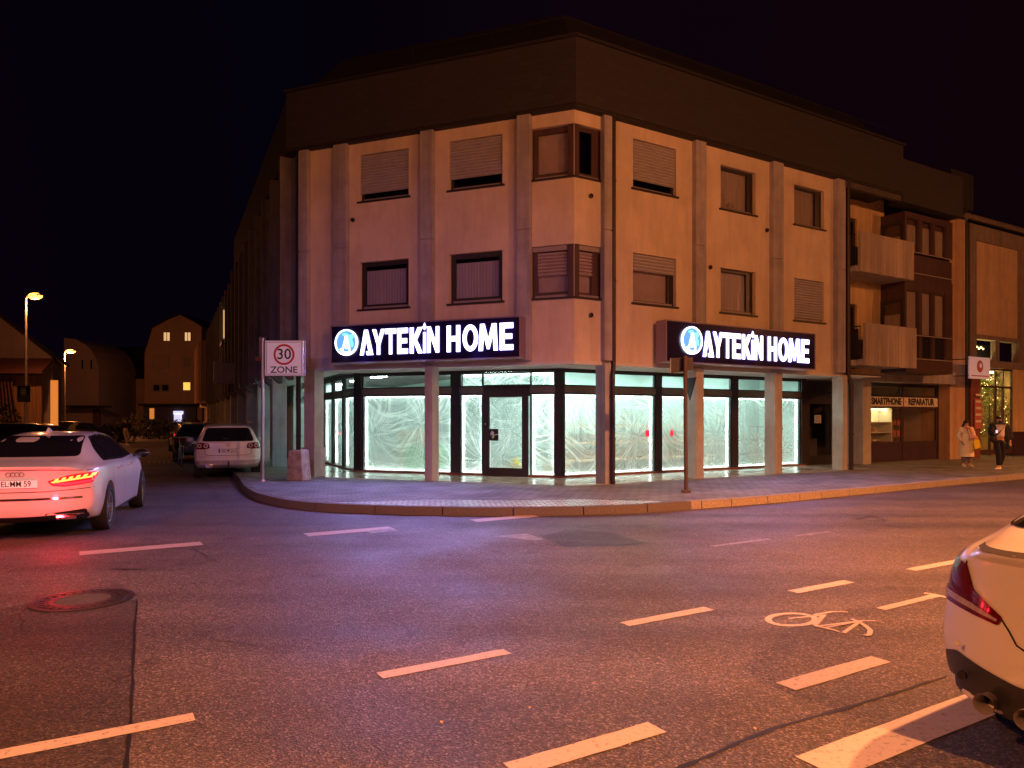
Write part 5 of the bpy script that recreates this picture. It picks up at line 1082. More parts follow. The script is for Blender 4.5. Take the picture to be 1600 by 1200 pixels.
for k,(a,b,c,e,l) in enumerate(((275,285.5,647,658,'small lit white notice board in the dark shop under the gabled house'),(274,288,643,646.5,'thin lit strip sign above the notice board in the distance'))):
    m=MB(); m.box(ax(a,Y),ax(b,Y),Y-.5,Y-.42,az(e,Y),az(c,Y)); m.box(ax(a,Y)-.05,ax(b,Y)+.05,Y-.41,Y-.36,az(e,Y)-.05,az(c,Y)+.05); tag(m.build('notice_board' if k==0 else 'strip_sign','lit_notice'),l,'sign')
t=thing('far_shop_sign','pale sign board with dark lettering at the end of the side street','shop sign',(ax(326,70),70,az(637,70))); m=MB(); m.box(ax(312,70),ax(340,70),70,70.12,az(637,70),az(629,70)); m.build('sign_panel','paper',t); m=MB()
for k in range(7): m.box(ax(315+k*3.3,70),ax(317+k*3.3,70),69.97,69.99,az(635,70),az(631,70))
m.build('lettering','ink',t); m=MB(); m.tube([(ax(316,70),70.06,0),(ax(316,70),70.06,az(637,70))],.08,6); m.tube([(ax(337,70),70.06,0),(ax(337,70),70.06,az(637,70))],.08,6); m.build('sign_post','metal_dark',t)
# low house between
Y=88.0; H=thing('low_house','low orange lit house with a big dark roof left of the gabled house','house',(ax(190,Y),Y,0)); m=MB(); m.box(ax(154,Y),ax(225,Y),Y,Y+9,0,az(592,Y)); m.build('wall','house_wall',H)
m=MB(); a,b=ax(150,Y),ax(229,Y); z0,z1=az(592,Y),az(538,Y); m.hexa([(a,Y-.4,z0),(b,Y-.4,z0),(b,Y+9,z0),(a,Y+9,z0),(a,Y+3,z1),(b,Y+3,z1),(b,Y+6,z1),(a,Y+6,z1)]); m.build('roof','roof_dark',H)
Y=80.0; H=thing('curved_gable_house','narrow house with a rounded gable behind the farther lamp','house',(ax(128,Y),Y,0)); pf=[(100,690),(154,690),(154,575),(150,560),(143,548),(133,538),(118,530),(100,528)]; pf=[(ax(a,Y),max(0,az(b,Y))) for a,b in pf]; m=MB(); m.poly([(a,Y,b) for a,b in pf]); m.poly([(a,Y+8,b) for a,b in pf]); 
for k in range(len(pf)): a,b=pf[k],pf[(k+1)%len(pf)]; m.poly([(a[0],Y,a[1]),(b[0],Y,b[1]),(b[0],Y+8,b[1]),(a[0],Y+8,a[1])])
m.build('wall','house_wall_grey',H); bgwin(H,127,131,562,577,Y,'dark_room'); bgwin(H,141,145,562,577,Y,'dark_room')
m=MB(); m.box(ax(118,Y),ax(175,Y),Y-2.2,Y-.01,az(637,Y),az(634,Y)); m.build('canopy','roof_dark',H); m=MB(); m.box(ax(146,Y),ax(157,Y),Y-.15,Y-.01,.1,az(640,Y)); m.build('door','timber_dark',H); m=MB(); m.box(ax(82,Y),ax(99.9,Y),Y+.5,Y+6,0,az(560,Y)); m.build('annexe','house_wall_grey',H)
Y=95.0; H=thing('dark_block','dark blue block of flats at the end of the side street','building',(ax(331,Y),Y,0)); m=MB(); m.box(ax(316,Y),ax(352,Y),Y,Y+8,0,az(552,Y)); m.build('wall','house_dark',H)
for k in range(4): bgwin(H,333,338,560+k*20,568+k*20,Y,'dark_room')
m=MB(); m.box(ax(315,Y),ax(353,Y),Y-.3,Y+8,az(552,Y),az(550,Y)); m.build('roof','roof_dark',H)
# hedges and shrubs
def leafmass(name,label,cat,boxes,n,mt,seed,s=.12,parent_core=True):
    rr=random.Random(seed); t=thing(name,label,cat,(boxes[0][0],boxes[0][1],0)); m=MB(); 
    for (x,y,z,rx,ry,rz) in boxes:
        for k in range(n//len(boxes)):
            while True:
                u=[rr.uniform(-1,1) for _ in range(3)]; L=math.sqrt(sum(c*c for c in u))
                if .45<L<1.05+.12*noise.noise(V((u[0]*3,u[1]*3,u[2]*3+seed))): break
            q=V((x+u[0]*rx,y+u[1]*ry,max(.03,z+u[2]*rz))); m.poly([q+V((rr.uniform(-s,s),rr.uniform(-s,s),rr.uniform(-s,s))) for _ in range(3)])
    m.build('foliage',mt,t); m=MB()
    for (x,y,z,rx,ry,rz) in boxes: m.tube([(x,y,0),(x,y,z)],[.07,.03],5)
    m.build('stem','bark',t); return t
Y=60.0; leafmass('hedge','long dark clipped hedge in front of the distant houses','hedge',[(ax(232+14*k,Y),Y+.2*k,.75,.95,.8,.95) for k in range(7)],2600,'leaf_dark',5)
leafmass('round_shrub','round dark shrub beside the wall of the low orange house','shrub',[(ax(211,70),70,1.0,1.5,1.3,1.3)],900,'leaf_dark',6)
leafmass('hedge','low ragged hedge behind the walking person','hedge',[(ax(165+11*k,52),52,.6,.8,.6,.75) for k in range(4)],1300,'leaf_dark',8)
leafmass('bush','dark bush at the foot of the porch house','bush',[(ax(-6,33),33,1.0,1.1,1,1.5)],900,'leaf_dark',12)
# ================= VEHICLES =================
def catmull(rows,xs):
    out=[]; n=len(rows)
    for x in xs:
        i=0
        while i<n-2 and rows[i+1][0]<x: i+=1
        r0,r1,r2,r3=rows[max(0,i-1)],rows[i],rows[i+1],rows[min(n-1,i+2)]; t=(x-r1[0])/(r2[0]-r1[0]); v=[]
        for k in range(1,len(r1)):
            m1=(r2[k]-r0[k])/max(1e-6,(r2[0]-r0[0]))*(r2[0]-r1[0]); m2=(r3[k]-r1[k])/max(1e-6,(r3[0]-r1[0]))*(r2[0]-r1[0])
            v.append((2*t**3-3*t*t+1)*r1[k]+(t**3-2*t*t+t)*m1+(-2*t**3+3*t*t)*r2[k]+(t**3-t*t)*m2)
        out.append((x,*v))
    return out
def car_shell(tab,rear,front,wheels,WR,halfw):
    L=tab[-1][0]; xs=[0,.06,.16,.3,.45]+[.45+(L-.95)*k/20 for k in range(1,20)]+[L-.5,L-.3,L-.14,L-.04,L]
    st=catmull(tab,xs); V_=[];F_=[]
    def sec(r):
        x,zb,ws,wm,zm,wsh,zsh,wt,zt=r
        h=[(0,zb),(ws*.6,zb),(ws*.96,zb+.01),(ws,zb+.05),(wm-.012,zb*.45+zm*.55-.02),(wm,zm),(wm*.35+wsh*.65+.012,zm*.3+zsh*.7),(wsh,zsh),(wsh-.03,zsh+.025),((wsh-.03)*.5+wt*.5+.012,(zsh+.025)*.5+zt*.5-.02),(wt+.01,zt-.06),(wt-.05,zt-.018),(wt*.6,zt),(0,zt+.004)]
        return h
    rings=[]
    for r in st:
        h=sec(r); pts=[(y,z) for y,z in h]+[(-y,z) for y,z in h[-2:0:-1]]; x=r[0]; ring=[]
        for y,z in pts:
            xx=x
            if x<1.1: xx=x+rear(abs(y),z)*(1-x/1.1)**1.5
            if x>L-1.1: xx=x-front(abs(y),z)*(1-(L-x)/1.1)**1.5
            ring.append(len(V_)); V_.append((xx,y,z))
        rings.append(ring)
    n=len(rings[0])
    for a,b in zip(rings,rings[1:]):
        for k in range(n): j=(k+1)%n; F_.append((a[k],b[k],b[j],a[j]))
    def cap(ring,fun,base,sgn):
        pr=ring; H=(n+2)//2
        # grid cap: columns of points between left and right outline at equal index
        C=7; prev=None; right=[ring[k] for k in range(0,H)]; left=[ring[0]]+[ring[n-k] for k in range(1,H-1)]+[ring[H-1]]
        rows=[]
        for k in range(1,H-1):
            row=[right[k]]; yr=V_[right[k]][1]; z=V_[right[k]][2]
            for c in range(1,C): y=yr*(1-2*c/C); row.append(len(V_)); V_.append((base+sgn*fun(abs(y),z),y,z))
            row.append(left[k]); rows.append(row)
        for a,b in zip(rows,rows[1:]):
            for c in range(C): F_.append((a[c],a[c+1],b[c+1],b[c]) if sgn>0 else (a[c],b[c],b[c+1],a[c+1]))
        for row,e in ((rows[0],right[0]),(rows[-1],right[H-1])):
            for c in range(C): F_.append((row[c],row[c+1],e))
    cap(rings[0],rear,0,1); cap(rings[-1],front,L,-1)
    me=bpy.data.meshes.new('b'); me.from_pydata(V_,[],F_); b=bmesh.new(); b.from_mesh(me); bmesh.ops.remove_doubles(b,verts=b.verts,dist=1e-4); bmesh.ops.recalc_face_normals(b,faces=b.faces); b.to_mesh(me); b.free()
    o=bpy.data.objects.new('b',me); COL.objects.link(o); o.data.materials.append(MAT['black_plastic'])
    s=o.modifiers.new('s','SUBSURF'); s.levels=2; s.render_levels=2
    dg=bpy.context.evaluated_depsgraph_get(); me1=bpy.data.meshes.new_from_object(o.evaluated_get(dg)); bv=BVHTree.FromPolygons([v.co.copy() for v in me1.vertices],[tuple(p.vertices) for p in me1.polygons])
    cut=[]
    for wx in wheels:
        for sy in (1,-1):
            mb=MB(); M=Matrix.Translation((wx,sy*(halfw-.30),WR))@Matrix.Rotation(-sy*PI/2,4,'X'); mb.lathe([(0,0),(WR+.055,0),(WR+.055,.6),(0,.6)],M,40); c=mb.build('c','rubber'); cut.append(c); bm_=o.modifiers.new('bo','BOOLEAN'); bm_.operation='DIFFERENCE'; bm_.object=c; bm_.solver='EXACT'
            try: bm_.material_mode='TRANSFER'
            except Exception: pass
    dg=bpy.context.evaluated_depsgraph_get(); dg.update(); me2=bpy.data.meshes.new_from_object(o.evaluated_get(dg)); 
    for c in cut: bpy.data.objects.remove(c)
    bpy.data.objects.remove(o)
    for p in me2.polygons: p.use_smooth=True
    try: me2.set_sharp_from_angle(angle=R(45))
    except Exception: pass
    return me2,bv
def rounded(pts,r=.04,n=4):
    out=[]; N=len(pts)
    for i in range(N):
        p0,p,p1=V(pts[i-1]),V(pts[i]),V(pts[(i+1)%N]); a=(p0-p); b=(p1-p); ra=min(r,a.length*.45); rb=min(r,b.length*.45); A=p+a.normalized()*ra; Bq=p+b.normalized()*rb
        for k in range(n+1): t=k/n; out.append(A*(1-t)**2+p*2*t*(1-t)+Bq*t*t)
    return [(q.x,q.y) for q in out]
def patchmesh(bv,outline,org,eu,ev,dr,off=.004,gs=.05,thick=0):
    org,eu,ev,dr=V(org),V(eu),V(ev),V(dr).normalized(); pts=[V(p) for p in outline]; dense=[]
    for i in range(len(pts)):
        a,b=pts[i],pts[(i+1)%len(pts)]; n=max(1,int((b-a).length/gs))
        for k in range(n): dense.append(a.lerp(b,k/n))
    nb=len(dense); xs=[p.x for p in dense]; ys=[p.y for p in dense]
    def inside(q):
        c=False; j=nb-1
        for i in range(nb):
            a,b=dense[i],dense[j]
            if (a.y>q.y)!=(b.y>q.y) and q.x<(b.x-a.x)*(q.y-a.y)/(b.y-a.y)+a.x: c=not c
            j=i
        return c
    vin=list(dense); x=min(xs)+gs/2
    while x<max(xs):
        y=min(ys)+gs/2
        while y<max(ys):
            q=V((x,y))
            if inside(q) and min((q-d).length for d in dense)>gs*.45: vin.append(q)
            y+=gs
        x+=gs
    vo,ed,fc,*_=geometry.delaunay_2d_cdt(vin,[(i,(i+1)%nb) for i in range(nb)],[],1,1e-6)
    P=[];ok=[]
    for q in vo:
        o=org+eu*q.x+ev*q.y; h=bv.ray_cast(o-dr*6,dr)
        if h[0] is None: P.append(o); ok.append(False)
        else:
            nrm=h[1]; nrm=nrm if nrm.dot(dr)<0 else -nrm; P.append(h[0]+nrm*off); ok.append(True)
    m=MB()
    for f in fc:
        if all(ok[i] for i in f): m.poly([P[i] for i in f])
    return m
def gapline(bv,pts,org,eu,ev,dr,w=.008,off=.0025,step=.05):
    org,eu,ev,dr=V(org),V(eu),V(ev),V(dr).normalized(); pp=[]
    for i in range(len(pts)-1):
        a,b=V(pts[i]),V(pts[i+1]); n=max(1,int((b-a).length/step)); pp+=[a.lerp(b,k/n) for k in range(n)]
    pp.append(V(pts[-1])); m=MB(); prev=None
    for i,q in enumerate(pp):
        t=(pp[min(i+1,len(pp)-1)]-pp[max(i-1,0)]).normalized(); nn_=V((-t.y,t.x)); cur=[]
        for s in (-w/2,w/2):
            c=q+nn_*s; o=org+eu*c.x+ev*c.y; h=bv.ray_cast(o-dr*6,dr)
            if h[0] is None: cur=None; break
            nm=h[1] if h[1].dot(dr)<0 else -h[1]; cur.append(h[0]+nm*off)
        if prev and cur: m.poly([prev[0],cur[0],cur[1],prev[1]])
        prev=cur
    return m
REAR=((0,0,0),(0,1,0),(0,0,1),(1,0,0)); SIDE={1:((0,0,0),(1,0,0),(0,0,1),(0,-1,0)),-1:((0,0,0),(1,0,0),(0,0,1),(0,1,0))}; TOP=((0,0,0),(1,0,0),(0,1,0),(0,0,-1))
def wheel(par,x,y,WR,sy,spokes,steer=0,w=.225,rim='rim_alloy',rr=.68):
    M=Matrix.Translation((x,y,WR))@Matrix.Rotation(steer,4,'Z')@Matrix.Rotation(-sy*PI/2,4,'X')      # local z points outwards
    m=MB(); r=WR*rr; m.lathe([(r,-w*.45),(WR-.02,-w*.5),(WR,-w*.38),(WR,w*.38),(WR-.02,w*.5),(r+.012,w*.46),(r,w*.40),(r,-w*.45)],M,40); t=m.build('wheel','tyre',par,True)
    m=MB(); m.lathe([(r,w*.42),(r-.02,w*.40),(r-.03,w*.05),(r-.03,-.05),(.05,-.05)],M,36); 
    for k in range(spokes):
        a=2*PI*k/spokes
        for da in (-.10,.10):
            a0=a+da*.5; a1=a+da*1.0; c0,s0=math.cos(a0),math.sin(a0); c1,s1=math.cos(a1),math.sin(a1); z=w*.30
            P=lambda rr_,c,s,t_,zz:M@V((rr_*c-t_*s,rr_*s+t_*c,zz)); hw=.012
            m.hexa([P(.05,c0,s0,-hw,z-.03),P(r-.015,c1,s1,-hw,z-.03),P(r-.015,c1,s1,hw,z-.03),P(.05,c0,s0,hw,z-.03),P(.05,c0,s0,-hw,z+.01),P(r-.015,c1,s1,-hw,z+.025),P(r-.015,c1,s1,hw,z+.025),P(.05,c0,s0,hw,z+.01)])
    m.lathe([(.065,w*.2),(.065,w*.34),(.0,w*.36)],M,14); m.build('rim',rim,t,True); return t
def shellobj(par,me,paint,name='body'):
    me.name=name; me.materials.clear(); me.materials.append(MAT[paint]); me.materials.append(MAT['rubber']); o=bpy.data.objects.new(name,me); link(o,par); ORG[o.name]=V((0,0,0)); return o
def mirrored(pts): return [(-a,b) for a,b in reversed(pts)]
def plate(par,x,z,y,w,h,tilt,txt,blue=True,glow='plate_plain',n=None):
    M=Matrix.Translation((x,y,z))@Matrix.Rotation(tilt,4,'Y')@basis((0,0,0),(0,-1,0),(0,0,1),(-1,0,0)); m=MB()
    m.hexa([M@V(c) for c in ((-w/2,-h/2,-.01),(w/2,-h/2,-.01),(w/2,h/2,-.01),(-w/2,h/2,-.01),(-w/2,-h/2,.004),(w/2,-h/2,.004),(w/2,h/2,.004),(-w/2,h/2,.004))]); t=m.build('number_plate',glow,par)
    if blue: m=MB(); m.poly([M@V(c) for c in ((-w/2+.004,-h/2+.004,.006),(-w/2+.045,-h/2+.004,.006),(-w/2+.045,h/2-.004,.006),(-w/2+.004,h/2-.004,.006))]); m.build('blue_band','plate_blue',t)
    if txt: place_text(txt,h*.92,M@Matrix.Translation((.02,0,.006)),'ink',t,'lettering',.001,.001,sx=.80)
    m=MB(); F0=[M@V(c) for c in ((-w/2,-h/2,.005),(w/2,-h/2,.005),(w/2,-h/2+.006,.005),(-w/2,-h/2+.006,.005))]; m.poly(F0); m.poly([M@V(c) for c in ((-w/2,h/2-.006,.005),(w/2,h/2-.006,.005),(w/2,h/2,.005),(-w/2,h/2,.005))]); m.build('plate_frame','ink',t)
    return t
# ---------- white saloon turning into the side street ----------
tabA=[(0,.34,.80,.865,.56,.80,.90,.66,1.00),(.25,.24,.85,.915,.58,.865,.935,.70,1.045),(.55,.22,.86,.92,.60,.885,.955,.68,1.085),(.80,.20,.87,.922,.60,.89,.955,.64,1.17),(1.25,.19,.875,.92,.6,.89,.955,.575,1.34),(1.75,.19,.88,.92,.6,.89,.95,.555,1.415),(2.3,.19,.88,.92,.6,.885,.945,.56,1.43),(2.85,.19,.88,.918,.6,.885,.935,.565,1.395),(3.25,.19,.88,.915,.58,.88,.93,.60,1.27),(3.75,.19,.88,.915,.58,.87,.92,.70,1.02),(4.1,.2,.87,.905,.56,.85,.86,.70,.94),(4.45,.22,.82,.865,.52,.80,.76,.64,.83),(4.76,.30,.66,.70,.48,.62,.62,.45,.68)]
def rearA(y,z): 
    return .34*(abs(y)/.9)**3.2+ (max(0,.46-z)*.28) + max(0,z-.58)*.13 - .03*math.exp(-((z-.99)/.035)**2)+.02*math.exp(-((z-.60)/.03)**2)
def frontA(y,z): return .45*(abs(y)/.9)**2.6+max(0,z-.6)*.5
meA,bvA=car_shell(tabA,rearA,frontA,(1.06,3.88),.335,.925)
hx=V((-.314,.949,0)).normalized(); scA=1.04
cA=V((-6.75,9.80,0))
T=thing('car','white saloon with glowing red tail lights turning into the side street','car',tuple(cA),math.atan2(hx.y,hx.x),local=True); T.scale=(scA,scA,scA)
shellobj(T,meA,'white_paint_car')
patchmesh(bvA,rounded([(-.60,1.10),(.60,1.10),(.505,1.375),(-.505,1.375)],.06),*REAR,.005,.07).build('rear_window','tinted',T,True)
for sy in (1,-1):
    S=SIDE[sy]
    side=rounded([(1.02,1.015),(1.20,1.20),(1.50,1.355),(2.0,1.392),(2.6,1.372),(3.02,1.235),(3.36,1.01),(2.3,.985)],.06)
    patchmesh(bvA,side,*S,.004,.07).build('side_window_surround','chrome',T,True)
    for q in ([(1.06,1.03),(1.22,1.19),(1.45,1.315),(1.47,1.03)],[(1.50,1.03),(1.48,1.325),(1.72,1.365),(2.16,1.370),(2.14,1.01)],[(2.20,1.01),(2.22,1.368),(2.6,1.35),(2.99,1.22),(3.28,1.025)]): patchmesh(bvA,rounded(q,.03),*S,.007,.06).build('side_window','tinted',T,True)
    m=gapline(bvA,[(1.32,.98),(1.30,.70),(1.42,.42),(1.62,.24)],*S)
    for g in ([(2.18,.98),(2.20,.28)],[(3.30,.98),(3.32,.6),(3.25,.28)],[(1.62,.245),(3.25,.27)]): 
        q=gapline(bvA,g,*S); k=len(m.v); m.v+=q.v; m.f+=[tuple(i+k for i in f) for f in q.f]; m.m+=q.m
    m.build('door_gap','rubber',T)
    for hx_ in (1.62,2.42): m=MB(); m.tube([(hx_,sy*.918,.875),(hx_+.03,sy*.955,.88),(hx_+.19,sy*.955,.885),(hx_+.22,sy*.915,.885)],.013,6); m.build('door_handle','white_paint_car',T,True)
    # side crease chrome sill
    patchmesh(bvA,[(1.50,.235),(3.40,.235),(3.40,.262),(1.50,.262)],*S,.008,.1).build('sill_trim','chrome',T)
    m=MB(); Mm=Matrix.Translation((3.12,sy*1.02,1.03)); m.ball((0,0,0),(.075,.12,.075),14,9,Mm); m.v=[v+V((3.12,sy*1.02,1.03)) if v.length<1 else v for v in m.v]; m.tube([(3.15,sy*.88,.985),(3.12,sy*1.0,1.0)],.02,6); m.build('mirror','black_gloss',T,True)
    # tail light: dark red lens wrapping round the corner, with a bright segmented strip
    lt=[(sy*.36,.80),(sy*.60,.875),(sy*.86,.905),(sy*.88,.87),(sy*.84,.755),(sy*.55,.72),(sy*.42,.74)]
    if sy<0: lt=lt[::-1]
    tl=patchmesh(bvA,rounded(lt,.02),*REAR,.006,.04).build('tail_light','red_lit_lens',T,True)
    st=[(sy*.40,.792),(sy*.60,.822),(sy*.835,.85),(sy*.83,.826),(sy*.60,.797),(sy*.42,.772)]
    patchmesh(bvA,st if sy>0 else st[::-1],*REAR,.010,.04).build('light_strip','amber_glow',tl)
    for k in range(6):
        y0=.43+.075*k; q=[(sy*(y0),.793+k*.010),(sy*(y0+.045),.799+k*.010),(sy*(y0+.062),.836+k*.011),(sy*(y0+.020),.828+k*.011)]
        patchmesh(bvA,q if sy>0 else q[::-1],*REAR,.011,.04).build('light_segment','amber_glow',tl)
    rg=[(sy*.43,.755),(sy*.56,.732),(sy*.82,.765),(sy*.83,.80),(sy*.6,.775),(sy*.44,.775)]
    patchmesh(bvA,rg if sy>0 else rg[::-1],*REAR,.009,.04).build('brake_light','red_glow',tl)
    wheel(T,1.06,sy*.815,.335,sy,5); wheel(T,3.88,sy*.815,.335,sy,5,steer=R(4))
    # exhaust recess and tail pipe
    q=[(sy*.34,.375),(sy*.78,.41),(sy*.80,.30),(sy*.70,.235),(sy*.34,.235)]
    ex=patchmesh(bvA,rounded(q if sy>0 else q[::-1],.03),*REAR,.004,.05).build('exhaust_surround','black_gloss',T,True)
    m=MB(); m.tube([(rearA(.5,.3)-.005,sy*.46,.315),(rearA(.6,.3)+.012,sy*.68,.315)],[.035,.035],8); m.build('exhaust_trim','chrome',ex,True)
m=patchmesh(bvA,rounded([(-.72,.235),(.72,.235),(.74,.30),(.30,.36),(-.30,.36),(-.74,.30)],.02),*REAR,.003,.06); m.build('rear_diffuser','black_plastic',T,True)
q=[(-.285,.70),(.285,.70),(.31,.86),(-.31,.86)]; patchmesh(bvA,rounded(q,.03),*REAR,.002,.05).build('plate_recess','white_paint_car',T,True)
plate(T,rearA(0,.775)-.014,.775,.0,.52,.115,R(-7),'EL:MM 59',True,'plate_white')
m=gapline(bvA,[(-.86,.69),(-.35,.665),(.35,.665),(.86,.69)],*REAR,w=.010); m.build('boot_gap','rubber',T)
m=gapline(bvA,[(-.84,.925),(-.3,.955),(.3,.955),(.84,.925)],*REAR,w=.008); m.build('boot_edge','rubber',T)
patchmesh(bvA,rounded([(-.74,.555),(.74,.555),(.74,.585),(-.74,.585)],.01),*REAR,.006,.08).build('bumper_strip','chrome',T)
for sy in (1,-1):
    l=bpy.data.lights.new('tail_lamp_light','POINT'); l.energy=26; l.color=(1,.015,.03); l.shadow_soft_size=.06; lo=bpy.data.objects.new('tail_lamp_light',l); link(lo,T); lo.location=(-.30,sy*.60,.60)
m=MB()
for k in range(4): Mq=basis((rearA(0,.9)-.004,.075-.05*k,.90),(0,-1,0),(0,0,1),(-1,0,0)); m.lathe([(.032,0),(.032,.006),(.025,.006),(.025,0)],Mq,18)
m.build('badge_rings','chrome',T,True)
m=MB(); m.hexa([(1.50,-.035,1.415),(1.72,-.02,1.432),(1.72,.02,1.432),(1.50,.035,1.415),(1.53,-.006,1.50),(1.60,-.006,1.49),(1.60,.006,1.49),(1.53,.006,1.50)]); m.build('roof_antenna','white_paint_car',T)
# ---------- white coupe parked at the right ----------
tabB=[(0,.21,.74,.83,.55,.75,.92,.62,1.03),(.22,.20,.80,.868,.57,.80,.95,.67,1.06),(.42,.22,.82,.874,.6,.83,.96,.67,1.08),(.60,.2,.83,.874,.6,.84,.96,.65,1.15),(1.1,.19,.84,.874,.6,.845,.95,.54,1.35),(1.7,.19,.84,.874,.6,.845,.945,.51,1.40),(2.2,.19,.84,.874,.6,.84,.94,.52,1.405),(2.7,.19,.84,.872,.6,.84,.93,.54,1.34),(3.3,.19,.84,.87,.58,.83,.91,.64,1.02),(3.8,.2,.83,.865,.55,.8,.84,.64,.93),(4.15,.24,.76,.80,.5,.74,.74,.56,.80),(4.36,.32,.58,.62,.46,.56,.62,.4,.68)]
def rearB(y,z): return .30*(abs(y)/.86)**3.4+max(0,.50-z)*.18+max(0,z-.62)*.20-.055*math.exp(-((z-1.02)/.025)**2)-.015*math.exp(-((z-.60)/.05)**2)
def frontB(y,z): return .42*(abs(y)/.86)**2.6+max(0,z-.6)*.5
meB,bvB=car_shell(tabB,rearB,frontB,(.93,3.59),.315,.875)
hB=V((math.cos(R(33)),math.sin(R(33)),0)); lB=V((-hB.y,hB.x,0)); cB=V((2.22,3.88,0))-lB*.80+hB*-.05
T=thing('car','white coupe parked with its rear corner in the right foreground','car',tuple(cB),math.atan2(hB.y,hB.x),local=True)
shellobj(T,meB,'white_paint_car')
patchmesh(bvB,rounded([(-.70,1.10),(.70,1.10),(.52,1.375),(-.52,1.375)],.06),*REAR,.005,.06).build('rear_window','tinted',T,True)
for sy in (1,-1):
    S=SIDE[sy]; patchmesh(bvB,rounded([(1.0,1.02),(1.25,1.22),(1.6,1.345),(2.2,1.36),(2.7,1.22),(3.0,1.0),(2.2,.985)],.05),*S,.004,.06).build('side_window','tinted',T,True)
    # two part tail light
    lo_=[(sy*.50,.805),(sy*.545,.90),(sy*.70,.93),(sy*.87,.965),(sy*.90,.80),(sy*.865,.70),(sy*.44,.70)]
    lo_=[(sy*.43,.715),(sy*.60,.815),(sy*.655,.93),(sy*.80,.955),(sy*.90,.94),(sy*.90,.74),(sy*.86,.715),(sy*.45,.672)]
    tl=patchmesh(bvB,rounded(lo_ if sy>0 else lo_[::-1],.015),*REAR,.010,.03).build('tail_light','red_lens',T,True)
    cl=[(sy*.452,.700),(sy*.60,.742),(sy*.90,.79),(sy*.90,.752),(sy*.60,.712),(sy*.46,.688)]
    patchmesh(bvB,cl if sy>0 else cl[::-1],*REAR,.014,.03).build('reversing_lens','clear_lens',tl,True)
    m=gapline(bvB,[(sy*a,b) for a,b in ((.66,.945),(.665,.925),(.60,.80),(.435,.700),(.40,.66),(.36,.60),(.30,.575),(0,.57))],*REAR,w=.010,off=.004); m.build('boot_gap','rubber',T)
    wheel(T,.93,sy*.77,.315,sy,5); wheel(T,3.59,sy*.77,.315,sy,5)
    ps=MB(); Mq=basis((rearB(.62,.52)-.004,sy*.66,.525),(0,-1,0),(0,0,1),(-1,0,0)); ps.lathe([(.014,0),(.012,.004),(0,.004)],Mq,12); ps.build('parking_sensor','white_paint_car',T,True)
    g=gapline(bvB,[(1.25,.95),(1.22,.6),(1.35,.3)],*S); g.build('door_gap','rubber',T)
q=[(-.62,.19),(.62,.19),(.78,.27),(.80,.43),(.70,.465),(.36,.40),(-.36,.40),(-.70,.465),(-.80,.43),(-.78,.27)]
patchmesh(bvB,rounded(q,.02),*REAR,.006,.05).build('rear_diffuser','black_plastic',T,True)
m=MB()
for k in range(4): y=-.27+.18*k; m.hexa([(rearB(y,.3)-.03,y-.008,.22),(rearB(y,.3)+.08,y-.008,.2),(rearB(y,.3)+.08,y+.008,.2),(rearB(y,.3)-.03,y+.008,.22),(rearB(y,.3)-.02,y-.008,.35),(rearB(y,.3)+.05,y-.008,.36),(rearB(y,.3)+.05,y+.008,.36),(rearB(y,.3)-.02,y+.008,.35)])
m.build('diffuser_fin','black_plastic',T)
for y in (.50,.30):
    m=MB(); xr_=rearB(y,.27)-.045; Mq=basis((xr_+.20,y,.285),(0,-1,0),(0,0,1),(-1,0,-.05)); m.lathe([(.040,.0),(.042,.22),(.050,.235),(.050,.225),(.040,.20),(.038,.02),(0,.02)],Mq,20); m.build('exhaust_pipe','zinc',T,True)
m=MB(); Mq=basis((rearB(.66,.36)-.01,.655,.352),(0,-1,0),(0,0,1),(-1,0,0)); m.lathe([(0,0),(.022,0),(.022,.014),(0,.012)],Mq,14); m.build('reflector','rubber',T,True)
plate(T,rearB(0,.78)-.008,.80,0,.52,.115,R(-10),'',False,'boxwhite')
m=gapline(bvB,[(-.66,1.015),(-.3,1.03),(.3,1.03),(.66,1.015)],*REAR,w=.014,off=.006); m.build('spoiler_lip','rubber',T)
# ---------- silver estate parked half on the pavement ----------
tabC=[(0,.40,.74,.83,.60,.80,.96,.60,1.47),(.18,.30,.80,.87,.62,.85,.98,.60,1.49),(.6,.26,.82,.88,.64,.86,.98,.60,1.51),(1.4,.24,.83,.88,.64,.86,.97,.60,1.52),(2.2,.24,.83,.88,.64,.86,.96,.59,1.51),(2.8,.24,.83,.88,.62,.85,.95,.60,1.38),(3.35,.25,.83,.87,.6,.84,.94,.68,1.08),(3.8,.27,.8,.85,.58,.8,.86,.64,.96),(4.2,.3,.7,.76,.52,.7,.76,.52,.84),(4.38,.38,.56,.6,.5,.54,.66,.4,.72)]
def rearC(y,z): return .20*(abs(y)/.86)**3.4+max(0,.52-z)*.10+max(0,z-.66)*.04+max(0,z-1.0)*.42
def frontC(y,z): return .42*(abs(y)/.86)**2.6+max(0,z-.6)*.4
meC,bvC=car_shell(tabC,rearC,frontC,(.9,3.5),.33,.885)
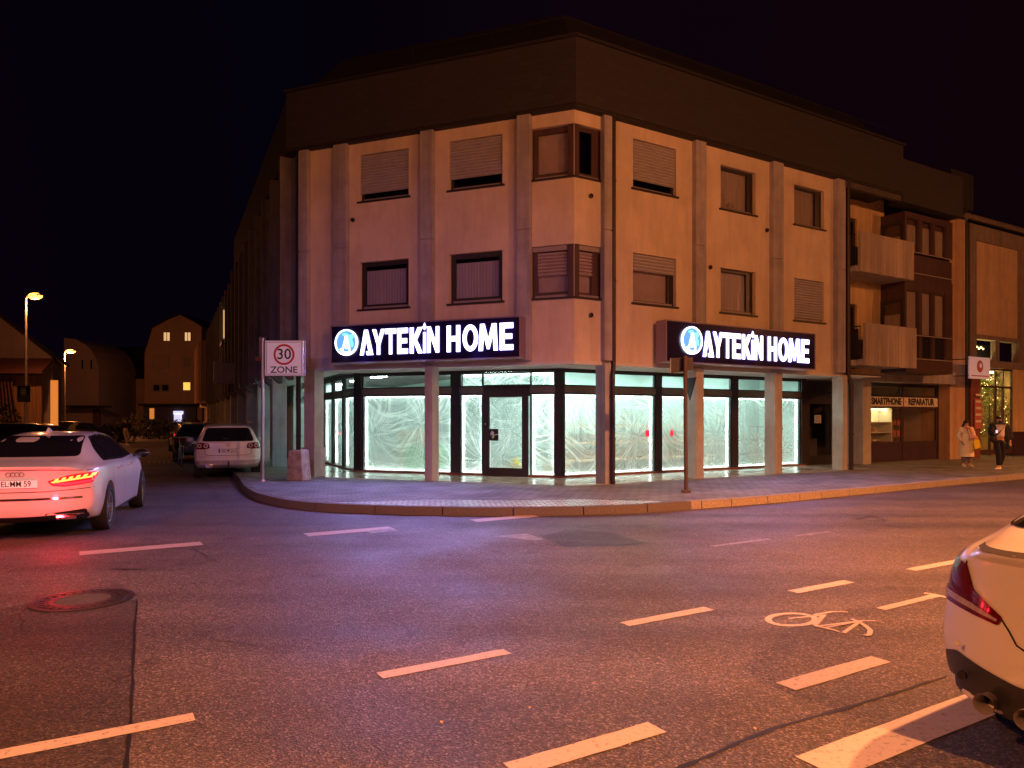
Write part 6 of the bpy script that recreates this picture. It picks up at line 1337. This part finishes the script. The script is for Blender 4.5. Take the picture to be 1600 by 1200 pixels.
def place_estate(cpos,ang,label,paint,group,detail=True,lamps='red_lens',txt='GD M 2212'):
    T=thing('car',label,'car',tuple(cpos),ang,local=True,group=group); shellobj(T,meC.copy(),paint)
    patchmesh(bvC,rounded([(-.68,1.045),(.68,1.045),(.55,1.42),(-.55,1.42)],.07),*REAR,.006,.08).build('rear_window','tinted',T,True)
    for sy in (1,-1):
        S=SIDE[sy]; patchmesh(bvC,rounded([(.42,1.04),(.62,1.36),(1.2,1.45),(2.2,1.45),(2.75,1.32),(3.15,1.03)],.05),*S,.004,.08).build('side_window','tinted',T,True)
        q=[(sy*.47,.86),(sy*.50,.985),(sy*.70,1.01),(sy*.86,1.00),(sy*.88,.90),(sy*.84,.83),(sy*.60,.83)]; tl=patchmesh(bvC,rounded(q if sy>0 else q[::-1],.02),*REAR,.008,.05).build('tail_light',lamps,T,True)
        if detail:
            for yy in (.58,.74): Mq=basis((rearC(yy,.92)-.012,sy*yy,.925),(0,-1,0),(0,0,1),(-1,0,0)); m=MB(); m.lathe([(.060,0),(.060,.012),(.028,.012)],Mq,18); m.build('round_lens','clear_lens',tl,True)
            m=MB(); m.tube([(.5,sy*.60,1.53),(.7,sy*.62,1.575),(2.1,sy*.61,1.575),(2.4,sy*.60,1.52)],.018,6); m.build('roof_rail','metal_dark',T,True)
            m=MB(); m.ball((2.9,sy*1.0,1.02),(.08,.11,.08),12,8); m.build('mirror','silver_paint',T,True)
        wheel(T,.9,sy*.775,.33,sy,5); wheel(T,3.5,sy*.775,.33,sy,5)
    if detail:
        patchmesh(bvC,rounded([(-.80,.40),(.80,.40),(.82,.52),(-.82,.52)],.03),*REAR,.005,.08).build('bumper_insert','concrete',T,True)
        patchmesh(bvC,rounded([(-.74,.60),(.74,.60),(.74,.64),(-.74,.64)],.01),*REAR,.008,.08).build('bumper_strip','metal_strip',T,True)
        m=gapline(bvC,[(-.62,1.0),(-.60,.70),(-.52,.66),(.52,.66),(.60,.70),(.62,1.0)],*REAR,w=.012); m.build('tailgate_gap','rubber',T)
        m=MB(); Mq=basis((rearC(0,.95)-.004,0,.955),(0,-1,0),(0,0,1),(-1,0,0)); m.lathe([(.055,0),(.055,.01),(.040,.01),(.040,.004)],Mq,18); m.tube([Mq@V((-.025,.03,.01)),Mq@V((0,-.03,.01)),Mq@V((.025,.03,.01))],.005,4); m.build('badge','chrome',T,True)
        m=MB(); m.tube([(.06,0,.36),(-.10,0,.36),(-.12,0,.45)],[.02,.02,.02],7); m.ball((-.12,0,.47),.028,8,6); m.build('tow_bar','metal_dark',T,True)
        Mq=basis((rearC(.5,.36)+.02,.50,.365),(0,-1,0),(0,0,1),(-1,0,0)); m=MB(); m.lathe([(.0,.03),(.05,.03),(.055,.07),(.045,.072),(.04,.05)],Mq@Matrix.Diagonal((1.9,1,1,1)),20); m.build('exhaust_trim','chrome',T,True)
        m=MB(); m.tube([(rearC(0,1.1)-.0,.0,1.10),(rearC(0,1.2)-.02,.16,1.15)],.010,5); m.build('rear_wiper','black_plastic',T)
    plate(T,rearC(0,.78)-.008,.79,0,.52,.115,R(-3),txt if detail else '',detail,'plate_plain')
    return T
angS=math.atan2(SD.y,SD.x)
place_estate((-7.88,20.1,.02),angS-R(2),'silver estate car parked half on the pavement under the zone sign','silver_paint','cars parked along the side street')
place_estate((ax(305,27.5),27.8,0),angS,'dark car parked between the silver estate and the bicycle','dark_paint','cars parked along the side street',False,'red_lens')
place_estate((ax(289,34),35.0,0),angS+R(4),'dark car with dim red lights, farthest ahead of the silver estate','dark_paint','cars parked along the side street',False,'red_dim')
place_estate((ax(64,45),45,0),R(8),'dark car parked side on at the foot of the farther lamp','dark_paint','cars parked near the low houses',False,'red_dim')
place_estate((ax(-28,30),30,0),R(10),'dark car at the left picture edge in front of the porch house','dark_paint','cars parked near the low houses',False)
# ---------- bicycle leaning by the parked cars ----------
def bicycle(x,y,ang,label,col,par=None):
    t=thing('bicycle',label,'bicycle',(x,y,0),ang,local=True)
    for wx in (0,1.05):
        m=MB(); M=Matrix.Translation((wx,0,.34))@Matrix.Rotation(PI/2,4,'X'); n=28
        m.lathe([(.335,-.015),(.345,0),(.335,.015),(.322,.010),(.322,-.010),(.335,-.015)],M,n); w=m.build('wheel','tyre',t,True); m=MB()
        for k in range(12): a=k*PI/6; m.tube([(wx,0,.34),(wx+.32*math.cos(a),0,.34+.32*math.sin(a))],.0022,3)
        m.build('spoke','steel',w)
    m=MB(); bb=(.43,0,.30); st=(.33,0,.82); hd=(.88,0,.86); m.tube([bb,st],.016,6); m.tube([bb,(.90,0,.74)],.018,6); m.tube([st,hd],.015,6); m.tube([(0,0,.34),bb],.010,5); m.tube([(0,0,.34),(.34,0,.78)],.009,5); m.tube([(.87,0,.95),(.92,0,.70),(1.05,0,.34)],.013,6); m.build('frame',col,t,True)
    m=MB(); m.tube([(.87,0,.93),(.84,0,1.02)],.012,6); m.tube([(.72,-.30,1.04),(.86,-.18,1.03),(.86,.18,1.03),(.72,.30,1.04)],.012,6); m.build('handlebar','steel',t,True)
    m=MB(); m.tube([(.33,0,.82),(.31,0,.94)],.012,6); m.ball((.27,0,.965),(.14,.07,.03),10,6); m.build('saddle','black_plastic',t,True); m=MB(); m.tube([(.43,-.06,.30),(.43,.06,.30)],.05,10); m.tube([(.43,.06,.3),(.50,.07,.16)],.01,5); m.tube([(.43,-.06,.3),(.36,-.07,.44)],.01,5); m.build('crank','steel',t,True)
    m=MB(); m.box(-.12,.22,-.06,.06,.73,.745); m.tube([(.0,.05,.34),(.02,.06,.73)],.006,4); m.tube([(.0,-.05,.34),(.02,-.06,.73)],.006,4); m.build('carrier','steel',t)
    return t
bicycle(ax(290,25.5),25.2,angS+R(4),'bicycle standing beside the parked cars left of the silver estate','zinc')
# ================= PEOPLE =================
def skin(nodes,edges,root,mt,name,parent,lv=2):
    keys=list(nodes); me=bpy.data.meshes.new(name); me.from_pydata([nodes[k][0] for k in keys],[(keys.index(a),keys.index(b)) for a,b in edges],[]); o=bpy.data.objects.new(name,me); COL.objects.link(o)
    s=o.modifiers.new('s','SKIN'); s.use_smooth_shade=True; sv=me.skin_vertices[0] if me.skin_vertices else None
    if sv is None:
        b=bmesh.new(); b.from_mesh(me); b.verts.layers.skin.verify(); b.to_mesh(me); b.free(); sv=me.skin_vertices[0]
    for i,k in enumerate(keys):
        r=nodes[k][1]; sv.data[i].radius=(r,r) if not isinstance(r,tuple) else r; sv.data[i].use_root=(k==root)
    u=o.modifiers.new('u','SUBSURF'); u.levels=lv; u.render_levels=lv
    dg=bpy.context.evaluated_depsgraph_get(); dg.update(); m2=bpy.data.meshes.new_from_object(o.evaluated_get(dg)); bpy.data.objects.remove(o); m2.name=name; m2.materials.clear(); m2.materials.append(MAT[mt])
    for p in m2.polygons: p.use_smooth=True
    q=bpy.data.objects.new(name,m2); link(q,parent); ORG[q.name]=V((0,0,0)); return q
def chain(*k): return [(k[i],k[i+1]) for i in range(len(k)-1)]
def person(label,X,Y,Z,rz,h,J,outfit,hair):
    # J: joint dict in metres for a 1.70 m figure facing -y, x = the figure's left
    t=thing('person',label,'person',(X,Y,Z),rz,local=True); s=h/1.70; t.scale=(s,s,s)
    n={'pel':((0,0,.93),(.15,.11)),'waist':((0,0,1.06),(.135,.10)),'chest':((0,0,1.25),(.155,.11)),'neckb':((0,0,1.43),(.075,.065)),'neck':((0,-.005,1.49),.052),'head':((0,-.01,1.575),(.070,.085)),'crown':((0,0,1.645),(.066,.078))}
    n['chin']=((0,-.055,1.535),(.040,.035)); n['nose']=((0,-.105,1.585),.012)
    e=chain('pel','waist','chest','neckb','neck','head','crown')+[('head','chin'),('head','nose')]
    for sd,sg in (('L',1),('R',-1)):
        sh,el,wr,hp,kn,an,toe=[J[k+sd] for k in ('sh','el','wr','hp','kn','an','toe')]
        n['sh'+sd]=(sh,.058); n['el'+sd]=(el,.042); n['wr'+sd]=(wr,.027); w=V(wr); d=(w-V(el)).normalized(); p=w+d*.07; n['palm'+sd]=(tuple(p),(.036,.02)); e+=chain('chest','sh'+sd,'el'+sd,'wr'+sd,'palm'+sd)
        sd_=V((1,0,0)) if abs(d.x)<.8 else V((0,1,0))
        for k,(o,l) in enumerate(((-.03,.075),(-.010,.085),(.010,.08),(.028,.062))):
            a=p+sd_*o+d*.03; b=a+d*l*.55+V((0,-.012,0)); c=b+d*l*.4+V((0,-.026,0)); 
            n[f'f{k}{sd}']=(tuple(a),.010); n[f'g{k}{sd}']=(tuple(b),.009); n[f'h{k}{sd}']=(tuple(c),.008); e+=chain('palm'+sd,f'f{k}{sd}',f'g{k}{sd}',f'h{k}{sd}')
        a=w+d*.02+V((0,-.03,0))+sd_*(-.02*sg); b=a+d*.045+V((0,-.02,0)); n['t'+sd]=(tuple(a),.012); n['u'+sd]=(tuple(b),.010); e+=chain('wr'+sd,'t'+sd,'u'+sd)
        n['hp'+sd]=(hp,.085); n['kn'+sd]=(kn,.055); n['an'+sd]=(an,.038); n['toe'+sd]=(toe,(.04,.025)); e+=chain('pel','hp'+sd,'kn'+sd,'an'+sd,'toe'+sd)
        n['ear'+sd]=((sg*.078,0,1.58),.012); e.append(('head','ear'+sd))
    skin(n,e,'pel','skin','body',t)
    m=MB()
    for sg in (1,-1): m.ball((sg*.030,-.088,1.598),(.013,.008,.007),8,5)
    m.build('eye','ink',t,True); m=MB(); m.ball((0,-.088,1.553),(.022,.008,.006),8,5); m.build('mouth','scarf_pink',t,True)
    outfit(t,J); hair(t); return t
def sleeves(n,e,J,r=(.075,.062,.05),root='chest'):
    for sd in 'LR': n['s'+sd]=(J['sh'+sd],r[0]); n['e'+sd]=(J['el'+sd],r[1]); w=V(J['wr'+sd]); q=V(J['el'+sd]).lerp(w,.95); n['w'+sd]=(tuple(q),r[2]); e+=chain(root,'s'+sd,'e'+sd,'w'+sd)
def legs(t,J,mt,r=(.10,.075,.062)):
    n={'pel':((0,0,.92),(.165,.125)),'top':((0,0,1.02),(.150,.115))}; e=[('pel','top')]
    for sd in 'LR': n['h'+sd]=(J['hp'+sd],r[0]); n['k'+sd]=(J['kn'+sd],r[1]); a=V(J['an'+sd])+V((0,0,.03)); n['a'+sd]=(tuple(a),r[2]); e+=chain('pel','h'+sd,'k'+sd,'a'+sd)
    skin(n,e,'pel',mt,'trousers',t)
def shoes(t,J,mt):
    for sd in 'LR':
        a,b=V(J['an'+sd]),V(J['toe'+sd]); d=(b-a); d.z=0; d.normalize(); n_=V((-d.y,d.x,0)); m=MB(); prof=[(-.07,.035,.085),(0,.042,.095),(.09,.048,.065),(.16,.045,.045),(.205,.025,.03)]
        g=V((a.x,a.y,0)); rows=[[g+d*x-n_*w+V((0,0,.002)),g+d*x+n_*w+V((0,0,.002)),g+d*x+n_*w*.7+V((0,0,z)),g+d*x-n_*w*.7+V((0,0,z))] for x,w,z in prof]
        for p,q in zip(rows,rows[1:]):
            for k in range(4): j=(k+1)%4; m.poly([p[k],p[j],q[j],q[k]])
        m.poly(rows[0]); m.poly(rows[-1]); o=m.build('shoe',mt,t,True,bevel=.008)
# woman, cream coat, weight on both feet, bag and scarf held in front
JW=dict(shL=(.185,0,1.38),elL=(.24,-.03,1.12),wrL=(.17,-.24,1.08),shR=(-.185,0,1.38),elR=(-.27,.02,1.12),wrR=(-.20,-.10,.92),hpL=(.09,0,.90),knL=(.10,-.03,.50),anL=(.12,.02,.08),toeL=(.14,-.13,.04),hpR=(-.09,0,.90),knR=(-.09,-.02,.50),anR=(-.08,.06,.08),toeR=(-.09,-.10,.04))
def outW(t,J):
    legs(t,J,'trousers_grey',(.10,.08,.075)); shoes(t,J,'shoe_white')
    n={'c':((0,0,1.30),(.175,.125)),'w':((0,0,1.08),(.165,.125)),'n':((0,.01,1.43),(.10,.08))}; e=[('c','w'),('c','n')]; sleeves(n,e,J,(.088,.075,.062),'c'); skin(n,e,'c','coat_cream','coat_top',t)
    m=MB(); N=28; lv=[(1.18,.185,.14),(1.0,.20,.155),(.8,.225,.175),(.55,.245,.19),(.36,.26,.205)]; rows=[]
    for z,a,b in lv: rows.append([(a*math.cos(2*PI*k/N)*(1+.03*math.sin(k*2.1)),b*math.sin(2*PI*k/N)*(1+.05*math.sin(k*1.7+z*3)),z) for k in range(N)])
    for p,q in zip(rows,rows[1:]):
        for k in range(N): j=(k+1)%N; m.poly([p[k],p[j],q[j],q[k]])
    m.build('coat_skirt','coat_cream',t,True)
    m=MB(); m.ball((.0,-.03,1.44),(.13,.11,.06),14,8); m.tube([(.05,-.12,1.42),(.09,-.17,1.30),(.12,-.21,1.15)],[.035,.04,.035],8); m.build('scarf','scarf_pink',t,True)
def hairW(t):
    m=MB(); m.ball((0,.015,1.625),(.098,.108,.098),16,10); m.build('hair','hair_black',t,True)
    n={'a':((0,.05,1.64),.07),'b':((-.07,.05,1.54),.055),'c':((-.12,.05,1.40),.055),'d':((-.17,.06,1.26),.03),'e':((.07,.05,1.54),.05),'f':((.09,.06,1.40),.05)}; skin(n,chain('a','b','c','d')+chain('a','e','f'),'a','hair_black','long_hair',t,1)
Yw=FPX*(HC-PV)/(728.5-HY); Xw=ax(1510,Yw); PW=person('woman with long black hair in a long cream coat standing by the orange wall',Xw,Yw,PV,R(-12),1.50,JW,outW,hairW)
MW=Matrix.Translation((Xw,Yw,PV))@Matrix.Rotation(R(-12),4,'Z')@Matrix.Scale(1.50/1.70,4)
t=thing('tote_bag','yellow tote bag held by the woman in the cream coat','bag',tuple(MW@V((.24,-.22,.62))))
m=MB(); a=[(.12,-.30,.98),(.33,-.26,1.0),(.33,-.16,1.0),(.12,-.20,.98)]; b=[(.16,-.33,.64),(.40,-.28,.70),(.42,-.14,.70),(.17,-.18,.64)]; m.hexa([MW@V(q) for q in b+a]); m.build('bag_body','yellow',t,bevel=.015)
m=MB(); m.tube([MW@V(q) for q in ((.15,-.25,.98),(.17,-.25,1.12),(.20,-.24,1.14),(.27,-.23,1.12),(.30,-.22,.99))],.010,6); m.build('strap','yellow',t,True)
t=thing('shoulder_bag','pink quilted bag held in front of the cream coat','bag',tuple(MW@V((.14,-.24,1.0)))); m=MB(); m.ball(MW@V((.13,-.25,1.06)),(.13,.06,.10),14,9); m.build('bag_body','scarf_pink',t,True); m=MB(); m.tube([MW@V(q) for q in ((.03,-.25,1.10),(-.02,-.14,1.36),(.02,-.10,1.40))],.010,5); m.build('strap','brown_red',t,True)
# man, black puffer jacket over white shirt, one hand at his phone
JM=dict(shL=(.215,0,1.40),elL=(.33,.02,1.15),wrL=(.30,-.06,.92),shR=(-.215,0,1.40),elR=(-.27,-.06,1.14),wrR=(-.26,-.30,1.16),hpL=(.10,0,.90),knL=(.11,-.02,.50),anL=(.04,.04,.08),toeL=(-.08,-.09,.04),hpR=(-.10,0,.90),knR=(-.03,-.05,.50),anR=(-.02,-.02,.08),toeR=(-.16,-.12,.04))
def outM(t,J):
    legs(t,J,'trousers_black',(.115,.088,.07)); shoes(t,J,'shoe_white')
    n={'c':((0,-.03,1.28),(.155,.14)),'w':((0,-.03,1.0),(.150,.14)),'n':((0,-.01,1.42),(.09,.085))}; skin(n,[('c','w'),('c','n')],'c','shirt_white','shirt',t)
    n={'b':((0,.04,1.26),(.20,.11)),'bw':((0,.05,1.0),(.20,.12)),'bb':((0,.05,.88),(.19,.11)),'bn':((0,.06,1.45),(.13,.08)),'fl':((.18,-.04,1.30),(.060,.09)),'fl2':((.20,-.05,1.05),(.06,.09)),'fl3':((.20,-.05,.88),(.055,.08)),'fr':((-.19,-.04,1.30),(.045,.07)),'fr2':((-.20,-.04,1.05),(.045,.065)),'fr3':((-.20,-.03,.88),(.045,.06)),'h1':((.10,.07,1.50),.065),'h2':((-.10,.07,1.50),.065)}
    e=chain('b','bw','bb')+[('b','bn'),('b','fl'),('b','fr'),('bn','h1'),('bn','h2')]+chain('fl','fl2','fl3')+chain('fr','fr2','fr3'); sleeves(n,e,J,(.115,.11,.075),'b'); skin(n,e,'b','jacket_black','jacket',t)
def hairM(t):
    m=MB(); m.ball((0,.012,1.64),(.088,.100,.075),16,9); m.build('hair','hair_black',t,True); m=MB(); m.ball((0,-.060,1.538),(.058,.048,.042),12,8); m.build('beard','hair_black',t,True)
Ym=FPX*(HC-PV)/(733-HY); Xm=ax(1561,Ym); person('man with a short beard in an open black puffer jacket over a white shirt',Xm,Ym,PV,R(-8),1.62,JM,outM,hairM)
MM=Matrix.Translation((Xm,Ym,PV))@Matrix.Rotation(R(-8),4,'Z')@Matrix.Scale(1.62/1.70,4)
t=thing('crossbody_bag','small black crossbody bag worn across the white shirt','bag',tuple(MM@V((-.2,-.15,.98)))); m=MB(); m.ball(MM@V((-.23,-.14,.98)),(.11,.06,.12),12,8); m.build('bag_body','jacket_black',t,True); m=MB(); m.tube([MM@V(q) for q in ((-.20,-.15,1.05),(-.05,-.145,1.20),(.08,-.13,1.36),(.13,-.05,1.45))],.016,5); m.build('strap','jacket_black',t,True)
t=thing('phone','small phone in the hand of the man in the black jacket','phone',tuple(MM@V((-.26,-.40,1.18)))); m=MB(); m.hexa([MM@V(q) for q in ((-.30,-.41,1.15),(-.23,-.41,1.15),(-.23,-.40,1.15),(-.30,-.40,1.15),(-.30,-.40,1.28),(-.23,-.40,1.28),(-.23,-.39,1.28),(-.30,-.39,1.28))]); m.build('case','black_gloss',t); m=MB(); m.poly([MM@V(q) for q in ((-.295,-.411,1.16),(-.235,-.411,1.16),(-.235,-.402,1.27),(-.295,-.402,1.27))]); m.build('screen','lit_notice',t)
# far walker
JF=dict(shL=(.18,0,1.38),elL=(.32,.05,1.25),wrL=(.46,-.02,1.20),shR=(-.18,0,1.38),elR=(-.30,-.02,1.22),wrR=(-.42,-.10,1.22),hpL=(.09,0,.90),knL=(.16,-.12,.52),anL=(.10,.12,.12),toeL=(.14,-.02,.05),hpR=(-.09,0,.90),knR=(-.05,-.1,.50),anR=(0,-.22,.08),toeR=(0,-.36,.06))
def outF(t,J):
    legs(t,J,'curtain',(.10,.078,.065)); shoes(t,J,'shoe_white'); n={'c':((0,0,1.28),(.18,.13)),'w':((0,0,1.0),(.17,.13)),'n':((0,0,1.43),(.10,.08))}; e=[('c','w'),('c','n')]; sleeves(n,e,J,(.085,.075,.06),'c'); skin(n,e,'c','jacket_black','jacket',t)
Yq=46.0; person('distant person in a dark top and pale trousers crossing the side street',ax(196,Yq),Yq,0,R(60),1.72,JF,outF,hairM)
